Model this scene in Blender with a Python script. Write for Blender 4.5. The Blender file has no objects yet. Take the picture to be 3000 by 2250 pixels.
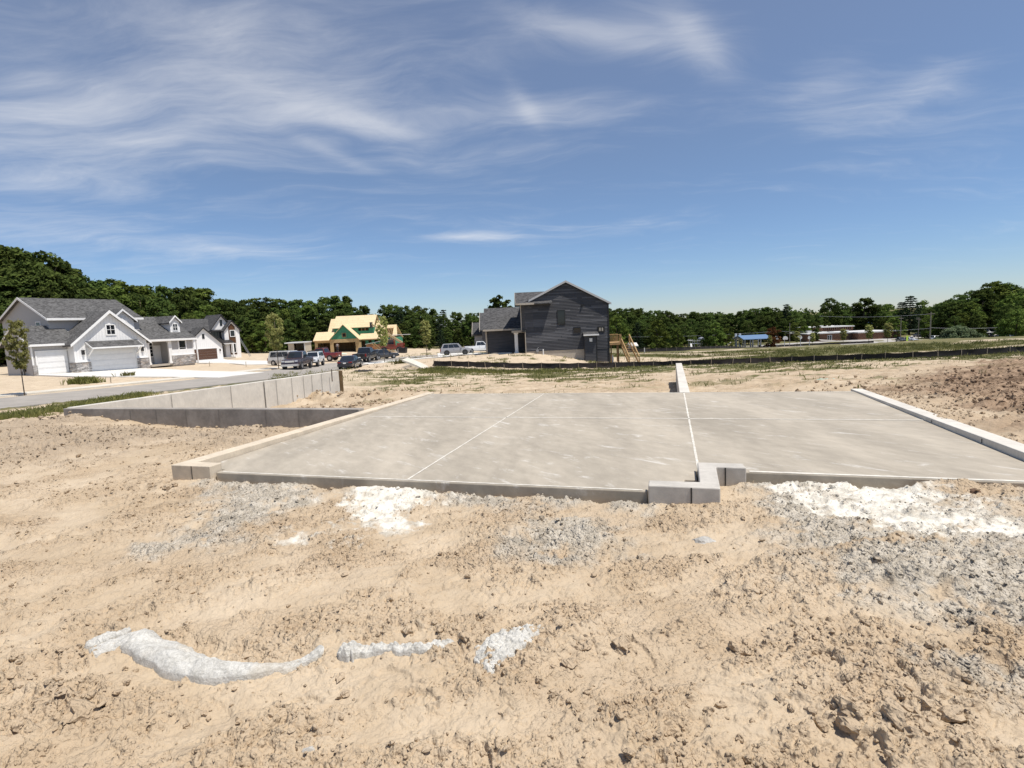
import bpy, math, random
import numpy as np
from mathutils import Matrix, Vector
R = math.radians
random.seed(7)
scn = bpy.context.scene
COL = scn.collection

# ------------------------------------------------------------------ camera
FPX, PITCH, ROLL = 1574.0, 0.110658, 0.044876        # focal length in pixels of a 3000 px wide frame
CAM = np.array([0.0, 0.0, 1.8])
_fw = np.array([0, math.cos(PITCH), -math.sin(PITCH)])
_up0 = np.array([0, math.sin(PITCH), math.cos(PITCH)])
_rt = math.cos(ROLL) * np.array([1.0, 0, 0]) - math.sin(ROLL) * _up0
_up = math.sin(ROLL) * np.array([1.0, 0, 0]) + math.cos(ROLL) * _up0
cam = bpy.data.cameras.new("camera")
cam.sensor_width = 36.0
cam.lens = 36.0 * FPX / 3000.0
cam.clip_start, cam.clip_end = 0.05, 6000.0
camo = bpy.data.objects.new("camera", cam)
COL.objects.link(camo)
camo.matrix_world = Matrix(((_rt[0], _up[0], -_fw[0], CAM[0]), (_rt[1], _up[1], -_fw[1], CAM[1]),
                            (_rt[2], _up[2], -_fw[2], CAM[2]), (0, 0, 0, 1)))
scn.camera = camo

# ------------------------------------------------------------------ light
SUN_H = np.array([0.335, -0.165]); SUN_EL = 68.0
sun_az = math.atan2(SUN_H[0], SUN_H[1])
se = R(SUN_EL)
sdir = Vector((math.cos(se) * math.sin(sun_az), math.cos(se) * math.cos(sun_az), math.sin(se)))
sl = bpy.data.lights.new("sun", 'SUN')
sl.energy = 5.0; sl.angle = R(0.53); sl.color = (1.0, 0.955, 0.89)
so = bpy.data.objects.new("sun", sl); COL.objects.link(so)
so.rotation_euler = sdir.to_track_quat('Z', 'Y').to_euler()
scn.view_settings.view_transform = 'Standard'
scn.view_settings.look = 'None'
scn.view_settings.exposure = 0.06
scn.view_settings.gamma = 1.0
scn.cycles.max_bounces = 6
scn.cycles.diffuse_bounces = 3
scn.cycles.glossy_bounces = 2
scn.cycles.transmission_bounces = 3
scn.cycles.use_denoising = True

class NT:
    """small helper to write node trees as expressions"""
    def __init__(s, tree): s.t = tree; s.n = tree.nodes; s.l = tree.links
    def new(s, typ, **kw):
        n = s.n.new(typ)
        for k, v in kw.items(): setattr(n, k, v)
        return n
    def put(s, sock, v):
        if isinstance(v, bpy.types.NodeSocket): s.l.new(v, sock)
        elif v is not None: sock.default_value = v
    def m(s, op, a, b=None, c=None, clamp=False):
        n = s.new('ShaderNodeMath', operation=op, use_clamp=clamp)
        s.put(n.inputs[0], a); s.put(n.inputs[1], b); s.put(n.inputs[2], c)
        return n.outputs[0]
    def mix(s, f, a, b, mode='MIX'):
        n = s.new('ShaderNodeMix', data_type='RGBA', blend_type=mode)
        s.put(n.inputs[0], f)
        s.put(n.inputs[6], a if isinstance(a, bpy.types.NodeSocket) else tuple(a) + (1,) * (4 - len(a)))
        s.put(n.inputs[7], b if isinstance(b, bpy.types.NodeSocket) else tuple(b) + (1,) * (4 - len(b)))
        return n.outputs[2]
    def noise(s, vec, scale, detail=4, rough=0.55, dist=0.0):
        n = s.new('ShaderNodeTexNoise')
        s.put(n.inputs['Vector'], vec); n.inputs['Scale'].default_value = scale
        n.inputs['Detail'].default_value = detail; n.inputs['Roughness'].default_value = rough
        n.inputs['Distortion'].default_value = dist
        return n.outputs['Fac']
    def ramp(s, v, a, b, lo=0.0, hi=1.0):
        n = s.new('ShaderNodeMapRange', interpolation_type='SMOOTHSTEP')
        s.put(n.inputs[0], v); n.inputs[1].default_value = a; n.inputs[2].default_value = b
        n.inputs[3].default_value = lo; n.inputs[4].default_value = hi
        return n.outputs[0]
    def mapping(s, vec, scale=(1, 1, 1), loc=(0, 0, 0), rot=(0, 0, 0)):
        n = s.new('ShaderNodeMapping')
        s.put(n.inputs[0], vec); n.inputs[1].default_value = loc
        n.inputs[2].default_value = rot; n.inputs[3].default_value = scale
        return n.outputs[0]

# ------------------------------------------------------------------ sky with cirrus
def make_world():
    w = bpy.data.worlds.new("World"); scn.world = w; w.use_nodes = True
    t = NT(w.node_tree); t.n.clear()
    out = t.new('ShaderNodeOutputWorld'); bg = t.new('ShaderNodeBackground')
    sky = t.new('ShaderNodeTexSky', sky_type='NISHITA')
    sky.sun_disc = False; sky.sun_elevation = se; sky.sun_rotation = sun_az
    sky.altitude = 200; sky.air_density = 1.0; sky.dust_density = 0.03; sky.ozone_density = 5.0
    co = t.new('ShaderNodeTexCoord').outputs['Generated']
    sep = t.new('ShaderNodeSeparateXYZ'); t.l.new(co, sep.inputs[0])
    x, y, z = sep.outputs
    az = t.m('ARCTAN2', x, y)
    el = t.m('ARCSINE', z)
    # cirrus plane: project the direction on a high flat layer
    inv = t.m('DIVIDE', 1.0, t.m('ADD', t.m('MAXIMUM', z, 0.0), 0.09))
    cx = t.m('MULTIPLY', x, inv); cy = t.m('MULTIPLY', y, inv)
    comb = t.new('ShaderNodeCombineXYZ'); t.l.new(cx, comb.inputs[0]); t.l.new(cy, comb.inputs[1])
    p = comb.outputs[0]
    warp = t.new('ShaderNodeTexNoise'); t.l.new(p, warp.inputs['Vector'])
    warp.inputs['Scale'].default_value = 0.9; warp.inputs['Detail'].default_value = 3
    va = t.new('ShaderNodeVectorMath', operation='MULTIPLY_ADD')
    t.l.new(warp.outputs['Color'], va.inputs[0]); va.inputs[1].default_value = (0.9, 0.9, 0); t.l.new(p, va.inputs[2])
    pw = va.outputs[0]
    n1 = t.noise(t.mapping(pw, (0.55, 1.5, 1), rot=(0, 0, R(-20))), 1.3, 8, 0.62)
    n2 = t.noise(t.mapping(pw, (0.6, 2.2, 1), rot=(0, 0, R(25))), 2.2, 9, 0.66, 0.3)
    n3 = t.noise(t.mapping(pw, (0.45, 1, 1), rot=(0, 0, R(10))), 6.0, 5, 0.6, 0.4)
    streak = t.m('ADD', t.m('MULTIPLY', n1, 0.62), t.m('ADD', t.m('MULTIPLY', n2, 0.33), t.m('MULTIPLY', n3, 0.2)))
    def blob(a0, e0, sa, se_, tilt, amp):
        da = t.m('SUBTRACT', az, a0); de = t.m('SUBTRACT', el, e0)
        de = t.m('SUBTRACT', de, t.m('MULTIPLY', da, tilt))
        q = t.m('ADD', t.m('POWER', t.m('ABSOLUTE', t.m('DIVIDE', da, sa)), 2.0), t.m('POWER', t.m('ABSOLUTE', t.m('DIVIDE', de, se_)), 2.0))
        return t.m('MULTIPLY', t.m('EXPONENT', t.m('MULTIPLY', q, -1.0)), amp)
    cov = None
    for b in CLOUDS:
        v = blob(*b)
        cov = v if cov is None else t.m('ADD', cov, v)
    # coverage pushes the streak noise over its threshold
    dens = t.m('ADD', t.m('MULTIPLY', t.m('SUBTRACT', streak, 0.545), 2.9), t.m('MULTIPLY', t.m('SUBTRACT', cov, 0.50), 0.58))
    dens = t.ramp(dens, -0.22, 1.75)
    dens = t.m('ADD', t.m('MULTIPLY', dens, t.ramp(el, 0.0, 0.12)), t.m('MULTIPLY', t.ramp(el, .05, .5), .10))
    hs = t.new('ShaderNodeHueSaturation'); hs.inputs['Saturation'].default_value = 1.0
    t.l.new(sky.outputs[0], hs.inputs['Color'])
    skyc = t.mix(1.0, hs.outputs[0], t.mix(t.ramp(el, 0.0, .30), (.84, .93, 1.12), SKY_TINT), 'MULTIPLY')
    col = t.mix(t.m('MULTIPLY', dens, 0.78), skyc, CLOUD_COL)
    t.l.new(col, bg.inputs[0]); bg.inputs[1].default_value = SKY_STRENGTH
    t.l.new(bg.outputs[0], out.inputs[0])
def azel(px, py):
    d = _fw + _rt * (px - 1500) / FPX - _up * (py - 1125) / FPX
    d = d / np.linalg.norm(d)
    return math.atan2(d[0], d[1]), math.asin(d[2])
SKY_STRENGTH = 0.096
SKY_TINT = (1.02, 1.0, 1.03)
CLOUD_COL = (9.3, 9.3, 9.4)
CLOUDS = []
def cl(px, py, wpx, hpx, tiltpx, amp):
    a, e = azel(px, py); a2, e2 = azel(px + wpx, py + tiltpx)
    CLOUDS.append((a, e, abs(a2 - a), hpx / FPX, (e2 - e) / (a2 - a), amp))
cl(350, 250, 900, 210, 60, 0.85); cl(90, 215, 160, 40, 10, 0.5); cl(950, 300, 420, 110, 90, 0.6); cl(500, 330, 500, 40, 30, .35); cl(60, 395, 420, 40, 20, .35); cl(700, 100, 500, 60, 80, .4)
cl(1100, 375, 200, 30, 40, 0.8); cl(1620, 320, 230, 45, -10, 0.9); cl(1540, 310, 60, 40, 60, .6); cl(1650, 80, 330, 40, 70, 1.0); cl(1950, 70, 260, 70, 10, 0.9); cl(2060, 140, 110, 60, 80, 0.8)
cl(2420, 250, 140, 60, -30, 0.9); cl(2720, 240, 170, 50, -60, 0.7); cl(2550, 180, 400, 150, 0, .35); cl(2600, 430, 300, 30, 10, 0.25)
cl(250, 690, 620, 48, 40, 1.0); cl(280, 560, 330, 44, 50, 0.7); cl(650, 730, 260, 14, 20, .6); cl(985, 455, 120, 18, 50, .6)
cl(1390, 698, 220, 14, -4, 1.35); cl(1400, 675, 150, 25, -10, .5); cl(1600, 630, 160, 10, -18, 0.45); cl(1850, 655, 200, 18, -20, 0.4); cl(1960, 712, 120, 10, -18, 0.4)
cl(2300, 545, 250, 25, 10, 0.3); cl(200, 400, 600, 60, 30, 0.45); cl(450, 800, 260, 8, 30, 0.35)
make_world()

# ------------------------------------------------------------------ numpy noise
def _hash(ix, iy, seed):
    h = (ix.astype(np.int64) * 374761393 + iy.astype(np.int64) * 668265263 + seed * 1442695041) & 0xffffffff
    h = ((h ^ (h >> 13)) * 1274126177) & 0xffffffff
    h = ((h ^ (h >> 15)) * 2246822519) & 0xffffffff
    return (h ^ (h >> 16)) & 0xffffffff
def perlin(x, y, seed=0):
    x = np.asarray(x, float); y = np.asarray(y, float)
    ix = np.floor(x); iy = np.floor(y); fx = x - ix; fy = y - iy
    u = fx * fx * fx * (fx * (fx * 6 - 15) + 10); v = fy * fy * fy * (fy * (fy * 6 - 15) + 10)
    def g(ox, oy):
        a = _hash(ix + ox, iy + oy, seed) * (2 * math.pi / 4294967296.0)
        return np.cos(a) * (fx - ox) + np.sin(a) * (fy - oy)
    n0 = g(0, 0) * (1 - u) + g(1, 0) * u
    n1 = g(0, 1) * (1 - u) + g(1, 1) * u
    return (n0 * (1 - v) + n1 * v) * 1.5
def fbm(x, y, seed=0, oct_=4, gain=0.5, lac=2.03):
    s = 0; a = 1.0; f = 1.0
    for i in range(oct_):
        s = s + a * perlin(x * f + 17.3 * i, y * f - 9.1 * i, seed + i); a *= gain; f *= lac
    return s
def worley(x, y, seed=0):
    ix = np.floor(x); iy = np.floor(y)
    best = np.full(x.shape, 9.0); bid = np.zeros(x.shape)
    for ox in (-1, 0, 1):
        for oy in (-1, 0, 1):
            h = _hash(ix + ox, iy + oy, seed)
            px = ix + ox + (h & 0xffff) / 65536.0; py = iy + oy + ((h >> 16) & 0xffff) / 65536.0
            d = (px - x) ** 2 + (py - y) ** 2
            m = d < best
            best = np.where(m, d, best); bid = np.where(m, (_hash(ix + ox, iy + oy, seed + 5) & 0xffff) / 65536.0, bid)
    return np.sqrt(best), bid
def sstep(a, b, v):
    t = np.clip((v - a) / (b - a), 0, 1)
    return t * t * (3 - 2 * t)
def ray(px, py):
    return _fw + _rt * ((px - 1500) / FPX) - _up * ((py - 1125) / FPX)
def at(px, py, Y):
    d = ray(px, py); return CAM + d * (Y / d[1])
def atz(px, py, z):
    d = ray(px, py); return CAM + d * ((z - CAM[2]) / d[2])

# ------------------------------------------------------------------ terrain
SA = 0.2896025                                       # heading of the slab
DB = np.array([math.cos(SA), -math.sin(SA)]); DA = np.array([math.sin(SA), math.cos(SA)])
def U(u, v): return DB * u + DA * v
CTRL = [(0, 0, -.02), (-4, 0, 0), (4, 0, .0), (0, -8, 0), (0, -40, 0), (-30, -20, -.6), (30, -20, 0), (0, 3, -.06), (-3, 4, -.1), (3, 4, -.05)]
for u, v, z in [(-6.2, 5.2, -.14), (-3, 5.3, -.12), (-1.5, 5.3, -.13), (0, 5.1, -.13), (.5, 6., -.12), (2, 6.2, -.07), (4.2, 7, .0), (4.6, 10, .03), (4.4, 13, -.1),
                (-7, 8, -.14), (-9, 9.4, -.32), (-12, 9.6, -.3), (-15, 9.8, -.22), (-17, 9.8, -.3), (-4, 14.2, -.42), (0, 14.2, -.42), (3, 14.2, -.36),
                (8, 9, .0), (8, 14, -.15), (12, 12, -.2)]:
    p = U(u, v); CTRL.append((p[0], p[1], z))
CTRL += [(-7, 15.5, -.75), (-8, 20, -1.), (-6, 23.3, -1.05), (0, 20, -.85), (6, 20, -.75), (0, 30, -1.5), (8, 30, -1.4), (-10, 32, -1.55), (-16, 30, -1.4),
         (0, 41, -2.15), (10, 41, -2.0), (18, 20, -.5), (28, 26, -1.0), (38, 18, -.5),
         (-120, 120, -1), (-60, 165, -2.6), (0, 175, -3.8), (-90, 60, -.8), (60, -60, -1)]
for px, py, Y in [(1000, 1168, 25), (1275, 1073, 55), (1540, 1081, 53), (1700, 1083, 52), (1980, 1075, 50), (2400, 1061, 48), (2700, 1050, 45), (3000, 1037, 42),
                  (1900, 1053, 70), (2100, 1040, 75), (1900, 1035, 110), (2000, 1022, 150), (2300, 1020, 130), (2550, 1010, 110), (2800, 992, 85), (3000, 985, 80),
                  (1540, 1035, 62), (1782, 1066, 62), (1400, 1055, 60), (1650, 1060, 57), (1500, 1040, 61), (1440, 1034, 68), (1340, 1040, 82), (1400, 1034, 92),
                  (0, 1190, 28), (0, 1162, 33), (560, 1122, 41), (870, 1082, 60), (1000, 1082, 62), (1000, 1056, 83), (1200, 1047, 82),
                  (115, 1100, 54), (570, 1070, 68), (705, 1046, 108), (560, 1062, 100), (1000, 1033, 115), (900, 1036, 115), (1150, 1033, 115), (1250, 1030, 105)]:
    p = at(px, py, Y); CTRL.append(tuple(p))
for x, y, z in [(40, 180, -9.7), (75, 190, -9.8), (110, 190, -9.9), (150, 190, -9.9), (190, 200, -9.9), (60, 250, -10), (120, 260, -10), (180, 280, -10), (110, 150, -9.5),
                (150, 150, -9.6), (95, 135, -8.6), (20, 200, -7.5), (-20, 260, -6), (-120, 260, -3), (140, 60, -4.5), (220, 120, -9)]:
    CTRL.append((x, y, z))
for a in range(0, 360, 24):
    x, y = 700 * math.sin(R(a)), 700 * math.cos(R(a)); CTRL.append((x, y, -10 if x > 0 else -5))
_C = np.array(CTRL, float)
def _phi(d2): return np.sqrt(d2 + 9.0)
_n = len(_C)
_K = _phi(((_C[:, None, :2] - _C[None, :, :2]) ** 2).sum(2))
_A = np.zeros((_n + 1, _n + 1)); _A[:_n, :_n] = _K - np.eye(_n) * 0.02; _A[:_n, _n] = 1; _A[_n, :_n] = 1
_w = np.linalg.solve(_A, np.append(_C[:, 2], 0))
def G(x, y):
    x = np.asarray(x, float); y = np.asarray(y, float)
    shp = x.shape; xf = x.ravel(); yf = y.ravel()
    r = np.sqrt(xf ** 2 + yf ** 2); k = np.where(r > 900, 900 / np.maximum(r, 1), 1.0)
    xf = xf * k; yf = yf * k
    z = np.full(xf.shape, _w[_n])
    for i in range(_n):
        z = z + _w[i] * _phi((xf - _C[i, 0]) ** 2 + (yf - _C[i, 1]) ** 2)
    return z.reshape(shp)
def g1(x, y): return float(G(np.array([x]), np.array([y]))[0])
def on(px, py):
    """where the view line through a pixel of the photograph meets the terrain"""
    d = ray(px, py); t = np.geomspace(1.2, 900, 900)
    P = CAM[None] + d[None] * t[:, None]
    s = P[:, 2] - G(P[:, 0], P[:, 1])
    i = int(np.argmax(s < 0))
    lo, hi = t[max(i - 1, 0)], t[i]
    for _ in range(20):
        m = (lo + hi) / 2; p = CAM + d * m
        if p[2] > g1(p[0], p[1]): lo = m
        else: hi = m
    return CAM + d * lo

# road, walks and pads: corridors the terrain is kept flat under
ROAD = [(-41, 6), (-34.5, 18), (-28.5, 29), (-24.6, 40), (-22.7, 50), (-22.3, 62), (-21.5, 72), (-17.5, 81), (-9, 85.5), (4, 89), (20, 96), (40, 108)]
def chaikin(P, k=3):
    P = [np.array(p, float) for p in P]
    for _ in range(k):
        Q = [P[0]]
        for a, b in zip(P[:-1], P[1:]): Q += [a * .75 + b * .25, a * .25 + b * .75]
        P = Q + [P[-1]]
    return np.array(P)
ROADC = chaikin(ROAD)
_d = np.gradient(ROADC, axis=0); _d /= np.linalg.norm(_d, axis=1)[:, None]
ROADC = ROADC + np.stack([_d[:, 1], -_d[:, 0]], -1) * (.75 * np.clip((62 - ROADC[:, 1]) / 15, 0, 1))[:, None]
def seg_dist(x, y, P):
    best = np.full(x.shape, 1e9)
    for a, b in zip(P[:-1], P[1:]):
        ab = b - a; L = ab @ ab
        t = np.clip(((x - a[0]) * ab[0] + (y - a[1]) * ab[1]) / L, 0, 1)
        best = np.minimum(best, (x - a[0] - t * ab[0]) ** 2 + (y - a[1] - t * ab[1]) ** 2)
    return np.sqrt(best)
def poly_sd(x, y, P):
    """signed distance to a polygon, negative inside"""
    P = np.asarray(P, float); d = seg_dist(x, y, np.vstack([P, P[:1]]))
    ins = np.zeros(x.shape, bool)
    for (x1, y1), (x2, y2) in zip(P, np.roll(P, -1, 0)):
        c = ((y1 > y) != (y2 > y)) & (x < (x2 - x1) * (y - y1) / ((y2 - y1) if y2 != y1 else 1e-9) + x1)
        ins ^= c
    return np.where(ins, -d, d)
def gpoly(pts): return np.array([on(*p)[:2] for p in pts])
PADS = []                                            # (polygon, margin) the ground is pressed down under
H1_AZ = R(24); H1K = 1.1
def frame(P0, az):
    e = np.array([math.sin(az), math.cos(az)]); n = np.array([-math.cos(az), math.sin(az)])
    return lambda s, y: np.array(P0[:2]) + e * s + n * y
P1 = CAM + (at(96, 1100, 49) - CAM) * H1K
F1 = frame(P1, H1_AZ)
P2 = at(708, 1044, 108); F2 = frame(P2, R(35))
DRIVE1 = gpoly([(98, 1100), (409, 1080), (600, 1088), (775, 1092), (640, 1108), (500, 1105.5), (225, 1104.5)])
DRIVE2 = gpoly([(574, 1053), (635, 1049), (690, 1056), (818, 1059), (832, 1067), (716, 1069), (580, 1064)])
DRIVE3 = gpoly([(1500, 1030), (1500, 1035.5), (1421, 1036), (1350, 1040), (1285, 1046), (1281, 1036), (1330, 1031)])
DRIVE3 = np.vstack([DRIVE3, [(-9, 92), (-3, 92)]])
WALKC = chaikin(gpoly([(-300, 1188), (0, 1160), (250, 1136), (400, 1120.5), (580, 1104), (689, 1091), (830, 1076), (860, 1072)]), 2)
WALK3 = chaikin(gpoly([(1066, 1066), (1140, 1059), (1218, 1051), (1304, 1044.5), (1330, 1043)]), 2)

# ------------------------------------------------------------------ washout, soil and grass zones
SLABF = [U(-5.8, 5.62), U(-.3, 5.63), U(-.3, 6.5), U(3.75, 6.42), U(3.85, 13.35), U(-6.45, 13.4)]
W_A, W_B, W_C = np.array([-11.97, 14.2]), np.array([-3.22, 11.55]), np.array([-7.6, 23.6])
ZN_GREY = [gpoly(p) for p in [
    [(640, 1412), (760, 1402), (945, 1408), (965, 1430), (930, 1470), (860, 1500), (760, 1560), (600, 1612), (520, 1606), (560, 1545), (600, 1490)],
    [(960, 1440), (1300, 1450), (1890, 1470), (1900, 1510), (1700, 1490), (1400, 1480), (1100, 1470)],
    [(1440, 1605), (1500, 1560), (1560, 1545), (1690, 1530), (1830, 1560), (1845, 1605), (1700, 1625), (1540, 1650), (1455, 1635)],
    [(2195, 1402), (2500, 1402), (2700, 1440), (2900, 1500), (3080, 1540), (3080, 1830), (2900, 1840), (2820, 1830), (2600, 1800), (2420, 1690), (2290, 1640), (2210, 1530)],
    [(2940, 1430), (3050, 1440), (3050, 1480), (2960, 1470)],
    [(2740, 1915), (2850, 1935), (3050, 1995), (3050, 2020), (2820, 1960)]]]
ZN_WHITE = [gpoly(p) for p in [
    [(1020, 1448), (1100, 1422), (1230, 1440), (1300, 1452), (1215, 1495), (1150, 1560), (1060, 1562), (1000, 1540), (1060, 1490)],
    [(2240, 1400), (2600, 1398), (2720, 1450), (2860, 1530), (3060, 1560), (2900, 1565), (2700, 1570), (2560, 1560), (2420, 1480), (2330, 1440)]]]
ZN_DARK = [gpoly(p) for p in [
    [(2530, 1150), (2600, 1120), (2720, 1096), (3100, 1040), (3400, 1060), (3400, 1300), (3000, 1262), (2800, 1200), (2650, 1165)]]]
ZN_LEFT = [gpoly(p) for p in [[(-300, 1262), (100, 1240), (300, 1255), (600, 1268), (860, 1232), (930, 1235), (700, 1300), (480, 1310), (200, 1370), (-300, 1400)]]]
BUMPS = []                                            # soft heaps: x, y, radius along, radius across, angle, height
def heap(px, py, ru, rv, ang, h):
    p = on(px, py); BUMPS.append((p[0], p[1], ru, rv, ang, h))
heap(800, 1247, 1.5, .5, .35, .24); heap(880, 1232, .7, .4, .3, .14); heap(260, 1240, 1.6, .4, -.3, .14); heap(620, 1262, 2.0, .5, .2, .05)
heap(930, 1182, 3.2, .9, .1, .42); heap(780, 1188, 1.6, .8, 0, .22)
heap(1570, 1590, .55, .22, 0, .12); heap(1480, 1605, .25, .16, 0, .08); heap(1760, 1580, .32, .14, 0, .06)
heap(2620, 1720, .9, .35, -.3, .09); heap(2820, 1660, .7, .4, -.3, .09); heap(2400, 1560, .8, .3, -.4, .05); heap(2860, 1420, .5, .2, 0, .12)
heap(1100, 1440, .5, .16, -.2, .08); heap(1250, 1450, .7, .14, -.3, .07); heap(760, 1420, .7, .18, -.2, .1); heap(900, 1425, .35, .15, 0, .1); heap(1600, 1465, 1.2, .13, -.3, .06)
heap(2300, 1420, .5, .2, 0, .05); heap(2100, 1500, .4, .2, 0, .04); heap(560, 1430, .4, .15, 0, .04)
PRINTS = []
_r = np.random.RandomState(5)
for _ in range(230):
    a = _r.uniform(-.95, .95); d = 1.3 + 9 * _r.rand() ** 1.3
    PRINTS.append((d * math.sin(a), d * math.cos(a), _r.uniform(0, math.pi), _r.uniform(.11, .2), _r.uniform(.045, .08), _r.uniform(.007, .018)))
# the spill ridges lying in front, as centre lines with half widths (metres)
SPILL = []
for pts in ([(262, 1935, .05), (330, 1905, .07), (400, 1890, .095), (460, 1905, .12), (520, 1938, .12), (590, 1962, .105), (660, 1978, .085), (730, 1978, .07), (800, 1964, .055), (860, 1948, .045), (905, 1934, .05), (935, 1924, .05), (948, 1918, .03)],
            [(258, 1918, .02), (280, 1903, .06), (320, 1885, .07), (360, 1866, .05), (385, 1856, .015)],
            [(988, 1946, .015), (1012, 1938, .06), (1035, 1930, .075), (1060, 1930, .05), (1100, 1924, .045), (1170, 1928, .04), (1240, 1926, .05), (1300, 1918, .045), (1335, 1916, .02)],
            [(1395, 1972, .02), (1425, 1955, .09), (1460, 1932, .12), (1500, 1900, .115), (1540, 1876, .085), (1580, 1866, .05), (1592, 1876, .02)],
            [(1440, 2000, .02), (1436, 1975, .05), (1450, 1950, .06)]):
    SPILL.append([(on(px, py), w) for px, py, w in pts])
TRENCH = [on(px, py)[:2] for px, py in [(500, 1885), (600, 1905), (700, 1922), (800, 1925), (870, 1922)]]
TRENCH2 = [on(px, py)[:2] for px, py in [(1070, 1898), (1150, 1902), (1250, 1902)]]

def zones(x, y):
    """white wash, grass, dark soil, grey wash: 0..1 each"""
    r = np.sqrt(x * x + y * y)
    near = (r < 16) & (y > -1)
    white = np.zeros(x.shape); grey = np.zeros(x.shape); dark = np.zeros(x.shape)
    if near.any():
        xn, yn = x[near], y[near]
        w = fbm(xn * 1.6, yn * 1.6, 31, 5, .6)
        ws = fbm(xn * 9, yn * 9, 37, 3, .6)
        gv = np.zeros(xn.shape)
        for P in ZN_GREY: gv = np.maximum(gv, sstep(.16, -.34, poly_sd(xn, yn, P) - .10 + .34 * w + .10 * ws))
        wv = np.zeros(xn.shape)
        for P in ZN_WHITE: wv = np.maximum(wv, sstep(.20, -.30, poly_sd(xn, yn, P) - .03 + .40 * w + .26 * ws))
        gv *= sstep(-.5, .25, fbm(xn * 3.2, yn * 3.2, 43, 4, .6) + .38)
        white[near] = wv; grey[near] = np.maximum(gv, wv)
    mid = (r > 6) & (r < 60) & (y > 0)
    if mid.any():
        xn, yn = x[mid], y[mid]
        w = fbm(xn * .5, yn * .5, 41, 4, .6)
        dv = np.zeros(xn.shape)
        for P in ZN_DARK: dv = np.maximum(dv, sstep(.5, -1.2, poly_sd(xn, yn, P) + 1.1 * w))
        dark[mid] = dv
    lf = np.zeros(x.shape)
    if mid.any():
        lv = np.zeros(xn.shape)
        for P in ZN_LEFT: lv = np.maximum(lv, sstep(.5, -.8, poly_sd(xn, yn, P) + .8 * w))
        lf[mid] = lv
    # grass: patchy band in front of the silt fence, thicker behind it, bare strips of sand
    w1 = fbm(x / 5.5, y / 2.6, 51, 4, .55); w2 = fbm(x / 1.6, y / 1.1, 55, 3, .6)
    az = np.arctan2(x, np.maximum(y, .1))
    dist = np.where(y > 0, r, 0)
    g = sstep(.12, .5, w1 + .55 * w2 + .9 * np.exp(-((dist - 41) / 13.) ** 2) - .42 + .2 * sstep(.0, .25, az))
    g *= sstep(17, 24, dist) * sstep(-.34, -.2, az)
    g *= 1 - .9 * dark
    far = sstep(52, 56, dist) * sstep(.13, .16, az)
    strip = sstep(.0, .2, fbm(x / 26, y / 6.5, 61, 3) - .02 - .55 * sstep(.38, .5, az))
    strip *= sstep(150, 120, dist)
    g = np.where(far > 0, g * (1 - far) + far * (1 - .92 * strip), g)
    fl = sstep(75, 92, dist) * sstep(.02, -.2, az) * sstep(-.9, -.8, az)           # grass under the woods
    wood = sstep(128, 140, y) * sstep(.12, .0, az)
    g = np.maximum(g, wood)
    g = np.maximum(g, sstep(150, 165, dist) * sstep(.1, .2, az) * .9)
    behind = sstep(2, -6, y); g = np.maximum(g, behind * sstep(10, 30, r))
    # verge weeds by the road on the left
    rd = seg_dist(x, y, ROADC[::3])
    verge = sstep(6.0, 5.0, rd) * sstep(60, 50, dist) * (x > np.interp(y, ROADC[:, 1], ROADC[:, 0])) * sstep(-.1, .3, w2 + .45)
    g = np.maximum(g, verge * (dist < 60))
    return white, np.clip(g, 0, 1), dark, grey, lf

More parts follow.
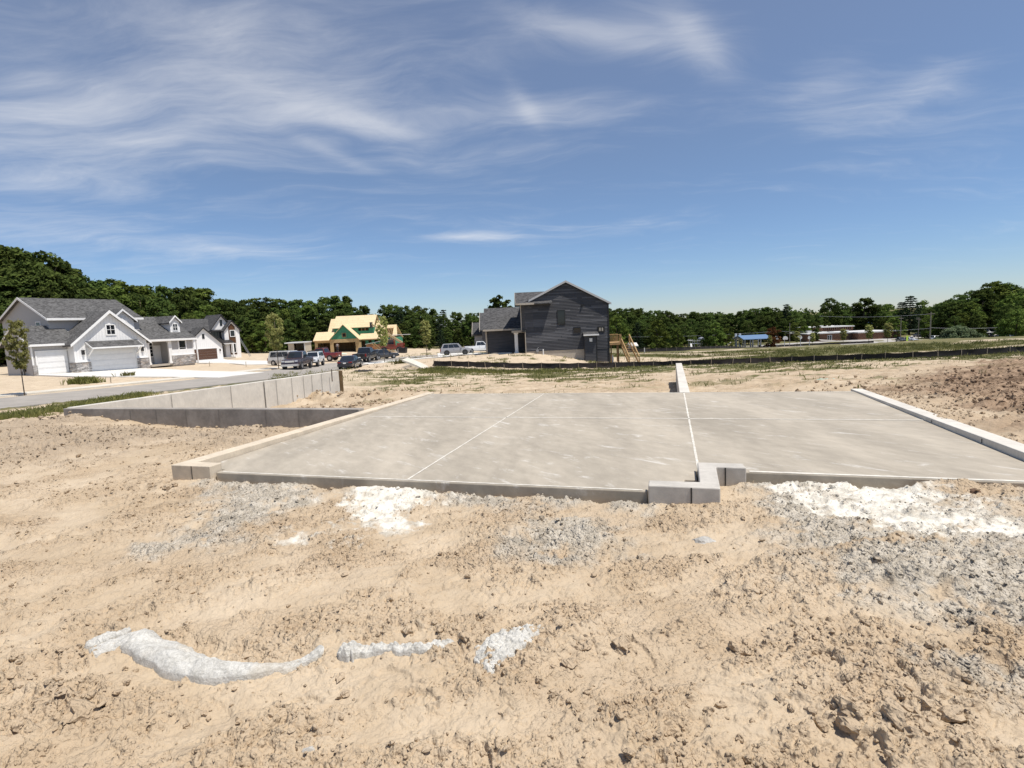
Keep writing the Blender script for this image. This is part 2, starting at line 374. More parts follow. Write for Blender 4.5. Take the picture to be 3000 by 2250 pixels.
def crumb_mask(x, y):
    c = np.cos(.35); s = np.sin(.35)
    u = x * c + y * s; v = -x * s + y * c
    return sstep(-.55, .36, fbm(u / 1.1, v / .62, 71, 4, .62) + .3 * fbm(x / .28, y / .22, 75, 2))
def relief(x, y, sp, Z=None):
    """height above the base terrain; sp = local mesh spacing"""
    white, grass, dark, grey, lf = Z if Z is not None else zones(x, y)
    r = np.sqrt(x * x + y * y)
    def fade(l): return np.clip((l / sp - 1.2) / 2.0, 0, 1)
    h = .028 * fbm(x / 2.2, y / 1.8, 1, 3) * fade(2.0) + .022 * fbm((x * .96 + y * .27) / 1.5, (y * .96 - x * .27) / .42, 2, 3, .5) * fade(.5) + .014 * fbm(x / .7, y / .5, 5, 3, .6) * fade(.6) + .012 * np.abs(fbm(x / .34, y / .22, 7, 3, .55)) * fade(.3)
    m = crumb_mask(x, y)
    m = np.maximum(m, np.maximum(grey * (1 - .75 * white), lf * .9))
    f1 = np.zeros(x.shape)
    near = r < 30
    xn, yn = x[near], y[near]; mn = m[near]; spn = sp[near]; gn = grey[near] * (1 - .7 * white[near]); ln = lf[near]
    def fd(l): return np.clip((l / spn - 1.0) / 1.6, 0, 1)
    wx = xn + .05 * perlin(xn * 9, yn * 9, 3); wy = yn + .05 * perlin(xn * 9 + 40, yn * 9, 4)
    d1, i1 = worley(wx / .115, wy / .09, 11); d2, i2 = worley(wx / .048, wy / .04, 13)
    c1 = np.clip(1 - (d1 / .5) ** 2, 0, 1) ** .6 * (i1 < .5) * (.3 + 1.1 * i1)
    c2 = np.clip(1 - (d2 / .5) ** 2, 0, 1) ** .6 * (i2 < .75) * (.4 + .8 * i2)
    hh = mn * (.028 * c1 * fd(.1) + .018 * c2 * fd(.042)) + gn * (.009 * c2 * fd(.042) + .012 * np.abs(fbm(xn / .22, yn / .14, 27, 4, .6)) * fd(.1))
    hh += (.25 + .75 * mn) * .022 * (1 - np.abs(fbm(xn / .16, yn / .12, 15, 4, .62))) * fd(.08)
    hh += (.12 + .6 * mn) * .010 * fbm(xn / .05, yn / .04, 17, 2, .6) * fd(.03)
    hh += ln * (.085 * np.abs(fbm(xn / .7, yn / .32, 19, 5, .65)) + .045 * sstep(.0, .12, fbm(xn / .5, yn / .2, 29, 4, .6))) * fd(.3)
    # flakes of dried crust with sharp little edges, thicker where the sand was churned
    ca, sa_ = math.cos(.25), math.sin(.25)
    fu, fv = wx * ca + wy * sa_, -wx * sa_ + wy * ca
    th_ = .58 - .55 * mn * (1 - .5 * gn)
    for sc_, am, sd_ in ((.22, .010, 61), (.11, .009, 63), (.055, .007, 65)):
        q = fbm(fu / sc_, fv / (sc_ * .45), sd_, 3, .55)
        hh += am * sstep(th_, th_ + .10, q) * fd(sc_ * .6) * (1 - .7 * gn)
    # crusts: terraced plates with small cliffs
    q = fbm(wx / .42, wy / .3, 23, 4, .6) * 2.2
    qs = np.floor(q) + sstep(.0, .16, q - np.floor(q))
    hh += (.003 + .007 * mn) * (qs - q * .4) * fd(.06)
    # footprints
    prn = np.zeros(xn.shape)
    sub = (xn * xn + yn * yn) < 130
    xs, ys = xn[sub], yn[sub]; pv = np.zeros(xs.shape)
    for (fx, fy, a, la, lb, dp) in PRINTS:
        k = (np.abs(xs - fx) < .34) & (np.abs(ys - fy) < .34)
        dx, dy = xs[k] - fx, ys[k] - fy
        u = dx * math.cos(a) + dy * math.sin(a); v = -dx * math.sin(a) + dy * math.cos(a)
        q = np.sqrt((u / la) ** 2 + (v / lb) ** 2)
        e = -dp * sstep(1.0, .8, q) + dp * .45 * np.exp(-((q - 1.12) / .16) ** 2) * (.5 + 1.2 * perlin(xs[k] * 16, ys[k] * 16, 8))
        e += .003 * np.sin(u * 210) * sstep(1., .7, q) * ((dp * 1000) % 1 > .75)
        pv[k] += e
    prn[sub] = pv
    hh = hh * (1 - .4 * sstep(-.004, -.012, prn)) + prn
    h[near] += hh
    # ploughed soil and the coarse mid ground
    mid = (r > 7) & (r < 70)
    xm, ym = x[mid], y[mid]; spm = sp[mid]
    def fm(l): return np.clip((l / spm - .9) / 1.2, 0, 1)
    dd, di = worley(xm / .3, ym / .26, 81)
    c3 = np.clip(1 - (dd / .55) ** 2, 0, 1) ** .7 * (di < .6) * (.3 + di)
    dk = dark[mid]
    hm = dk * (.07 * c3 * fm(.2) + .10 * np.abs(fbm(xm / 1.0, ym / .5, 83, 5, .65)) * fm(.4))
    hm += sstep(14, 20, r[mid]) * (1 - dk) * .10 * np.abs(fbm(xm / 1.3, ym / .9, 87, 4, .55)) * fm(.6)
    h[mid] += hm
    h += sstep(60, 90, r) * .25 * fbm(x / 14, y / 9, 91, 3) * sstep(400, 200, r)
    for (bx, by, ru, rv, a, hb) in BUMPS:
        k = (np.abs(x - bx) < 3 * ru) & (np.abs(y - by) < 3 * ru)
        dx, dy = x[k] - bx, y[k] - by
        u = dx * math.cos(a) + dy * math.sin(a); v = -dx * math.sin(a) + dy * math.cos(a)
        h[k] += hb * np.exp(-(u / ru) ** 2 - (v / rv) ** 2) * (.75 + .5 * fbm(x[k] / .5, y[k] / .4, 95, 3))
    k = (r < 5) & (y > 0)
    td = seg_dist(x[k], y[k], np.array(TRENCH)); h[k] -= .055 * sstep(.17, .05, td)
    td = seg_dist(x[k], y[k], np.array(TRENCH2)); h[k] -= .035 * sstep(.09, .03, td)
    # pressed flat under roads, walks and slabs
    rd = seg_dist(x, y, ROADC[::2])
    press = sstep(4.5, 3.6, rd)
    wk = (r < 130)
    for P, mg in PADS:
        pv = np.zeros(x.shape); pv[wk] = sstep(mg, 0., poly_sd(x[wk], y[wk], P)); press = np.maximum(press, pv)
    for P in (WALKC, WALK3):
        pv = np.zeros(x.shape); pv[wk] = sstep(1.8 if P is WALKC else 3.2, 1.0, seg_dist(x[wk], y[wk], P)); press = np.maximum(press, pv)
    h = h * (1 - press) - .06 * press
    pv = sstep(.25, -.15, poly_sd(x, y, SLABF)); h = h - .16 * pv
    return h

SPLIT = {'gutter', 'stone_base', 'stone_cap', 'corner_board', 'barge_board', 'rafter', 'stud', 'scaffold_pole', 'garage_wall_piece', 'window_stud', 'fascia', 'platform_board'}
class Mesh:
    """verts / faces collector that becomes one mesh object"""
    def __init__(s): s.v = []; s.f = []; s.k = 1.0; s.g = []
    def add(s, vs, fs):
        o = len(s.v); s.g.append((len(s.v), len(s.f))); s.v += [tuple(float(c) for c in p) for p in vs]; s.f += [tuple(i + o for i in f) for f in fs]
    def box(s, x0, x1, y0, y1, z0, z1):
        s.add([(x0, y0, z0), (x1, y0, z0), (x1, y1, z0), (x0, y1, z0), (x0, y0, z1), (x1, y0, z1), (x1, y1, z1), (x0, y1, z1)],
              [(0, 3, 2, 1), (4, 5, 6, 7), (0, 1, 5, 4), (1, 2, 6, 5), (2, 3, 7, 6), (3, 0, 4, 7)])
        return s
    def prism(s, P, axis, a, b):
        """polygon P of 2-D points extruded along an axis: 'y' (P = x,z), 'x' (P = y,z), 'z' (P = x,y)"""
        n = len(P)
        def mk(p, t): return {'y': (p[0], t, p[1]), 'x': (t, p[0], p[1]), 'z': (p[0], p[1], t)}[axis]
        s.add([mk(p, a) for p in P] + [mk(p, b) for p in P],
              [tuple(range(n))[::-1], tuple(range(n, 2 * n))] + [(i, (i + 1) % n, n + (i + 1) % n, n + i) for i in range(n)])
        return s
    def slab(s, A, B, t):
        """sheet through the quad A (4 points) thickened by vector t"""
        A = [np.array(p, float) for p in A]; t = np.array(B if t is None else t, float)
        s.add(A + [p + t for p in A], [(3, 2, 1, 0), (4, 5, 6, 7), (0, 1, 5, 4), (1, 2, 6, 5), (2, 3, 7, 6), (3, 0, 4, 7)])
        return s
    def beam(s, p, q, w, h=None, up=(0, 0, 1)):
        p, q = np.array(p, float), np.array(q, float); d = q - p; d = d / np.linalg.norm(d)
        u = np.array(up, float)
        if abs(d @ u) > .95: u = np.array([1., 0, 0])
        a = np.cross(d, u); a /= np.linalg.norm(a); b = np.cross(a, d); h = w if h is None else h
        c = [(-1, -1), (1, -1), (1, 1), (-1, 1)]
        s.add([p + a * i * w / 2 + b * j * h / 2 for i, j in c] + [q + a * i * w / 2 + b * j * h / 2 for i, j in c],
              [(0, 1, 2, 3), (7, 6, 5, 4), (0, 4, 5, 1), (1, 5, 6, 2), (2, 6, 7, 3), (3, 7, 4, 0)])
        return s
    def tube(s, pts, rad, n=8, cap=True):
        pts = [np.array(p, float) for p in pts]; rad = rad if hasattr(rad, '__len__') else [rad] * len(pts)
        V = []; Fc = []
        for i, p in enumerate(pts):
            d = pts[min(i + 1, len(pts) - 1)] - pts[max(i - 1, 0)]; d = d / (np.linalg.norm(d) + 1e-12)
            u = np.array([0, 0, 1.]) if abs(d[2]) < .9 else np.array([1., 0, 0])
            a = np.cross(d, u); a /= np.linalg.norm(a); b = np.cross(d, a)
            V += [p + rad[i] * (a * math.cos(2 * math.pi * k / n) + b * math.sin(2 * math.pi * k / n)) for k in range(n)]
        for i in range(len(pts) - 1):
            Fc += [(i * n + k, i * n + (k + 1) % n, (i + 1) * n + (k + 1) % n, (i + 1) * n + k) for k in range(n)]
        if cap: Fc += [tuple(range(n))[::-1], tuple((len(pts) - 1) * n + k for k in range(n))]
        s.add(V, Fc); return s
    def quad(s, a, b, c, d): s.add([a, b, c, d], [(0, 1, 2, 3)]); return s
    def build(s, name, mat, parent=None, smooth=False, label=None):
        if name in SPLIT and len(s.g) > 1:
            g = s.g + [(len(s.v), len(s.f))]; r = None
            for (a, fa), (b, fb) in zip(g[:-1], g[1:]):
                q = Mesh(); q.k = s.k; q.add(s.v[a:b], [tuple(i - a for i in f) for f in s.f[fa:fb]])
                r = q.build(name, mat, parent, smooth, label)
            return r
        me = bpy.data.meshes.new(name)
        v = [(a * s.k, b * s.k, c * s.k) for a, b, c in s.v] if s.k != 1 else s.v
        me.from_pydata(v, [], s.f)
        if mat: me.materials.append(mat)
        if smooth: me.polygons.foreach_set('use_smooth', [True] * len(me.polygons))
        o = bpy.data.objects.new(name, me); COL.objects.link(o)
        if parent: o.parent = parent
        if label: o['label'] = label
        return o
def grid_object(name, X, Y, Z, mat, attr=None, close=False, smooth=True):
    """a regular grid of points as a mesh, fast"""
    ny, nx = X.shape
    co = np.stack([X, Y, Z], -1).reshape(-1, 3).astype(np.float32)
    i = np.arange(ny * nx).reshape(ny, nx)
    a, b, c, d = i[:-1, :-1], i[:-1, 1:], i[1:, 1:], i[1:, :-1]
    if close:
        a = np.hstack([a, i[:-1, -1:]]); b = np.hstack([b, i[:-1, :1]]); c = np.hstack([c, i[1:, :1]]); d = np.hstack([d, i[1:, -1:]])
    f = np.stack([a, b, c, d], -1).reshape(-1, 4).astype(np.int32)
    return fast_mesh(name, co, f, mat, attr, smooth)
def fast_mesh(name, co, f, mat, attr=None, smooth=True):
    me = bpy.data.meshes.new(name)
    me.vertices.add(len(co)); me.vertices.foreach_set('co', np.asarray(co, np.float32).ravel())
    k = f.shape[1]
    me.loops.add(f.size); me.loops.foreach_set('vertex_index', f.astype(np.int32).ravel())
    me.polygons.add(len(f)); me.polygons.foreach_set('loop_start', np.arange(0, f.size, k, dtype=np.int32))
    try: me.polygons.foreach_set('loop_total', np.full(len(f), k, np.int32))
    except Exception: pass
    me.polygons.foreach_set('use_smooth', np.full(len(f), smooth))
    if attr is not None:
        for nm, arr in attr.items():
            at_ = me.color_attributes.new(nm, 'FLOAT_COLOR', 'POINT'); at_.data.foreach_set('color', np.asarray(arr, np.float32).ravel())
    me.materials.append(mat); me.update(); me.validate()
    o = bpy.data.objects.new(name, me); COL.objects.link(o)
    return o
def thing(name, label, cat, loc=(0, 0, 0), rz=0.0, group=None):
    o = bpy.data.objects.new(name, None); COL.objects.link(o); o.empty_display_size = .2
    o.location = tuple(float(c) for c in loc); o.rotation_euler = (0, 0, rz)
    o['label'] = label; o['category'] = cat
    if group: o['group'] = group
    return o
def tag(o, label, cat, group=None):
    o['label'] = label; o['category'] = cat
    if group: o['group'] = group
    return o
def kind(o, k, label=None, cat=None):
    o['kind'] = k
    if label: o['label'] = label
    if cat: o['category'] = cat
    return o
def dup(root, loc, rz=None, scale=None, label=None, group=None):
    r = root.copy(); COL.objects.link(r); r.location = tuple(float(c) for c in loc)
    if rz is not None: r.rotation_euler = (0, 0, rz)
    if scale is not None: r.scale = scale if hasattr(scale, '__len__') else (scale,) * 3
    if label: r['label'] = label
    if group: r['group'] = group
    for ch in list(root.children):
        c = ch.copy(); COL.objects.link(c); c.parent = r
        for gc in list(ch.children):
            d = gc.copy(); COL.objects.link(d); d.parent = c
    return r

# ------------------------------------------------------------------ materials
MATS = {}
def principled(name):
    m = bpy.data.materials.new(name); m.use_nodes = True; MATS[name] = m
    t = NT(m.node_tree); b = t.n['Principled BSDF']
    return m, t, b
def objco(t): return t.new('ShaderNodeTexCoord').outputs['Object']
def geoco(t): return t.new('ShaderNodeNewGeometry').outputs['Position']
def bump(t, b, h, strength=.5, dist=.02):
    n = t.new('ShaderNodeBump'); n.inputs['Strength'].default_value = strength; n.inputs['Distance'].default_value = dist
    t.l.new(h, n.inputs['Height']); t.l.new(n.outputs[0], b.inputs['Normal'])
def plain(name, col, rough=.6, var=.12, scale=3.0, metal=0.0, spec=.4, bumpd=0.0, stretch=(1, 1, 1)):
    """a painted / raw surface with a little unevenness of tone"""
    m, t, b = principled(name)
    v = t.mapping(objco(t), stretch)
    n = t.noise(v, scale, 5, .6)
    c = t.mix(t.ramp(n, .25, .75), [k * (1 - var) for k in col], [min(1, k * (1 + var)) for k in col])
    t.l.new(c, b.inputs['Base Color'])
    b.inputs['Roughness'].default_value = rough; b.inputs['Metallic'].default_value = metal
    b.inputs['Specular IOR Level'].default_value = spec
    if bumpd: bump(t, b, t.noise(v, scale * 6, 4, .7), .6, bumpd)
    return m
def glassmat(name, col=(.015, .018, .022), rough=.05):
    m, t, b = principled(name)
    b.inputs['Base Color'].default_value = (*col, 1); b.inputs['Roughness'].default_value = rough; b.inputs['Specular IOR Level'].default_value = .6
    return m
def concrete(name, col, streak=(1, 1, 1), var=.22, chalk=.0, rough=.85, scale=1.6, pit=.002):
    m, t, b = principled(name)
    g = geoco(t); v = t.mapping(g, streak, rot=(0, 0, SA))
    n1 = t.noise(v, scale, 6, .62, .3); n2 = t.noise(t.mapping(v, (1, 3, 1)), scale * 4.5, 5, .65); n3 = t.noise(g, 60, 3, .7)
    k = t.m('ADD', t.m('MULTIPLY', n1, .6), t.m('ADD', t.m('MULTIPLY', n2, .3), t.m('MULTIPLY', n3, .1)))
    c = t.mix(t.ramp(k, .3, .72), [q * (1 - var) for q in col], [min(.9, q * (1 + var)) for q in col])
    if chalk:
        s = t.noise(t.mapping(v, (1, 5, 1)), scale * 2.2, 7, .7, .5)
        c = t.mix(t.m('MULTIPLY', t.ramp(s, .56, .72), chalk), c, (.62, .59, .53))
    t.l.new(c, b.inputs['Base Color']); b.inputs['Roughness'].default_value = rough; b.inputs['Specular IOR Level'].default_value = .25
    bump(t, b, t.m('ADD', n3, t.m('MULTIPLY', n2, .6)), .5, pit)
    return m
def ground_mat():
    m, t, b = principled('soil')
    at1 = t.new('ShaderNodeAttribute'); at1.attribute_name = 'zones'
    sp = t.new('ShaderNodeSeparateColor'); t.l.new(at1.outputs['Color'], sp.inputs[0])
    white, grass, dark = sp.outputs; grey = at1.outputs['Alpha']
    at2 = t.new('ShaderNodeAttribute'); at2.attribute_name = 'extra'
    sp2 = t.new('ShaderNodeSeparateColor'); t.l.new(at2.outputs['Color'], sp2.inputs[0])
    damp_shade, left, farg = sp2.outputs
    g = geoco(t)
    n1 = t.noise(g, .9, 6, .6, .3); n2 = t.noise(g, 7, 5, .65); n3 = t.noise(g, 90, 3, .75); n4 = t.noise(t.mapping(g, (.35, 1, 1)), .35, 6, .65)
    sand = t.mix(t.ramp(n1, .3, .7), (.44, .342, .230), (.545, .443, .318))
    sand = t.mix(t.m('MULTIPLY', t.ramp(n2, .45, .75), .45), sand, (.42, .32, .215))
    sand = t.mix(t.m('MULTIPLY', t.ramp(n3, .55, .8), .35), sand, (.36, .27, .18))
    sand = t.mix(t.m('MULTIPLY', damp_shade, .5), sand, (.385, .272, .168))  # damp brown of the crumbs, with warm shadow tone put into the colour
    sand = t.mix(t.m('MULTIPLY', left, .75), sand, (.36, .285, .205))
    # paler sand further out from the camera
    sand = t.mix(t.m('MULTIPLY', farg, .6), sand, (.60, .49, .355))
    dk = t.mix(t.ramp(t.m('ADD', t.m('MULTIPLY', n2, .5), t.m('MULTIPLY', n4, .5)), .36, .62), (.125, .08, .05), (.40, .285, .19))
    c = t.mix(dark, sand, dk)
    gr = t.mix(t.ramp(t.m('ADD', t.m('MULTIPLY', n2, .55), t.m('MULTIPLY', n3, .45)), .35, .65), (.30, .262, .205), (.60, .545, .455))
    c = t.mix(t.m('MULTIPLY', grey, .92), c, gr)
    c = t.mix(white, c, t.mix(t.ramp(n2, .3, .6), (.47, .43, .355), (.74, .695, .60)))
    gs = t.mix(t.ramp(t.m('ADD', t.m('MULTIPLY', n2, .4), t.m('MULTIPLY', n4, .6)), .38, .62), (.070, .085, .022), (.155, .135, .05))
    c = t.mix(t.m('MULTIPLY', grass, .9), c, gs)
    t.l.new(c, b.inputs['Base Color']); b.inputs['Roughness'].default_value = .95; b.inputs['Specular IOR Level'].default_value = .12
    vw = t.new('ShaderNodeVectorMath', operation='ADD'); nz = t.new('ShaderNodeTexNoise'); t.l.new(g, nz.inputs['Vector']); nz.inputs['Scale'].default_value = 24
    sc_ = t.new('ShaderNodeVectorMath', operation='SCALE'); t.l.new(nz.outputs['Color'], sc_.inputs[0]); sc_.inputs['Scale'].default_value = .03; t.l.new(g, vw.inputs[0]); t.l.new(sc_.outputs[0], vw.inputs[1])
    def crumbs(scale):
        v = t.new('ShaderNodeTexVoronoi'); t.l.new(vw.outputs[0], v.inputs['Vector']); v.inputs['Scale'].default_value = scale
        return t.ramp(v.outputs['Distance'], .62, .1)
    cr = t.m('ADD', t.m('MULTIPLY', crumbs(22), .6), t.m('MULTIPLY', crumbs(55), .3))
    am = t.m('ADD', .22, t.m('ADD', t.m('MULTIPLY', damp_shade, .8), t.m('MULTIPLY', grey, .45)))
    am = t.m('MULTIPLY', am, t.m('SUBTRACT', 1.0, t.m('MULTIPLY', white, .75)))
    hgt = t.m('ADD', t.m('MULTIPLY', cr, am), t.m('ADD', t.m('MULTIPLY', n3, .10), t.m('MULTIPLY', t.noise(g, 38, 4, .7), .22)))
    bump(t, b, hgt, .9, .03)
    return m
M = {}
M['soil'] = ground_mat()
M['slab'] = concrete('slab_concrete', (.395, .346, .274), (1, .3, 1), .26, .85, .8, 1.0)
M['wall_new'] = concrete('wall_concrete', (.60, .56, .49), (1, 1, 1), .17, 0, .85, 1.5, .003)
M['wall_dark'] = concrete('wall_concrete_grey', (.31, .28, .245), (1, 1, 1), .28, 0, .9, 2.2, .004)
M['wall_pier'] = concrete('pier_concrete', (.50, .465, .41), (1, 1, 1), .2, 0, .85, 2.5, .003)
M['wall_top'] = concrete('wall_concrete_sandy', (.60, .51, .39), (1, 1, 1), .18, 0, .9, 3.0, .004)
M['white_concrete'] = concrete('white_concrete', (.66, .635, .58), (1, 1, 1), .1, 0, .85, .8)
M['pale_walk'] = concrete('walk_concrete', (.60, .55, .46), (1, 1, 1), .16, 0, .85, 1.2)
M['asphalt'] = concrete('asphalt', (.33, .30, .262), (1, 1, 1), .16, .3, .9, .7, .003)
M['chalk'] = plain('chalk', (.62, .58, .50), .9, .2, 9)
M['seam'] = plain('form_seam_grey', (.17, .155, .135), .9, .2, 5)
M['dark_gap'] = plain('dark_seam', (.05, .045, .04), .9, .2, 5)  # dark tone of the form seams
M['white_trim'] = plain('white_trim', (.82, .805, .775), .5, .04)
M['white_door'] = plain('white_door', (.80, .785, .76), .45, .04)
M['glass'] = glassmat('window_glass')
M['foliage_stem'] = plain('bark', (.10, .075, .05), .9, .3, 6)

# ------------------------------------------------------------------ ground sheet
def make_ground():
    rr = [0.5]
    while rr[-1] < 62:
        r_ = rr[-1]; rr.append(r_ + min(max(r_ * r_ * .00085, .0065), .0042 * r_))
    while rr[-1] < 4200: rr.append(rr[-1] * 1.022)
    rr = np.array([0.0, .2] + rr)
    fine = np.linspace(-.98, .98, 1060)
    coarse = np.linspace(.98, 2 * math.pi - .98, 80)[1:-1]
    th = np.concatenate([fine, coarse])
    Rg, T = np.meshgrid(rr, th, indexing='ij')
    X = Rg * np.sin(T); Y = Rg * np.cos(T)
    dth = np.gradient(th); dr = np.gradient(rr)
    sp = np.maximum(Rg * np.abs(dth)[None, :], dr[:, None] * .6) + .002
    x = X.ravel(); y = Y.ravel()
    Zs = zones(x, y)
    base = G(x, y)
    h = relief(x, y, sp.ravel(), Zs)
    z = base + h
    r = Rg.ravel()
    damp_shade = crumb_mask(x, y) ** 2 * .42 + sstep(.0, .5, fbm(x / 1.7, y / 1.0, 99, 4)) * .4  # crumb mask and noise for damp plus the painted brown shade tone
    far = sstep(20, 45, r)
    one = np.ones_like(x)
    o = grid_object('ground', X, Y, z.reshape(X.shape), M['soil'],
                    {'zones': np.stack([Zs[0], Zs[1], Zs[2], Zs[3]], -1), 'extra': np.stack([damp_shade, Zs[4], far, one], -1)}, close=True)
    kind(o, 'structure', 'sandy building lot ground', 'ground')
for P in (DRIVE1, DRIVE2, DRIVE3): PADS.append((np.array(P), .8))
make_ground()

def strip(name, C, w, mat, lift, label, cat, ends=None, kerb=0.0):
    C = np.array(C); d = np.gradient(C, axis=0); d /= np.linalg.norm(d, axis=1)[:, None]
    n = np.stack([-d[:, 1], d[:, 0]], -1)
    offs = np.linspace(-w / 2, w / 2, 9)
    X = C[:, 0][:, None] + n[:, 0][:, None] * offs; Y = C[:, 1][:, None] + n[:, 1][:, None] * offs
    Z = G(X, Y) + lift
    X = np.hstack([X[:, :1], X, X[:, -1:]]); Y = np.hstack([Y[:, :1], Y, Y[:, -1:]]); Z = np.hstack([Z[:, :1] - .25, Z, Z[:, -1:] - .25])
    o = grid_object(name, X, Y, Z, mat, smooth=False)
    return kind(o, 'structure', label, cat)
def pad(name, P, mat, lift, label, cat):
    P = np.array(P); n = len(P); c = P.mean(0)
    import mathutils
    # triangulated fan fine enough to follow the ground
    bm = __import__('bmesh').new()
    vs = [bm.verts.new((p[0], p[1], 0)) for p in P]; bm.faces.new(vs)
    __import__('bmesh').ops.triangulate(bm, faces=bm.faces[:])
    __import__('bmesh').ops.subdivide_edges(bm, edges=bm.edges[:], cuts=5, use_grid_fill=True)
    xy = np.array([v.co[:2] for v in bm.verts]); z = G(xy[:, 0], xy[:, 1]) + lift
    for v, k in zip(bm.verts, z): v.co.z = k
    ex = __import__('bmesh').ops.extrude_face_region(bm, geom=bm.faces[:])
    for v in ex['geom']:
        if isinstance(v, __import__('bmesh').types.BMVert): v.co.z -= .2
    __import__('bmesh').ops.recalc_face_normals(bm, faces=bm.faces[:])
    me = bpy.data.meshes.new(name); bm.to_mesh(me); bm.free(); me.materials.append(mat)
    o = bpy.data.objects.new(name, me); COL.objects.link(o)
    return kind(o, 'structure', label, cat)
strip('road', ROADC, 6.9, M['asphalt'], .03, 'grey asphalt street curving between the houses', 'road')
strip('sidewalk', WALKC, 1.5, M['pale_walk'], .05, 'narrow concrete sidewalk in front of the grey house', 'sidewalk')
strip('pavement', WALK3, 3.4, M['white_concrete'], .045, 'bright concrete walk by the far cars', 'pavement')
pad('driveway', DRIVE1, M['white_concrete'], .055, 'white concrete driveway of the grey gabled house', 'driveway')
pad('driveway', DRIVE2, M['white_concrete'], .055, 'concrete driveway of the white and brown house', 'driveway')
pad('driveway', DRIVE3, M['white_concrete'], .055, 'concrete driveway of the dark house under the parked cars', 'driveway')

# ------------------------------------------------------------------ slab and foundation walls
def uvz(u, v, z): p = U(u, v); return (p[0], p[1], z)
def uvprism(mb, P, z0, z1):
    """polygon in slab coordinates between two heights; z1 may be a function of v"""
    n = len(P); zt = [z1(v) if callable(z1) else z1 for u, v in P]
    mb.add([uvz(u, v, z0) for u, v in P] + [uvz(u, v, z) for (u, v), z in zip(P, zt)],
           [tuple(range(n))[::-1], tuple(range(n, 2 * n))] + [(i, (i + 1) % n, n + (i + 1) % n, n + i) for i in range(n)])
def bevel(o, w=.008):
    b = o.modifiers.new('bevel', 'BEVEL'); b.width = w; b.segments = 2; b.limit_method = 'ANGLE'
def make_slab():
    P = [(-5.88, 5.62), (-.25, 5.62), (-.25, 5.7), (.13, 5.7), (.13, 6.1), (.265, 6.1), (.265, 6.485), (.82, 6.485), (3.82, 6.42), (3.88, 13.34), (-6.32, 13.4), (-6.32, 5.78), (-5.88, 5.78)]
    mb = Mesh(); uvprism(mb, P, -.5, 0.0)
    o = mb.build('concrete_slab', M['slab']); bevel(o, .012)
    tag(o, 'large flat concrete garage floor slab with white saw cut lines', 'concrete slab')
    def line(u0, v0, u1, v1, w, nm='joint_line'):
        a = np.array([u0, v0]); b = np.array([u1, v1]); d = (b - a) / np.linalg.norm(b - a); n = np.array([-d[1], d[0]])
        rs = np.random.RandomState(int(abs(u0 * 100 + v1 * 10)))
        k = 60; L = []; Rr = []
        for i in range(k + 1):
            c = a + (b - a) * i / k
            L.append(c + n * w * (.42 + .16 * rs.rand())); Rr.append(c - n * w * (.42 + .16 * rs.rand()))
        mb = Mesh(); mb.add([uvz(p[0], p[1], .004) for p in L + Rr], [(i, k + 1 + i, k + 2 + i, i + 1) for i in range(k)])
        mb.build(nm, M['chalk'], o)
    line(-3.05, 5.66, -3.11, 13.33, .026); line(.30, 6.5, .29, 13.33, .030); line(-6.1, 9.86, 3.84, 9.86, .045)
    line(.85, 6.52, 3.8, 6.47, .05, 'edge_line'); line(-5.8, 5.655, -.3, 5.655, .03, 'edge_line'); line(-6.25, 13.34, 3.8, 13.29, .05, 'edge_line')
make_slab()
slope = lambda v: .10 - .085 * max(0, min(1, (v - 5.6) / 7.8))
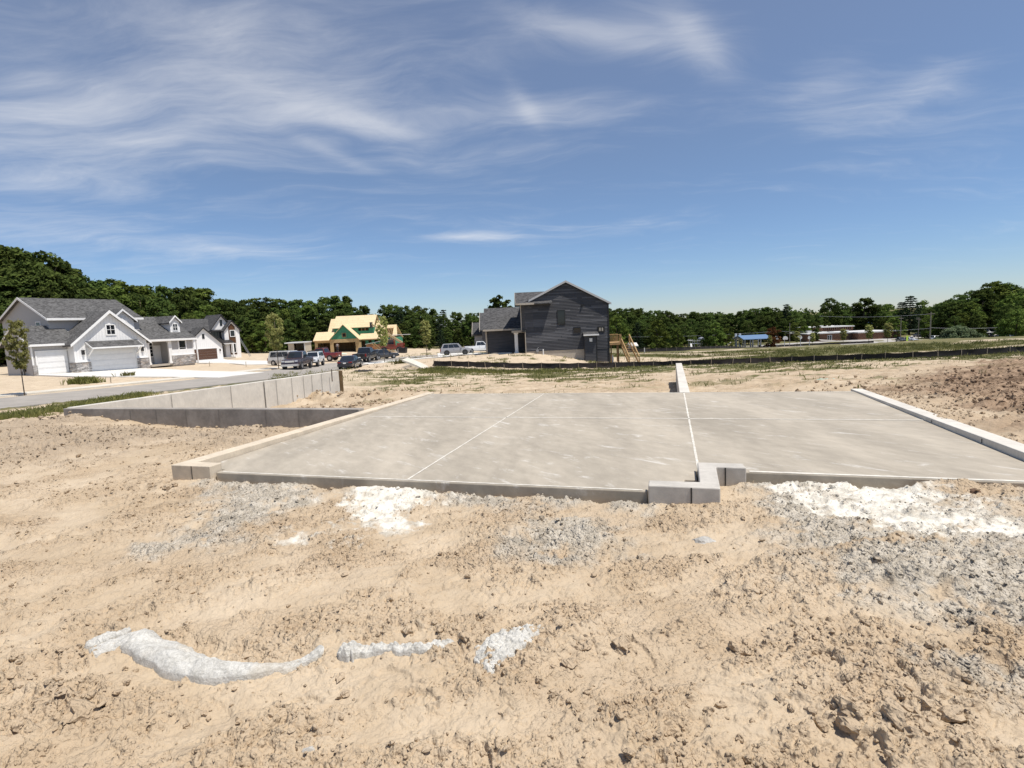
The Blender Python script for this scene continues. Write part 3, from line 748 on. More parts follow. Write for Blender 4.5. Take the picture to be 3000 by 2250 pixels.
def make_walls():
    # left curb with its short return
    mb = Mesh(); uvprism(mb, [(-6.56, 5.55), (-5.9, 5.55), (-5.9, 5.75), (-6.335, 5.76), (-6.335, 13.39), (-6.335, 13.62), (-6.56, 13.62)], -.6, slope)
    o = mb.build('foundation_curb', M['wall_top']); bevel(o, .01)
    tag(o, 'low concrete curb wall along the left edge of the slab', 'foundation wall')
    mb = Mesh(); uvprism(mb, [(-6.215, 5.545), (-6.206, 5.545), (-6.206, 5.549), (-6.215, 5.549)], -.5, .095); mb.build('form_seam', M['dark_gap'], o)
    # right curb
    mb = Mesh(); uvprism(mb, [(3.83, 6.3), (4.08, 6.3), (4.08, 13.56), (3.85, 13.56), (3.85, 13.36)], -.6, lambda v: slope(v) + .015)
    o = mb.build('foundation_curb', M['wall_new']); bevel(o, .012)
    tag(o, 'pale concrete curb wall along the right edge of the slab', 'foundation wall')
    for v in (6.9, 8.2, 9.6):
        mb = Mesh(); mb.box(0, 0, 0, 0, 0, 0); mb = Mesh(); uvprism(mb, [(3.825, v), (3.831, v), (3.831, v + .006), (3.825, v + .006)], .01, slope(v) - .005); mb.build('form_seam', M['dark_gap'], o)
    # z shaped pier between the two door openings
    mb = Mesh(); uvprism(mb, [(-.235, 5.49), (.455, 5.49), (.475, 6.29), (.79, 6.285), (.77, 6.47), (.285, 6.475), (.27, 5.685), (-.235, 5.68)], -.6, .105)
    o = mb.build('foundation_pier', M['wall_pier']); bevel(o, .012)
    tag(o, 'stepped concrete pier wall between the two garage openings', 'foundation wall')
    for (a, b) in ((.175, 5.487), (.565, 6.284)):
        mb = Mesh(); uvprism(mb, [(a, b - .004), (a + .014, b - .004), (a + .014, b + .004), (a, b + .004)], -.5, .098); mb.build('form_seam', M['dark_gap'], o)
    # long wall running back from the slab
    mb = Mesh(); uvprism(mb, [(.19, 13.42), (.43, 13.42), (.41, 21.95), (.185, 21.95)], -1.6, .0)
    o = mb.build('foundation_wall', M['wall_new']); bevel(o, .012)
    tag(o, 'narrow pale concrete wall running from the slab towards the silt fence', 'foundation wall')
    # house foundation on the left: two walls meeting at the far left corner
    A, B, C = W_A, U(-6.565, 10.2), W_C
    def wall(P, Q, th, z0, z1, side):
        d = (Q - P) / np.linalg.norm(Q - P); n = np.array([-d[1], d[0]]) * side * th
        mb = Mesh(); pts = [P, Q, Q + n, P + n]
        mb.add([(p[0], p[1], z0) for p in pts] + [(p[0], p[1], z1) for p in pts],
               [(3, 2, 1, 0), (4, 5, 6, 7), (0, 1, 5, 4), (1, 2, 6, 5), (2, 3, 7, 6), (3, 0, 4, 7)])
        return mb, d, n
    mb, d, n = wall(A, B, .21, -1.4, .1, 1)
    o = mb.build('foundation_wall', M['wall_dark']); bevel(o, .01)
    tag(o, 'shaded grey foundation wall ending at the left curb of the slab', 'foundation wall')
    L = np.linalg.norm(B - A)
    for s in (2.35, 3.2, 4.15, 5.15, 6.5, 7.4):
        if s < L:
            p = A + d * s - n / .21 * .003
            mb = Mesh(); mb.beam((p[0], p[1], -1.2), (p[0], p[1], .09), .006, .007); mb.build('form_seam', M['seam'], o)
    mb, d, n = wall(A + d * 0 + n * 1.004, C, .21, -2.2, .098, 1)
    o = mb.build('foundation_wall', M['wall_new']); bevel(o, .01)
    tag(o, 'long pale foundation wall along the street side at the left', 'foundation wall')
    L = np.linalg.norm(C - A)
    for i, s in enumerate((2.9, 5.0, 6.4, 6.95, 7.7, 8.3, 8.75, 9.3)):
        p = A + d * s - n / .21 * .003
        mb = Mesh(); mb.beam((p[0], p[1], -2), (p[0], p[1], .09), .035 if i == 2 else .007, .010); mb.build('form_seam', M['seam'], o)
    e = C + d * .05
    m = plain('old_board', (.16, .105, .05), .8, .25, 5)
    mb = Mesh(); mb.beam((e[0], e[1], -1.9), (e[0], e[1], .11), .04, .24)
    tag(mb.build('form_board', m), 'brown wooden board standing at the end of the long foundation wall', 'board')
    p = at(971, 1088, 23.0)
    mb = Mesh(); mb.tube([(p[0], p[1], -.3), (p[0] + .01, p[1], .23)], .02, 6)
    tag(mb.build('grade_stake', plain('rusty_steel', (.09, .06, .045), .7, .3, 8)), 'thin dark stake sticking up over the foundation wall', 'stake')
make_walls()

# ------------------------------------------------------------------ concrete spilled on the sand
def spill_mat():
    m, t, b = principled('spilled_concrete')
    g = geoco(t); n1 = t.noise(g, 14, 6, .7); n2 = t.noise(g, 85, 4, .75); n3 = t.noise(g, 3, 3, .5)
    c = t.mix(t.ramp(t.m('ADD', t.m('MULTIPLY', n1, .5), t.m('MULTIPLY', n2, .5)), .34, .62), (.38, .36, .315), (.66, .635, .575))
    c = t.mix(t.m('MULTIPLY', t.ramp(n3, .55, .7), .3), c, (.50, .40, .27))
    t.l.new(c, b.inputs['Base Color']); b.inputs['Roughness'].default_value = .92; b.inputs['Specular IOR Level'].default_value = .15
    bump(t, b, t.m('ADD', n2, t.noise(g, 40, 4, .7)), .8, .008)
    return m
M['spill'] = spill_mat()
def make_spill(i, label, rough, hk=.55, lift=0.0):
    P = np.array([p[:2] for p, w in SPILL[i]]); Wd = np.array([w for p, w in SPILL[i]])
    t = np.linspace(0, 1, len(P)); n = 260; tt = np.linspace(0, 1, n)
    # smooth centre line through the marks
    def sm(a):
        q = np.interp(tt, t, a); k = np.hanning(31); k /= k.sum()
        e = np.pad(q, 15, mode='edge'); return np.convolve(e, k, 'valid')
    cx, cy, w = sm(P[:, 0]), sm(P[:, 1]), np.interp(tt, t, Wd)
    d = np.gradient(np.stack([cx, cy], -1), axis=0); d /= np.linalg.norm(d, axis=1)[:, None] + 1e-9
    nx, ny = -d[:, 1], d[:, 0]
    a = np.linspace(-1, 1, 49)
    wob = 1 + .22 * perlin(tt[:, None] * 14 + i * 7, np.sign(a)[None, :] * 3 + .5, 200 + i)
    S = w[:, None] * wob * a[None, :]
    X = cx[:, None] + nx[:, None] * S; Y = cy[:, None] + ny[:, None] * S
    prof = np.sqrt(np.clip(1 - np.abs(a) ** 2.4, 0, 1))[None, :]
    h = w[:, None] * hk * prof
    x, y = X.ravel(), Y.ravel()
    det = (.5 * fbm(x / .05, y / .05, 210 + i, 4, .6) + .8 * np.clip(1 - (worley(x / .035, y / .03, 220 + i)[0] / .55) ** 2, 0, 1)).reshape(X.shape)
    h = h + rough * .8 * det * prof ** .7 + .012 * prof * fbm(x / .16, y / .13, 230 + i, 2).reshape(X.shape)
    Z = G(x, y).reshape(X.shape) + relief(x, y, np.full(x.shape, .12)).reshape(X.shape) + .024 + h + lift
    Z[:, 0] -= .05; Z[:, -1] -= .05; Z[0] -= .04; Z[-1] -= .04
    o = grid_object('concrete_spill', X, Y, Z, M['spill'])
    tag(o, label, 'concrete spill', 'strings of hardened concrete on the sand')
make_spill(0, 'long curved whitish ridge of hardened concrete at the lower left', .009, .46, .008)
make_spill(1, 'small broken flake of concrete at the head of the long ridge', .012, .6, .02)
make_spill(2, 'thin lumpy string of hardened concrete in the middle of the sand', .022, .5, .010)
make_spill(3, 'wide pebbly patch of spilled concrete right of the thin string', .024, .26, .006)
make_spill(4, 'short pebbly tail of concrete below the wide patch', .020, .3, .006)

# ------------------------------------------------------------------ loose clods (countless)
def ico():
    p = (1 + 5 ** .5) / 2
    v = np.array([(-1, p, 0), (1, p, 0), (-1, -p, 0), (1, -p, 0), (0, -1, p), (0, 1, p), (0, -1, -p), (0, 1, -p), (p, 0, -1), (p, 0, 1), (-p, 0, -1), (-p, 0, 1)], float)
    f = [(0, 11, 5), (0, 5, 1), (0, 1, 7), (0, 7, 10), (0, 10, 11), (1, 5, 9), (5, 11, 4), (11, 10, 2), (10, 7, 6), (7, 1, 8), (3, 9, 4), (3, 4, 2), (3, 2, 6), (3, 6, 8), (3, 8, 9), (4, 9, 5), (2, 4, 11), (6, 2, 10), (8, 6, 7), (9, 8, 1)]
    v /= np.linalg.norm(v, axis=1)[:, None]
    # one subdivision
    V = [tuple(q) for q in v]; cache = {}
    def mid(a, b):
        k = (min(a, b), max(a, b))
        if k not in cache:
            q = (np.array(V[a]) + np.array(V[b])); q /= np.linalg.norm(q); cache[k] = len(V); V.append(tuple(q))
        return cache[k]
    F = []
    for a, b, c in f:
        x, y, z = mid(a, b), mid(b, c), mid(c, a); F += [(a, x, z), (b, y, x), (c, z, y), (x, y, z)]
    return np.array(V), np.array(F)
ICO_V2, ICO_F2 = ico(); ICO_V1 = ICO_V2[:12]; ICO_F1 = np.array([(0, 11, 5), (0, 5, 1), (0, 1, 7), (0, 7, 10), (0, 10, 11), (1, 5, 9), (5, 11, 4), (11, 10, 2), (10, 7, 6), (7, 1, 8), (3, 9, 4), (3, 4, 2), (3, 2, 6), (3, 6, 8), (3, 8, 9), (4, 9, 5), (2, 4, 11), (6, 2, 10), (8, 6, 7), (9, 8, 1)])
def make_clods(name, x, y, s, seed, mat, label, cat):
    rs = np.random.RandomState(seed); n = len(x)
    ICO_V, ICO_F = (ICO_V1, ICO_F1) if n > 9000 else (ICO_V2, ICO_F2); k = len(ICO_V)
    z = G(x, y) + relief(x, y, np.full(x.shape, .012))
    ax = rs.uniform(.6, 1.25, (n, 3)); ax[:, 2] *= .7
    ang = rs.uniform(0, 6.28, n); ca, sa = np.cos(ang), np.sin(ang)
    tilt = rs.normal(0, .35, n)
    bumps = 1 + .22 * rs.normal(0, 1, (n, k))
    v = ICO_V[None] * bumps[:, :, None] * ax[:, None] * s[:, None, None]
    vz = v[:, :, 2] * np.cos(tilt)[:, None] - v[:, :, 0] * np.sin(tilt)[:, None]; vx0 = v[:, :, 0] * np.cos(tilt)[:, None] + v[:, :, 2] * np.sin(tilt)[:, None]
    vx = vx0 * ca[:, None] - v[:, :, 1] * sa[:, None]; vy = vx0 * sa[:, None] + v[:, :, 1] * ca[:, None]
    co = np.stack([vx + x[:, None], vy + y[:, None], vz + (z + s * .25)[:, None]], -1).reshape(-1, 3)
    f = (ICO_F[None] + (np.arange(n) * k)[:, None, None]).reshape(-1, 3)
    Zs = zones(x, y); col = np.repeat(np.stack([Zs[0], Zs[1] * 0, Zs[2], Zs[3]], -1), k, 0)
    ex = np.repeat(np.stack([np.full(n, .6), Zs[4], np.zeros(n), np.ones(n)], -1), k, 0)  # clods take the same damp and painted brown shade tint
    o = fast_mesh(name, co, f, mat, {'zones': col, 'extra': ex}, smooth=False)
    kind(o, 'stuff', label, cat)
def scatter_clods():
    rs = np.random.RandomState(3); n = 300000
    a = rs.uniform(-.95, .95, n); r = 1.2 + 15 * rs.rand(n) ** 1.2
    x, y = r * np.sin(a), r * np.cos(a)
    Zs = zones(x, y); m = crumb_mask(x, y)
    p = .02 + .34 * m ** 2 * (1 - .6 * Zs[3]) + .30 * Zs[3] * (1 - .8 * Zs[0]) + .04 * Zs[4]
    keep = (rs.rand(n) < p * .5) & (poly_sd(x, y, SLABF) > .05)
    x, y, r = x[keep], y[keep], r[keep]
    s = np.clip(np.exp(rs.normal(-5.25, .5, len(x))), .0028, .03) * (1 + .075 * r)
    make_clods('dirt_clods', x, y, s, 4, M['soil'], 'loose crumbs and clods of dry sand', 'clods')
    # heaps of larger lumps: by the walls and in the ploughed corner
    X = []; Y = []; S = []
    def patch(px, py, sx, sy, n, s0):
        p = on(px, py); X.append(p[0] + rs.normal(0, sx, n)); Y.append(p[1] + rs.normal(0, sy, n)); S.append(np.exp(rs.normal(math.log(s0), .5, n)))
    patch(240, 1240, 1.3, .3, 60, .03); patch(420, 1262, 1.6, .4, 60, .022); patch(800, 1250, 1.1, .45, 320, .03); patch(640, 1280, 2, .6, 60, .018)
    patch(900, 1182, 2.6, .8, 400, .04); patch(1080, 1190, 1.5, .6, 180, .035); patch(2750, 1160, 1.5, .9, 300, .014); patch(2900, 1130, 2.4, 1.6, 700, .024); patch(2970, 1190, 1.0, .8, 200, .022); patch(2800, 1200, 1.6, .8, 200, .014)
    patch(2950, 1090, 3, 1.6, 300, .02); patch(1400, 1125, 8, 2.5, 300, .025); patch(100, 1290, 2, .8, 60, .018)
    for q in ((120, 2105, .16, .07, 6, .022), (250, 2040, .3, .1, 16, .016), (1920, 2150, .3, .12, 40, .014), (2480, 2160, .25, .1, 30, .014), (2690, 2120, .2, .08, 10, .025), (2230, 1900, .25, .08, 30, .014), (700, 2090, .3, .1, 30, .013), (1300, 1880, .3, .08, 30, .012), (1780, 1990, .4, .15, 40, .012), (2900, 1900, .4, .15, 50, .014), (60, 1990, .3, .12, 30, .013)): patch(*q)
    patch(2850, 1432, .6, .15, 50, .025); patch(640, 1420, .5, .15, 40, .03)
    x, y, s = np.concatenate(X), np.concatenate(Y), np.clip(np.concatenate(S), .006, .10)
    k = poly_sd(x, y, SLABF) > .5
    make_clods('dirt_lumps', x[k], y[k], s[k], 5, M['soil'], 'larger lumps of dug up dirt around the foundation', 'dirt lumps')
scatter_clods()
def rock(name, px, py, sx, sy, sz, label, cat, mat, seed, rz=0, lift=.0):
    rs = np.random.RandomState(seed); p = on(px, py)
    bm = __import__('bmesh').new(); __import__('bmesh').ops.create_icosphere(bm, subdivisions=3, radius=1)
    for v in bm.verts:
        c = v.co; k = 1 + .22 * float(perlin(np.array([c.x * 1.7 + seed]), np.array([c.y * 1.7 + c.z * 2.1]), seed)[0]) + .1 * float(perlin(np.array([c.x * 5]), np.array([c.y * 5 + c.z * 6]), seed)[0])
        v.co = Vector((c.x * sx * k, c.y * sy * k, max(c.z, -.5) * sz * k))
    me = bpy.data.meshes.new(name); bm.to_mesh(me); bm.free(); me.materials.append(mat)
    o = bpy.data.objects.new(name, me); COL.objects.link(o); o.location = (p[0], p[1], p[2] + lift); o.rotation_euler = (0, 0, rz)
    return tag(o, label, cat)
mbrown = plain('brown_clod', (.15, .09, .055), .95, .35, 7, bumpd=.01)
mtan = plain('tan_clod', (.46, .36, .25), .95, .2, 7, bumpd=.01)
mgrey = plain('grey_rubble', (.42, .40, .36), .95, .3, 12, bumpd=.01)
rock('dirt_boulder', 2788, 1118, .17, .14, .15, 'biggest dark brown clod standing in the ploughed soil', 'clod', mbrown, 3)
rock('dirt_boulder', 2855, 1450, .06, .055, .06, 'dark clod of dirt beside the right front edge of the slab', 'clod', mbrown, 5)
rock('dirt_boulder', 290, 1228, .34, .2, .16, 'flat pale clod leaning on the shaded foundation wall', 'clod', mtan, 7, .3)
rock('dirt_boulder', 118, 1240, .5, .25, .16, 'dark edged clod left of the foundation corner', 'clod', mtan, 9, -.2)
rock('concrete_crumb', 905, 2212, .045, .035, .04, 'small heap of grey concrete crumbs at the bottom of the sand', 'rubble', mgrey, 11)
rock('concrete_crumb', 800, 1480, .1, .07, .03, 'tilted flat crust of concrete in the grey washout', 'rubble', mtan, 13, .5)
rock('stone', 2060, 1592, .10, .06, .05, 'smooth flat clod of clay at the edge of the grey washout', 'stone', mgrey, 15)

# ------------------------------------------------------------------ house materials
def shingles(name, a, b_):
    m, t, b = principled(name); g = objco(t)
    n = t.noise(t.mapping(g, (1, 1, 2.2)), 5.5, 4, .75); n2 = t.noise(g, .9, 4, .6)
    v = t.new('ShaderNodeTexVoronoi'); t.l.new(t.mapping(g, (1.2, 1.2, 4)), v.inputs['Vector']); v.inputs['Scale'].default_value = 4
    sc = t.new('ShaderNodeSeparateColor'); t.l.new(v.outputs['Color'], sc.inputs[0])
    c = t.mix(t.ramp(t.m('ADD', t.m('MULTIPLY', n, .5), t.m('ADD', t.m('MULTIPLY', sc.outputs[0], .3), t.m('MULTIPLY', n2, .2))), .3, .68), a, b_)
    t.l.new(c, b.inputs['Base Color']); b.inputs['Roughness'].default_value = .95; b.inputs['Specular IOR Level'].default_value = .15
    bump(t, b, n, .6, .03); return m
def lap(name, col, pitch, vert=False, depth=.02, var=.06):
    """clapboards (or boards and battens): a saw tooth in the bump, tone unevenness along the boards"""
    m, t, b = principled(name); g = objco(t)
    s = t.new('ShaderNodeSeparateXYZ'); t.l.new(g, s.inputs[0])
    co = t.m('ADD', s.outputs[0], s.outputs[1]) if vert else s.outputs[2]
    q = t.m('FRACT', t.m('DIVIDE', co, pitch))
    h = t.ramp(t.m('ABSOLUTE', t.m('SUBTRACT', q, .5)), .34, .42) if vert else t.m('SUBTRACT', 1.0, q)
    n = t.noise(t.mapping(g, (.6, .6, 6) if not vert else (3, 3, .5)), 2.2, 4, .6)
    c = t.mix(n, [k * (1 - var) for k in col], [k * (1 + var) for k in col])
    t.l.new(c, b.inputs['Base Color']); b.inputs['Roughness'].default_value = .6; b.inputs['Specular IOR Level'].default_value = .3
    bump(t, b, h, 1.0, depth); return m
def stone_mat():
    m, t, b = principled('stone_veneer'); g = objco(t)
    v = t.new('ShaderNodeTexVoronoi'); t.l.new(t.mapping(g, (1, 1, 2.4)), v.inputs['Vector']); v.inputs['Scale'].default_value = 2.6
    sc = t.new('ShaderNodeSeparateColor'); t.l.new(v.outputs['Color'], sc.inputs[0])
    e = t.new('ShaderNodeTexVoronoi', feature='DISTANCE_TO_EDGE'); t.l.new(t.mapping(g, (1, 1, 2.4)), e.inputs['Vector']); e.inputs['Scale'].default_value = 2.6
    c = t.mix(sc.outputs[0], (.20, .19, .185), (.55, .52, .49)); c = t.mix(t.m('MULTIPLY', t.ramp(sc.outputs[1], .6, .9), .5), c, (.42, .33, .25))
    c = t.mix(t.ramp(e.outputs['Distance'], .05, .0), c, (.16, .15, .14))
    t.l.new(c, b.inputs['Base Color']); b.inputs['Roughness'].default_value = .9
    bump(t, b, t.ramp(e.outputs['Distance'], 0, .15), .8, .03); return m
def osb_mat(name, a, b_, sheets=True):
    m, t, b = principled(name); g = objco(t)
    n = t.noise(t.mapping(g, (1, 1, 3)), 3.0, 6, .7); br = t.new('ShaderNodeTexBrick'); br.offset = .5
    s = t.new('ShaderNodeSeparateXYZ'); t.l.new(g, s.inputs[0]); cm = t.new('ShaderNodeCombineXYZ'); t.l.new(s.outputs[0], cm.inputs[0]); t.l.new(t.m('ADD', t.m('MULTIPLY', s.outputs[1], 1.0), s.outputs[2]), cm.inputs[1])
    t.l.new(cm.outputs[0], br.inputs['Vector']); br.inputs['Scale'].default_value = 1.0
    br.inputs['Brick Width'].default_value = 2.4; br.inputs['Row Height'].default_value = 1.2; br.inputs['Mortar Size'].default_value = .018
    c = t.mix(t.ramp(n, .3, .7), a, b_)
    if sheets:
        c = t.mix(br.outputs['Fac'], c, [k * .72 for k in a])
        sc2 = t.new('ShaderNodeSeparateColor'); br.inputs['Color1'].default_value = (0, 0, 0, 1); br.inputs['Color2'].default_value = (1, 1, 1, 1); t.l.new(br.outputs['Color'], sc2.inputs[0])
        c = t.mix(t.m('MULTIPLY', sc2.outputs[0], .25), c, [min(1, k * 1.12) for k in b_])
    t.l.new(c, b.inputs['Base Color']); b.inputs['Roughness'].default_value = .8; b.inputs['Specular IOR Level'].default_value = .2
    return m
M['roof_grey'] = shingles('roof_shingles', (.055, .053, .051), (.145, .141, .136))
M['roof_dark'] = shingles('roof_shingles_dark', (.045, .044, .044), (.115, .112, .11))
M['lap_white'] = lap('lap_siding_white', (.78, .765, .74), .13)
M['lap_grey'] = lap('lap_siding_grey', (.42, .405, .39), .13)
M['batten_white'] = lap('board_and_batten', (.80, .785, .76), .30, True)
M['batten_grey'] = lap('board_and_batten_grey', (.46, .44, .42), .32, True)
M['white_wall'] = lap('white_siding', (.82, .80, .77), .35, True, .012)
M['stone'] = stone_mat()
M['osb'] = osb_mat('roof_sheathing', (.62, .47, .27), (.74, .59, .37))
M['osb_wall'] = osb_mat('wall_sheathing', (.42, .29, .14), (.55, .40, .21))
M['green'] = osb_mat('green_sheathing', (.045, .20, .115), (.075, .275, .17))
M['brown_door'] = lap('brown_panel_door', (.105, .055, .035), .53, False, .02)
M['brown_siding'] = lap('brown_wood_siding', (.10, .047, .02), .2, False, .02, .4)
M['black_trim'] = plain('black_trim', (.025, .024, .024), .5, .1)
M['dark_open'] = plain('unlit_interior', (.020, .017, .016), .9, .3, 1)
M['dark_siding'] = plain('dark_siding', (.072, .071, .075), .65, .22, 1.1, stretch=(.5, .5, 7), spec=.35)
M['lumber'] = plain('treated_lumber', (.42, .27, .125), .8, .25, 2.5, stretch=(1, 1, 3))
M['lumber_dark'] = plain('dark_lumber', (.20, .13, .065), .85, .25, 2.5)  # darker lumber; its tone also makes the framed house lining look unlit
M['grey_metal'] = plain('grey_metal', (.40, .40, .41), .4, .1, metal=.6)
M['found'] = concrete('foundation_concrete', (.46, .41, .34), (1, 1, 1), .15, 0, .9, .8)

def window(par, x0, x1, z0, z1, y, k=1.0, frame='white_trim', fw=.09, bars=(1, 1), name='window', depth=.05, glass='glass'):
    """front facing window: frame proud of the wall, recessed pane, glazing bars"""
    f = Mesh(); f.k = k
    f.box(x0 - fw, x0, y - depth, y + .02, z0 - fw, z1 + fw); f.box(x1, x1 + fw, y - depth, y + .02, z0 - fw, z1 + fw)
    f.box(x0, x1, y - depth, y + .02, z1, z1 + fw); f.box(x0, x1, y - depth, y + .02, z0 - fw, z0)
    bw = .022
    for i in range(1, bars[0]): c = x0 + (x1 - x0) * i / bars[0]; f.box(c - bw, c + bw, y - depth * .7, y + .015, z0, z1)
    for j in range(1, bars[1]): c = z0 + (z1 - z0) * j / bars[1]; f.box(x0, x1, y - depth * .72, y + .014, c - bw, c + bw)
    o = f.build(name, M[frame], par)
    p = Mesh(); p.k = k; p.box(x0, x1, y - .012, y + .01, z0, z1); p.build('pane', M[glass], o)
    return o
def door_panels(par, x0, x1, z0, z1, y, mat, k, rows=4, cols=4, name='garage_door'):
    d = Mesh(); d.k = k
    rh = (z1 - z0) / rows
    for r in range(rows):
        d.box(x0, x1, y, y + .05, z0 + r * rh + .012, z0 + (r + 1) * rh - .004)
        cw = (x1 - x0) / cols
        for c in range(cols): d.box(x0 + c * cw + .08, x0 + (c + 1) * cw - .08, y - .012, y - .001, z0 + r * rh + .1, z0 + (r + 1) * rh - .1)
    return d.build(name, mat, par)
def gable_roof(par, x0, x1, y0, y1, ze, zr, axis, mat, k, oh=.35, rk=.3, t=.16, name='roof'):
    """two slope roof; axis = direction of the ridge ('x' along the front, 'y' front to back)"""
    mb = Mesh(); mb.k = k
    if axis == 'x':
        m = (y0 + y1) / 2; sl = (zr - ze) / (m - y0); a = ze - oh * sl
        P = [(y0 - oh, a), (m, zr), (y1 + oh, a), (y1 + oh, a - t), (m, zr - t), (y0 - oh, a - t)]
        mb.prism(P, 'x', x0 - rk, x1 + rk)
    else:
        m = (x0 + x1) / 2; sl = (zr - ze) / (m - x0); a = ze - oh * sl
        P = [(x0 - oh, a), (m, zr), (x1 + oh, a), (x1 + oh, a - t), (m, zr - t), (x0 - oh, a - t)]
        mb.prism(P, 'y', y0 - rk, y1 + rk)
    o = mb.build(name, mat, par); return o, a
def rake(par, x0, x1, ze, zr, y, k, mat, oh=.35, w=.2, th=.05):
    """barge boards and eave stubs on a front gable"""
    m = (x0 + x1) / 2; sl = (zr - ze) / (m - x0); a = ze - oh * sl
    mb = Mesh(); mb.k = k
    for s in (-1, 1):
        xe = m + s * (m - x0 + oh)
        P = [(xe, a + .02), (m, zr + .02), (m, zr + .02 - w * 1.25), (xe, a + .02 - w)]
        mb.prism(P, 'y', y - th, y - .003)
    return mb.build('barge_board', mat, par)

# ------------------------------------------------------------------ grey gabled house on the left
def house_grey():
    k = H1K
    h = thing('gabled_house', 'large light grey house with white gable, stone base and two white garage doors', 'house', (P1[0], P1[1], P1[2]), math.pi / 2 - H1_AZ)
    def mb(): m = Mesh(); m.k = k; return m
    zb = -.7
    # bodies
    b = mb(); b.prism([(.0, zb), (4.4, zb), (4.4, 2.95), (2.2, 4.45), (.0, 2.95)], 'x', .12, 3.4); b.build('garage_wing_wall', M['batten_grey'], h)
    b = mb(); b.prism([(3.0, zb), (9.75, zb), (9.75, 2.9), (6.38, 5.72), (3.0, 2.9)], 'y', -1.0, 5.5); b.build('front_gable_wall', M['batten_white'], h)
    b = mb(); b.prism([(1.75, zb), (10.0, zb), (10.0, 5.3), (5.88, 7.32), (1.75, 5.3)], 'x', 2.6, 11.0); b.build('upper_wall', M['lap_grey'], h)
    b = mb(); b.box(10.9, 15.75, 1.8, 8.8, zb, 2.9); b.box(13.1, 15.75, 0, 1.9, zb, 2.9); b.build('right_wing_wall', M['batten_grey'], h)
    b = mb(); b.prism([(1.75, 2.6), (9.0, 2.6), (9.0, 2.9), (4.6, 5.35), (.2, 2.9), (.2, 2.6)], 'x', 9.4, 15.6); b.build('right_gable_wall', M['lap_grey'], h)
    b = mb(); b.prism([(7.7, 2.9), (10.0, 2.9), (10.0, 5.05), (8.85, 6.0), (7.7, 5.05)], 'y', 1.0, 3.0); b.build('bay_wall', M['lap_white'], h)
    # roofs
    gable_roof(h, .12, 3.6, 0, 4.4, 3.0, 4.56, 'x', M['roof_grey'], k, .35, .28)
    gable_roof(h, 3.0, 9.75, -1.0, 6.3, 2.93, 5.86, 'y', M['roof_grey'], k, .38, .32)
    gable_roof(h, 2.6, 11.0, 1.75, 10.0, 5.4, 7.45, 'x', M['roof_grey'], k, .35, .3)
    gable_roof(h, 9.5, 15.75, 0.0, 9.2, 2.93, 5.45, 'x', M['roof_grey'], k, .35, .35)
    gable_roof(h, 7.7, 10.0, 1.0, 5.0, 5.1, 6.12, 'y', M['roof_grey'], k, .25, .25, .12)
    rake(h, 3.0, 9.75, 2.93, 5.86, -1.33, k, M['white_trim'], .38, .24)
    rake(h, 7.7, 10.0, 5.1, 6.12, .74, k, M['white_trim'], .25, .17)
    f = mb()
    f.box(-.18, 2.62, -.42, -.36, 2.60, 2.80); f.box(10.14, 16.1, -.42, -.36, 2.56, 2.78); f.box(2.3, 7.3, 1.33, 1.39, 5.02, 5.24); f.box(10.3, 11.3, 1.33, 1.39, 5.02, 5.24)
    f.build('gutter', M['white_trim'], h)
    f = mb()      # left side rakes (edge of the upper and wing gables)
    for (y0, y1, ze, zr, x, oh) in ((1.75, 10.0, 5.4, 7.45, 2.29, .35), (0, 4.4, 3.0, 4.56, -.17, .35)):
        m = (y0 + y1) / 2; sl = (zr - ze) / (m - y0); a = ze - oh * sl
        for s in (-1, 1):
            ye = m + s * (m - y0 + oh); f.prism([(ye, a + .02), (m, zr + .02), (m, zr - .2), (ye, a - .18)], 'x', x - .03, x)
    f.build('barge_board', M['white_trim'], h)
    # doors
    door_panels(h, .46, 2.9, 0, 2.1, -.03, M['white_door'], k, 4, 1)
    door_panels(h, 4.33, 8.55, -.12, 2.08, -1.03, M['white_door'], k, 4, 1)
    f = mb(); f.box(.36, .46, -.07, .02, 0, 2.1); f.box(.36, 3.0, -.07, .02, 2.1, 2.2)
    f.box(4.22, 4.33, -1.08, -1.0, -.1, 2.2); f.box(8.55, 8.66, -1.08, -1.0, -.1, 2.2); f.box(4.22, 8.66, -1.085, -1.0, 2.2, 2.3)
    f.box(2.97, 3.12, -1.07, -1.0, .93, 2.85); f.box(9.63, 9.79, -1.07, -1.0, .93, 2.85); f.box(3.12, 4.22, -1.07, -1.0, .93, 1.06); f.box(8.66, 9.63, -1.07, -1.0, .93, 1.06)
    f.box(.08, .2, -.06, 0, .9, 2.62); f.build('door_trim', M['white_trim'], h)
    s = mb(); s.box(2.96, 4.26, -1.16, -.98, -.5, .90); s.box(8.62, 9.84, -1.16, -.98, -.5, .9); s.box(2.94, 3.06, -1.0, .05, -.5, .9); s.box(.06, .40, -.13, .0, -.5, .88); s.box(13.05, 15.8, -.14, .0, -.2, .86); s.box(15.74, 15.86, -.12, 2.5, -.2, .86)
    s.build('stone_base', M['stone'], h)
    s = mb(); s.box(13.02, 15.84, -.16, -.02, .86, .96); s.box(2.93, 4.27, -1.2, -.98, .9, .96); s.box(8.6, 9.87, -1.2, -.98, .9, .96); s.build('stone_cap', M['white_trim'], h)
    # awning over the double door
    aw = mb(); aw.prism([(-1.0, 2.88), (-2.05, 2.28), (-2.05, 2.20), (-1.0, 2.74)], 'x', 4.05, 8.85); ao = aw.build('awning', M['roof_grey'], h)
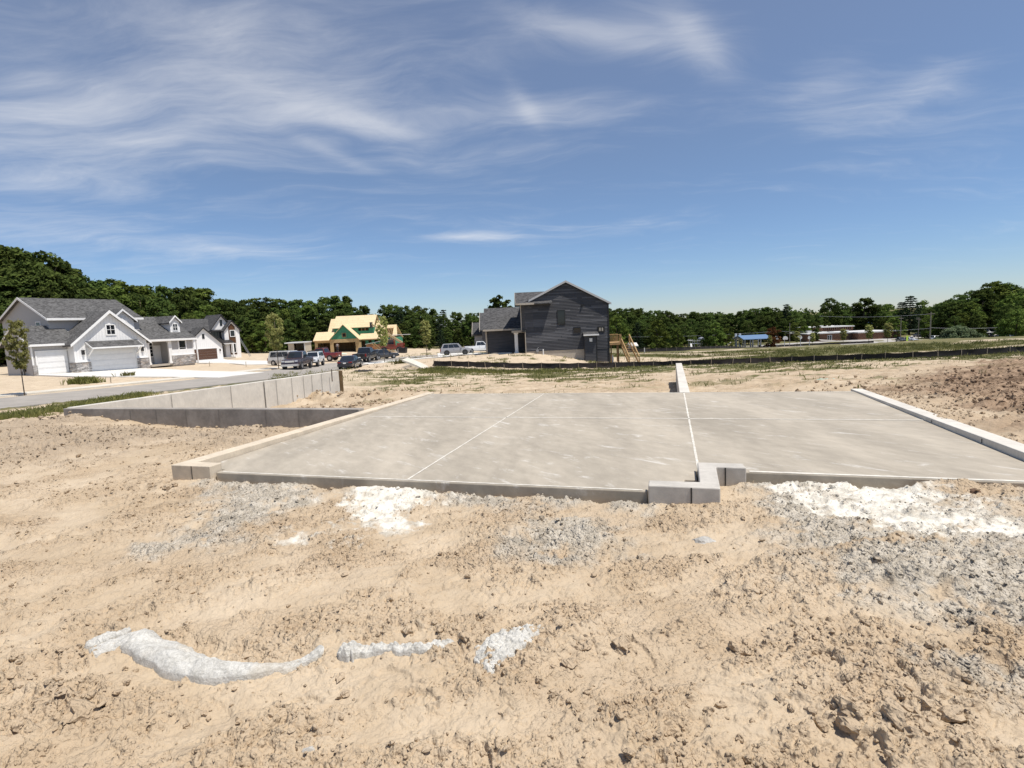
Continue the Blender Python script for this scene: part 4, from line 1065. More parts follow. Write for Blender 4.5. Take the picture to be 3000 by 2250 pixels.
    f = mb(); f.box(4.03, 8.87, -2.10, -2.05, 2.12, 2.27); f.prism([(-1.0, 2.86), (-2.07, 2.25), (-2.07, 2.12), (-1.0, 2.72)], 'x', 4.0, 4.05); f.prism([(-1.0, 2.86), (-2.07, 2.25), (-2.07, 2.12), (-1.0, 2.72)], 'x', 8.85, 8.9)
    f.build('awning_fascia', M['white_trim'], ao)
    for x in (4.15, 8.7):
        f = mb(); f.beam((x, -1.05, 1.45), (x, -1.95, 2.15), .1); f.beam((x, -1.05, 1.3), (x, -1.05, 2.3), .1); f.build('bracket', M['white_trim'], ao)
    f = mb(); f.box(6.1, 6.75, -1.02, -1.0, 2.27, 2.39); f.build('house_number_plate', M['black_trim'], h)
    # carriage lamps
    for x in (3.72, 9.28):
        l = mb(); l.box(x - .09, x + .09, -1.2, -1.0, 1.62, 2.0); l.box(x - .13, x + .13, -1.24, -1.0, 2.0, 2.06); l.build('wall_lamp', M['black_trim'], h)
    # windows
    window(h, 6.08, 6.82, 3.5, 4.4, -1.0, k, fw=.12, bars=(2, 2), depth=.07)
    window(h, 8.5, 9.2, 3.8, 4.75, 1.0, k, fw=.1, bars=(2, 2), depth=.06)
    window(h, 14.05, 14.8, .95, 2.5, 0, k, fw=.13, bars=(1, 2), depth=.07)
    window(h, 11.35, 12.15, .9, 2.45, 1.8, k, fw=.1, bars=(2, 4), depth=.06)
    s = mb(); s.box(13.12, 15.73, -.05, .0, .96, 1.55); s.build('lap_panel', M['lap_white'], h)
    f = mb(); f.box(13.02, 13.14, -.08, 0, .96, 2.6); f.box(15.66, 15.78, -.08, 0, .96, 2.6); f.build('corner_board', M['white_trim'], h)
    # porch
    f = mb(); f.box(9.8, 13.1, -.05, 1.85, -.18, .02); f.build('porch_floor', M['found'], h)
    f = mb(); f.box(9.8, 13.1, -.12, .08, 2.5, 2.78); f.build('porch_beam', M['white_trim'], h)
    for x in (10.55, 12.9):
        f = mb(); f.box(x - .13, x + .13, -.08, .12, .02, 2.5); f.box(x - .17, x + .17, -.12, .16, .02, .25); f.box(x - .17, x + .17, -.12, .16, 2.35, 2.5); f.build('porch_post', M['white_trim'], h)
    f = mb(); f.box(12.2, 13.05, 1.74, 1.8, .02, 2.1); f.build('front_door', M['white_door'], h)
    # dormer on the right wing
    d = mb(); d.prism([(14.0, 3.0), (15.15, 3.0), (15.15, 4.75), (14.57, 5.25), (14.0, 4.75)], 'y', 1.1, 4.4); do = d.build('dormer', M['lap_white'], h)
    d = mb(); d.box(13.99, 15.16, 1.08, 1.1, 3.5, 3.58)
    d.prism([(13.82, 4.68), (14.575, 5.45), (14.575, 5.28), (13.82, 4.5)], 'y', .85, .9); d.prism([(15.33, 4.68), (14.575, 5.45), (14.575, 5.28), (15.33, 4.5)], 'y', .85, .9); d.build('barge_board', M['white_trim'], do)
    d = mb(); d.prism([(13.8, 4.6), (14.575, 5.42), (15.35, 4.6), (15.35, 4.5), (14.575, 5.3), (13.8, 4.5)], 'y', .88, 4.5); d.build('roof', M['roof_grey'], do)
    window(do, 14.32, 14.83, 3.75, 4.45, 1.1, k, fw=.08, bars=(2, 2), depth=.05)
    # side window, meters and foundation band on the left wall
    w = mb(); w.box(2.57, 2.6, 3.1, 3.9, 4.05, 5.0); wo = w.build('window', M['white_trim'], h)
    w = mb(); w.box(2.555, 2.57, 3.2, 3.8, 4.12, 4.92); w.build('pane', M['glass'], wo)
    w = mb(); w.box(-.02, .12, 1.2, 1.5, .35, .75); w.tube([(.02, 1.35, -.5), (.02, 1.35, .4)], .04, 6); w.tube([(.0, 1.7, -.5), (.0, 1.7, .3), (.05, 1.35, .5)], .03, 6); w.build('utility_meter', M['black_trim'], h)
    w = mb(); w.box(15.95, 16.05, -.35, -.2, -.2, 2.5); w.build('downspout', M['white_trim'], h)
house_grey()

# ------------------------------------------------------------------ white and brown modern farmhouse behind it
def house_white():
    k = 1.0
    h = thing('farmhouse', 'white house with dark roofs, brown garage door and tall brown strip of siding', 'house', (P2[0], P2[1], P2[2]), math.pi / 2 - R(35))
    def mb(): return Mesh()
    zb = -.9
    b = mb(); b.prism([(-3.0, zb), (0, zb), (0, 5.45), (-1.5, 7.1), (-3.0, 5.45)], 'y', 0, 8); b.build('bay_wall', M['white_wall'], h)
    b = mb(); b.box(-11.5, -2.9, 1.0, 8.5, zb, 5.45); b.build('main_wall', M['white_wall'], h)
    b = mb(); b.prism([(-5.25, 5.3), (-.6, 5.3), (-2.9, 8.2)], 'y', 1.0, 6); b.build('upper_gable_wall', M['white_wall'], h)
    b = mb(); b.prism([(-11.2, zb), (-4.65, zb), (-4.65, 2.85), (-7.9, 5.85), (-11.2, 2.85)], 'y', -2.0, 5); b.build('garage_wall', M['white_wall'], h)
    gable_roof(h, -3.0, 0, 0, 6, 5.5, 7.25, 'y', M['roof_dark'], k, .3, .3)
    gable_roof(h, -11.5, -.5, 1.0, 8.5, 5.5, 7.75, 'x', M['roof_dark'], k, .35, .2)
    gable_roof(h, -5.25, -.6, 1.0, 6, 5.55, 8.45, 'y', M['roof_dark'], k, .3, .4)
    gable_roof(h, -11.2, -4.65, -2.0, 4, 2.9, 6.0, 'y', M['roof_dark'], k, .3, .3)
    for a in ((-3.0, 0, 5.5, 7.25, -.31), (-5.25, -.6, 5.55, 8.45, .59), (-11.2, -4.65, 2.9, 6.0, -2.31)): rake(h, *a, k, M['black_trim'], .3, .2)
    f = mb(); f.box(-11.5, -3.2, .6, .66, 5.1, 5.32); f.build('gutter', M['black_trim'], h)
    s = mb(); s.prism([(-2.15, .55), (-.85, .55), (-.85, 5.95), (-1.5, 6.6), (-2.15, 5.95)], 'y', -.06, .0); s.build('siding_strip', M['brown_siding'], h)
    window(h, -1.85, -1.05, 4.1, 5.2, -.06, fw=.12, depth=.09); window(h, -1.85, -1.05, .95, 2.6, -.06, fw=.12, depth=.09)
    window(h, -5.0, -3.15, 3.85, 5.05, 1.0, frame='black_trim', fw=.07, bars=(3, 1), depth=.07)
    window(h, -3.1, -2.75, 6.3, 7.3, 1.0, frame='black_trim', fw=.06, depth=.06)
    window(h, -8.1, -7.8, 3.9, 4.7, -2.0, frame='black_trim', fw=.06, depth=.06)
    door_panels(h, -10.2, -5.75, 0, 1.98, -2.03, M['brown_door'], k, 4, 6)
    f = mb(); f.box(-5.75, -5.65, -2.06, -2.0, 0, 2.06); f.box(-10.3, -5.65, -2.06, -2.0, 1.98, 2.08); f.build('door_trim', M['white_trim'], h)
    l = mb(); l.box(-5.25, -5.07, -2.2, -2.0, 1.4, 1.8); l.build('wall_lamp', M['black_trim'], h)
    pr = mb(); pr.prism([(1.0, 3.75), (-1.3, 2.95), (-1.3, 2.85), (1.0, 3.6)], 'x', -5.4, -1.85); po = pr.build('porch_roof', plain('dark_metal_roof', (.05, .047, .047), .45, .2, 2, metal=.3), h)
    for i in range(9):
        x = -5.35 + i * .42; f = mb(); f.beam((x, 1.0, 3.78), (x, -1.3, 2.97), .05, .05); f.build('roof_seam', M['black_trim'], po)
    f = mb(); f.box(-5.3, -1.9, -1.25, -1.05, 2.62, 2.86); f.build('porch_beam', M['white_trim'], po)
    for x in (-2.15, -4.55): f = mb(); f.box(x - .12, x + .12, -1.25, -1.02, 0.0, 2.64); f.build('porch_post', M['white_trim'], h)
    f = mb(); f.box(-4.65, -1.9, -1.3, 1.0, -.3, .1); f.build('porch_floor', M['found'], h)
    d = mb(); d.box(-4.5, -3.0, .93, .99, .15, 2.4); do = d.build('front_door', M['dark_open'], h)  # near-black panel, the shade of the open doorway painted as colour
    d = mb(); d.box(-3.55, -3.42, .88, .93, .15, 2.4); d.build('door_post', M['white_trim'], do)
house_white()
def ladder(name, p, q, w, label):
    p, q = np.array(p, float), np.array(q, float); d = q - p; a = np.cross(d, (0, 0, 1)); a /= np.linalg.norm(a)
    mb = Mesh()
    for s in (-1, 1): mb.beam(p + a * s * w / 2, q + a * s * w / 2, .07)
    for i in range(1, 14): c = p + d * i / 14; mb.beam(c - a * w / 2, c + a * w / 2, .05)
    tag(mb.build(name, M['grey_metal']), label, 'ladder')
q = F2(.25, 1.5); p = F2(1.5, -.6)
ladder('ladder', (p[0], p[1], g1(*p)), (q[0], q[1], P2[2] + 4.6), .5, 'grey ladder leaning on the right corner of the white house')

# ------------------------------------------------------------------ house being framed, green sheathing
PG = at(780 + 830 / 4.254, 850 + 782 / 4.254, 115)
def house_green():
    h = thing('framed_house', 'unfinished house with bare yellow roof sheathing and green walls', 'house', (PG[0], PG[1], PG[2]), 0)
    zb = -1.2; k = 1.0
    def ring(par, x0, x1, z0, z1, ox0, ox1, oz1, y, t, mat, name):
        """wall with one opening that reaches the floor"""
        m = Mesh(); m.box(x0, ox0, y, y + t, z0, z1); m.box(ox1, x1, y, y + t, z0, z1); m.box(ox0, ox1, y, y + t, oz1, z1); return m.build(name, mat, par)
    ring(h, -3.8, -.25, 0, 2.7, -3.2, -.55, 2.16, .3, .15, M['osb_wall'], 'garage_wall')
    ring(h, -.25, 5.95, 0, 2.85, .48, 5.15, 2.12, -.6, .15, M['osb_wall'], 'garage_wall')
    g = Mesh(); g.prism([(-.2, 2.85), (5.9, 2.85), (2.85, 5.75)], 'y', -.58, -.45); g.build('gable_wall', M['green'], h)
    g = Mesh(); g.box(-3.8, -3.66, .45, 9, zb, 2.75); g.box(-3.8, 13.2, 9, 9.15, zb, 2.75); g.box(-.25, -.1, -.45, .3, 0, 2.8); g.box(5.8, 5.95, -.45, 1.2, 0, 2.8); g.build('side_wall', M['osb_wall'], h)
    g = Mesh(); g.box(-4.2, 13.6, -.9, 9.2, zb, -.02); g.build('floor_slab', M['found'], h)
    # right part: green wall with a door and two windows
    g = Mesh()
    xs = [(5.95, 5.98), (6.8, 7.45), (8.15, 8.75), (9.6, 13.3)]
    for a, b in xs: g.box(a, b, 1.2, 1.35, -.1, 2.75)
    g.box(5.98, 6.8, 1.2, 1.35, 2.3, 2.75)
    for a, b in ((7.45, 8.15), (8.75, 9.6)): g.box(a, b, 1.2, 1.35, -.1, 1.8); g.box(a, b, 1.2, 1.35, 2.5, 2.75)
    g.box(13.15, 13.3, 1.35, 9, -.1, 2.75); g.build('right_wall', M['green'], h)
    # dark inner lining so the openings look into an unlit shell
    g = Mesh(); g.box(-3.6, 13.1, 5.0, 5.1, -.02, 2.7); g.build('inner_wall', M['lumber_dark'], h)
    g = Mesh(); g.box(-3.6, 5.8, .3, 5.0, 2.6, 2.68); g.box(5.96, 13.1, 1.4, 5.0, 2.6, 2.68); g.build('ceiling', M['lumber_dark'], h)
    g = Mesh(); g.box(-3.6, 13.1, -.4, 5.0, -.02, .0); g.build('floor', M['lumber_dark'], h)
    # upper storey
    g = Mesh(); g.box(-.2, 5.1, 2.4, 2.5, 2.8, 5.4); g.box(7.4, 8.45, 2.4, 2.5, 2.8, 5.4); g.box(5.1, 7.4, 2.4, 2.5, 2.8, 4.4); g.box(5.1, 7.4, 2.4, 2.5, 5.0, 5.4); g.box(-.2, -.1, 2.5, 7, 2.8, 5.6); g.box(8.35, 8.45, 2.5, 7, 2.8, 5.6); g.build('upper_wall', M['green'], h)
    g = Mesh()
    for x in (5.85, 6.62): g.box(x - .04, x + .04, 2.38, 2.5, 4.4, 5.0)
    g.build('window_stud', M['lumber'], h)
    g = Mesh(); g.box(-.1, 8.4, 3.6, 3.7, 2.8, 5.5); g.build('inner_wall', M['lumber_dark'], h)  # dark lining added behind the upper window so it looks unlit
    def plane(name, pts, t=.06): m = Mesh(); m.slab(pts, None, (0, 0, -t)); return m.build(name, M['osb'], h)
    rf = gable_roof(h, -.2, 8.45, 2.4, 8.4, 5.45, 7.85, 'x', M['osb'], k, .3, .2, .08)[0]
    plane('roof', [(-4.0, -.05, 2.72), (-.0, -.05, 2.72), (-.0, 2.45, 4.5), (-4.0, 2.45, 4.5)])
    plane('roof', [(-1.55, 2.2, 4.2), (-.35, 2.2, 4.2), (-.35, 5.4, 7.3), (-1.55, 5.4, 7.3)])
    plane('roof', [(-4.0, 2.45, 4.5), (-1.5, 2.45, 4.5), (-1.5, 6, 2.5), (-4.0, 6, 2.5)])
    mr = Mesh(); mr.prism([(-.45, 2.62), (2.85, 5.95), (6.15, 2.62), (6.15, 2.54), (2.85, 5.86), (-.45, 2.54)], 'y', -.95, 4.0); mr.build('gable_roof', M['osb'], h)
    # right roof with an unsheathed bay of rafters
    plane('roof', [(5.6, .85, 2.62), (10.6, .85, 2.62), (10.6, 4.4, 5.45), (8.5, 4.4, 5.45), (8.5, 2.3, 3.75), (5.6, 2.3, 3.75)][:2] + [(10.6, 2.35, 3.8), (5.6, 2.35, 3.8)])
    plane('roof', [(8.5, 2.35, 3.8), (10.6, 2.35, 3.8), (10.6, 4.4, 5.45), (8.5, 4.4, 5.45)])
    plane('roof', [(8.5, 4.4, 5.45), (9.55, 4.4, 5.45), (9.45, 5.6, 6.5), (8.5, 5.6, 6.5)])
    plane('roof', [(12.7, 1.4, 3.1), (13.7, 1.4, 3.1), (13.1, 4.4, 5.45), (12.5, 4.4, 5.45)])
    plane('roof', [(10.6, 3.5, 4.75), (12.6, 3.5, 4.75), (12.6, 4.4, 5.45), (10.6, 4.4, 5.45)])
    plane('roof', [(8.5, 4.4, 5.45), (13.1, 4.4, 5.45), (13.6, 8.5, 2.6), (8.5, 8.5, 2.6)])
    for i in range(6):
        x = 10.75 + i * .37; g = Mesh(); g.beam((x, .9, 2.62), (x, 4.0, 5.1), .05, .2); g.build('rafter', M['lumber'], h)
    f = Mesh(); f.box(-4.02, -.4, -.1, -.05, 2.5, 2.68); f.box(6.1, 10.6, .8, .85, 2.4, 2.6); f.build('fascia', M['lumber'], h)
    window(h, 2.5, 3.25, 3.3, 4.05, -.59, frame='lumber', fw=.06, depth=.05, glass='dark_open')
    f = Mesh(); f.box(12.3, 16.6, 1.0, 1.12, 3.15, 3.27); f.build('scaffold_plank', M['white_trim'], h)
    f = Mesh(); f.beam((10.9, .4, -.2), (12.6, 1.1, 2.9), .12); f.beam((13.3, .6, 0), (13.3, .6, 3.0), .1); f.build('scaffold_pole', M['lumber'], h)
    # loose framing inside the garage
    f = Mesh(); f.beam((.7, 1.5, 0), (1.1, 1.2, 1.9), .09); f.beam((2.4, 4.6, 0), (2.4, 4.6, 2.6), .09); f.build('stud', M['lumber'], h)
house_green()

# ------------------------------------------------------------------ dark house
PD = at(1540, 1034, 62)
def house_dark():
    h = thing('dark_house', 'tall charcoal house with lapped siding, pale fascia and timber deck', 'house', (PD[0], PD[1], PD[2]), 0)
    zb = -2.4
    x0, x1, zl, zr_, xp, zp = .05, 9.6, 5.66, 5.30, 4.85, 7.72
    def top(x): return zl + (zp - zl) * (x - x0) / (xp - x0) if x < xp else zr_ + (zp - zr_) * (x1 - x) / (x1 - xp)
    core = Mesh(); core.prism([(x0 + .01, 0.0), (x1 - .01, 0.0), (x1 - .01, zr_), (xp, zp), (x0 + .01, zl)], 'y', .02, 13); core.build('wall_core', M['dark_siding'], h)
    # clapboards, every course a tilted board
    sd = Mesh(); e = .165; z = .14; rs = np.random.RandomState(2)
    sd2 = Mesh()
    while z < zp - .05:
        za, zb_ = z, min(z + e + .01, zp)
        def lim(zz):
            a = x0 if zz <= zl else x0 + (zz - zl) / (zp - zl) * (xp - x0); b = x1 if zz <= zr_ else x1 - (zz - zr_) / (zp - zr_) * (x1 - xp)
            return a, b
        a0, b0 = lim(za); a1, b1 = lim(zb_)
        cuts = sorted([a0, b0] + [c for c in rs.uniform(a0, b0, 2)])
        for i in range(len(cuts) - 1):
            m_ = sd if rs.rand() < .55 else sd2
            l, r_ = cuts[i] + .003, cuts[i + 1] - .003
            tl, tr = max(l, a1) if i == 0 else l, min(r_, b1) if i == len(cuts) - 2 else r_
            if tl > tr: tl = tr = (tl + tr) / 2
            yb, yt = -.075, -.01
            m_.add([(l, yb, za), (r_, yb, za), (tr, yt, zb_), (tl, yt, zb_), (l, .015, za), (r_, .015, za)], [(0, 1, 2, 3), (0, 4, 5, 1)])
        z += e
    sd.build('siding', M['dark_siding'], h); sd2.build('siding', plain('dark_siding_b', (.122, .119, .123), .6, .25, 1.1, stretch=(.5, .5, 7)), h)
    # lower siding right of the bump out (walk out level)
    lo = Mesh(); z = -1.3
    while z < .1: lo.add([(8.15, -.034, z), (9.6, -.034, z), (9.6, -.006, z + e), (8.15, -.006, z + e), (8.15, .015, z), (9.6, .015, z)], [(0, 1, 2, 3), (0, 4, 5, 1)]); z += e
    lo.box(8.1, 9.6, .015, 6, -1.4, .05); lo.build('siding', M['dark_siding'], h)
    f = Mesh(); f.box(x0 + .03, 9.55, .02, 13, zb, .0); f.box(.1, 6.76, -.01, .02, zb, .13); f.build('foundation', M['found'], h)
    # roofs: main gable with its ridge front to back, cross wing with ridge left to right
    t = .14; oh = .32
    R1 = [(-.25, 5.62), (xp, 8.0), (9.95, 5.30), (9.95, 5.16), (xp, 7.86), (-.25, 5.48)]
    m = Mesh(); m.prism(R1, 'y', -.28, 13.4); m.build('roof', M['roof_dark'], h)
    m = Mesh()
    m.prism([(.55, 6.0), (xp, 8.03), (xp, 7.80), (.55, 5.77)], 'y', -.32, -.285); m.prism([(9.97, 5.31), (xp, 8.03), (xp, 7.80), (9.97, 5.08)], 'y', -.32, -.285)
    m.build('barge_board', plain('pale_fascia', (.52, .515, .51), .5, .06), h)
    m = Mesh(); m.prism([(-.7, 5.60), (2.5, 7.05), (5.7, 5.60), (5.7, 5.48), (2.5, 6.92), (-.7, 5.48)], 'x', -.95, 3.2); m.build('cross_roof', M['roof_dark'], h)
    c = Mesh(); c.prism([(-.04, 2.6), (5.2, 2.6), (5.2, 5.6), (2.5, 6.85), (-.04, 5.6)], 'x', -.38, 1.0); c.build('cross_wing_wall', M['dark_siding'], h)
    c = Mesh(); c.box(-.98, 1.15, -.76, -.70, 5.46, 5.66); c.prism([(-.7, 5.62), (2.5, 7.07), (5.7, 5.62), (5.7, 5.46), (2.5, 6.9), (-.7, 5.46)], 'x', -.98, -.95); c.build('gutter', M['found'], h)
    c = Mesh(); c.box(-.42, -.32, -.14, -.04, 2.6, 5.5); c.box(.0, .09, -.12, -.04, -.05, 2.65); c.build('corner_board', M['found'], h)
    c = Mesh(); c.box(9.58, 9.70, -.12, -.02, -1.55, 5.15); c.build('downspout', M['black_trim'], h)
    c = Mesh(); c.prism([(-.5, 2.42), (.05, 2.42), (.05, 2.75)], 'y', -.3, .3); c.build('bracket', M['black_trim'], h)
    # garage wing on the left with a deep eave
    w = Mesh(); w.box(-4.55, .05, 4.0, 13.5, -.6, 2.95); w.build('garage_wall', M['dark_siding'], h)
    w = Mesh(); z = -.1
    while z < 2.9: w.add([(-4.5, 3.966, z), (0.05, 3.966, z), (.05, 3.994, z + e), (-4.5, 3.994, z + e), (-4.5, 4.01, z), (.05, 4.01, z)], [(0, 1, 2, 3), (0, 4, 5, 1)]); z += e
    w.build('siding', M['dark_siding'], h)
    w = Mesh(); w.prism([(3.2, 2.82), (8.6, 5.55), (14.2, 2.82), (14.2, 2.68), (8.6, 5.40), (3.2, 2.68)], 'x', -4.95, .0); w.build('garage_roof', M['roof_dark'], h)
    w = Mesh(); w.box(-4.97, -.35, 3.13, 3.2, 2.64, 2.84); w.build('gutter', M['found'], h)
    w = Mesh(); w.box(-4.72, -4.52, 3.86, 4.0, -.5, 2.7); w.box(-4.75, -4.55, 3.9, 13, 2.3, 2.5); w.build('corner_board', M['found'], h)
    w = Mesh(); w.box(-4.62, -4.56, 4.6, 9.4, -.1, 2.15); w.build('garage_door', M['white_door'], h)
    # porch column and entrance
    w = Mesh(); w.box(-1.2, -.82, .9, 1.28, -.1, 2.35); w.box(-1.27, -.75, .83, 1.35, 2.2, 2.36); w.box(-1.27, -.75, .83, 1.35, -.1, .12); w.build('porch_column', M['white_trim'], h)
    w = Mesh(); w.box(-1.5, .05, .6, 4.0, 2.35, 2.6); w.build('porch_roof', M['found'], h)
    w = Mesh(); w.box(-4.3, .05, .7, 4, -.35, -.12); w.build('porch_floor', M['found'], h)
    w = Mesh(); w.box(-.03, .05, 1.0, 1.6, -.1, 2.3); w.build('front_door', M['brown_siding'], h)
    # windows
    window(h, 3.85, 4.62, 3.15, 4.66, -.07, frame='black_trim', fw=.07, depth=.05)
    window(h, 5.64, 6.36, 2.1, 2.6, -.07, frame='black_trim', fw=.07, depth=.05)
    window(h, 8.42, 9.1, 2.1, 2.58, -.07, frame='black_trim', fw=.07, depth=.05)
    for a in (8.55, 8.83): s = Mesh(); s.box(a, a + .16, -.10, -.084, 2.14, 2.54); s.build('window_sticker', M['found'], h)
    # bump out with its own small roof, meter and hose bib
    b = Mesh(); z = -1.3
    while z < 1.72: b.add([(6.78, -.664, z), (8.1, -.664, z), (8.1, -.636, z + e), (6.78, -.636, z + e), (6.78, -.62, z), (8.1, -.62, z)], [(0, 1, 2, 3), (0, 4, 5, 1)]); z += e
    b.box(6.78, 8.1, -.63, .02, -2.0, 1.85); bo = b.build('bump_out', M['dark_siding'], h)
    b = Mesh(); b.prism([(.0, 2.12), (-.98, 1.84), (-.98, 1.70), (.0, 1.86)], 'x', 6.62, 8.34); b.build('roof', M['roof_dark'], bo)
    b = Mesh(); b.box(6.6, 8.36, -1.02, -.98, 1.68, 1.84); b.build('fascia', M['white_trim'], bo)
    b = Mesh(); b.box(7.3, 7.62, -.74, -.66, 1.0, 1.38); b.build('electric_meter', M['white_trim'], bo)
    b = Mesh(); b.box(8.1, 8.17, -.7, -.62, -1.5, 1.7); b.build('corner_board', M['black_trim'], bo)
    v = Mesh(); v.box(6.55, 6.85, -.16, -.03, 5.2, 5.28); v.box(6.6, 6.72, -.2, -.03, 5.0, 5.2); v.build('vent_hood', M['black_trim'], h)
    v = Mesh(); v.tube([(1.35, -.2, -.3), (1.35, -.2, .5), (1.5, -.05, .55)], .04, 6); v.box(1.2, 1.5, -.2, -.04, .05, .3); v.build('utility_meter', M['grey_metal'], h)
    v = Mesh(); v.tube([(2.0, -.5, -.4), (2.0, -.5, .38)], .07, 8); v.build('vent_pipe', M['white_trim'], h)
    # rear wall strip visible behind the deck
    # deck and stair
    d = thing('timber_deck', 'raised timber deck with railing and stair at the right of the dark house', 'deck', (PD[0], PD[1], PD[2]), 0)
    zd = .68
    m = Mesh(); m.box(9.7, 11.55, 1.3, 4.4, zd - .05, zd); m.box(9.7, 11.55, 1.25, 1.3, zd - .28, zd + .01); m.box(11.5, 11.55, 1.3, 4.4, zd - .28, zd - .05); m.build('platform', M['lumber'], d)
    for (x, y) in ((10.15, 1.5), (11.0, 1.5), (11.4, 4.2), (10.15, 4.2)): m = Mesh(); m.box(x - .07, x + .07, y - .07, y + .07, zb, zd - .28); m.build('post', M['lumber_dark'], d)
    m = Mesh(); m.box(9.7, 11.35, 1.24, 1.36, zd + .88, zd + .94); m.box(9.7, 11.3, 1.26, 1.32, zd + .1, zd + .18)
    for x in np.arange(9.8, 11.3, .14): m.box(x - .02, x + .02, 1.27, 1.31, zd + .12, zd + .9)
    m.box(11.25, 11.36, 1.24, 1.36, zd - .25, zd + .98); m.build('railing', M['lumber'], d)
    m = Mesh(); m.box(9.7, 11.55, 4.3, 4.42, zd + .88, zd + .94)
    for x in np.arange(9.8, 11.5, .14): m.box(x - .02, x + .02, 4.34, 4.38, zd, zd + .9)
    m.build('railing', M['lumber'], d)
    # stair descends towards the viewer's right
    n = 13; A = np.array([11.9, 2.2, zd]); B = np.array([12.15, -1.7, -1.75]); sx = .52
    for i in range(1, n):
        c = A + (B - A) * i / n; m = Mesh(); m.box(c[0] - sx, c[0] + sx, c[1] - .15, c[1] + .15, c[2] - .04, c[2]); m.build('tread', M['lumber'], d)
    for s in (-1, 1):
        o_ = np.array([s * (sx + .04), 0, 0]); m = Mesh(); m.beam(A + o_ + (0, 0, -.08), B + o_ + (0, 0, -.05), .05, .28); m.build('stringer', M['lumber'], d)
        m = Mesh(); m.beam(A + o_ + (0, 0, .85), B + o_ + (0, 0, .85), .09, .14)
        for i in range(0, 13, 1): c = A + (B - A) * i / 12 + o_; m.beam(c, c + (0, 0, .82), .04 if i not in (0, 12) else .09)
        m.build('handrail', M['lumber'], d)
    u = rockless = None
house_dark()
def closed_umbrella():
    p = PD + np.array([9.95, 2.2, .68]); m = Mesh(); m.tube([p, p + (0, 0, .5), p + (0, 0, .6), p + (0, 0, 2.0)], [.03, .03, .16, .03], 10)
    tag(m.build('closed_parasol', M['found']), 'folded pale parasol standing on the timber deck', 'parasol')
closed_umbrella()
def neighbour():
    p = at(1424, 1031, 104)
    h = thing('far_house', 'grey house with pale trimmed gables peeping out behind the dark house', 'house', (p[0], p[1], p[2]), 0)
    b = Mesh(); b.prism([(-.0, -1), (7, -1), (7, 4.6), (3.5, 7.4), (0, 4.6)], 'x', -.6, 12); b.build('wall', M['dark_siding'], h)
    b = Mesh(); b.prism([(-.5, 4.25), (3.5, 7.6), (7.5, 4.25), (7.5, 4.1), (3.5, 7.4), (-.5, 4.1)], 'x', -1.0, 12.5); b.build('roof', M['roof_dark'], h)
    b = Mesh(); b.prism([(-.55, 4.3), (3.5, 7.65), (3.5, 7.25), (-.55, 3.9)], 'x', -1.08, -1.0); b.prism([(7.55, 4.3), (3.5, 7.65), (3.5, 7.25), (7.55, 3.9)], 'x', -1.08, -1.0); b.build('barge_board', M['found'], h)
    b = Mesh(); b.prism([(4.5, -1), (10, -1), (10, 3.6), (7.2, 5.6), (4.5, 3.6)], 'x', -2.4, 0); b.build('front_gable_wall', M['lap_grey'], h)
    b = Mesh(); b.prism([(4.1, 3.4), (7.2, 5.75), (10.3, 3.4), (10.3, 3.1), (7.2, 5.45), (4.1, 3.1)], 'x', -2.8, 0); b.build('front_roof', M['roof_dark'], h); b = Mesh(); b.prism([(4.0, 3.45), (7.2, 5.85), (7.2, 5.4), (4.0, 3.0)], 'x', -2.88, -2.8); b.prism([(10.4, 3.45), (7.2, 5.85), (7.2, 5.4), (10.4, 3.0)], 'x', -2.88, -2.8); b.build('barge_board', M['found'], h)
    b = Mesh(); b.box(-.62, -.58, 1.0, 3.0, 1.0, 2.2); b.build('window', M['white_trim'], h)
neighbour()

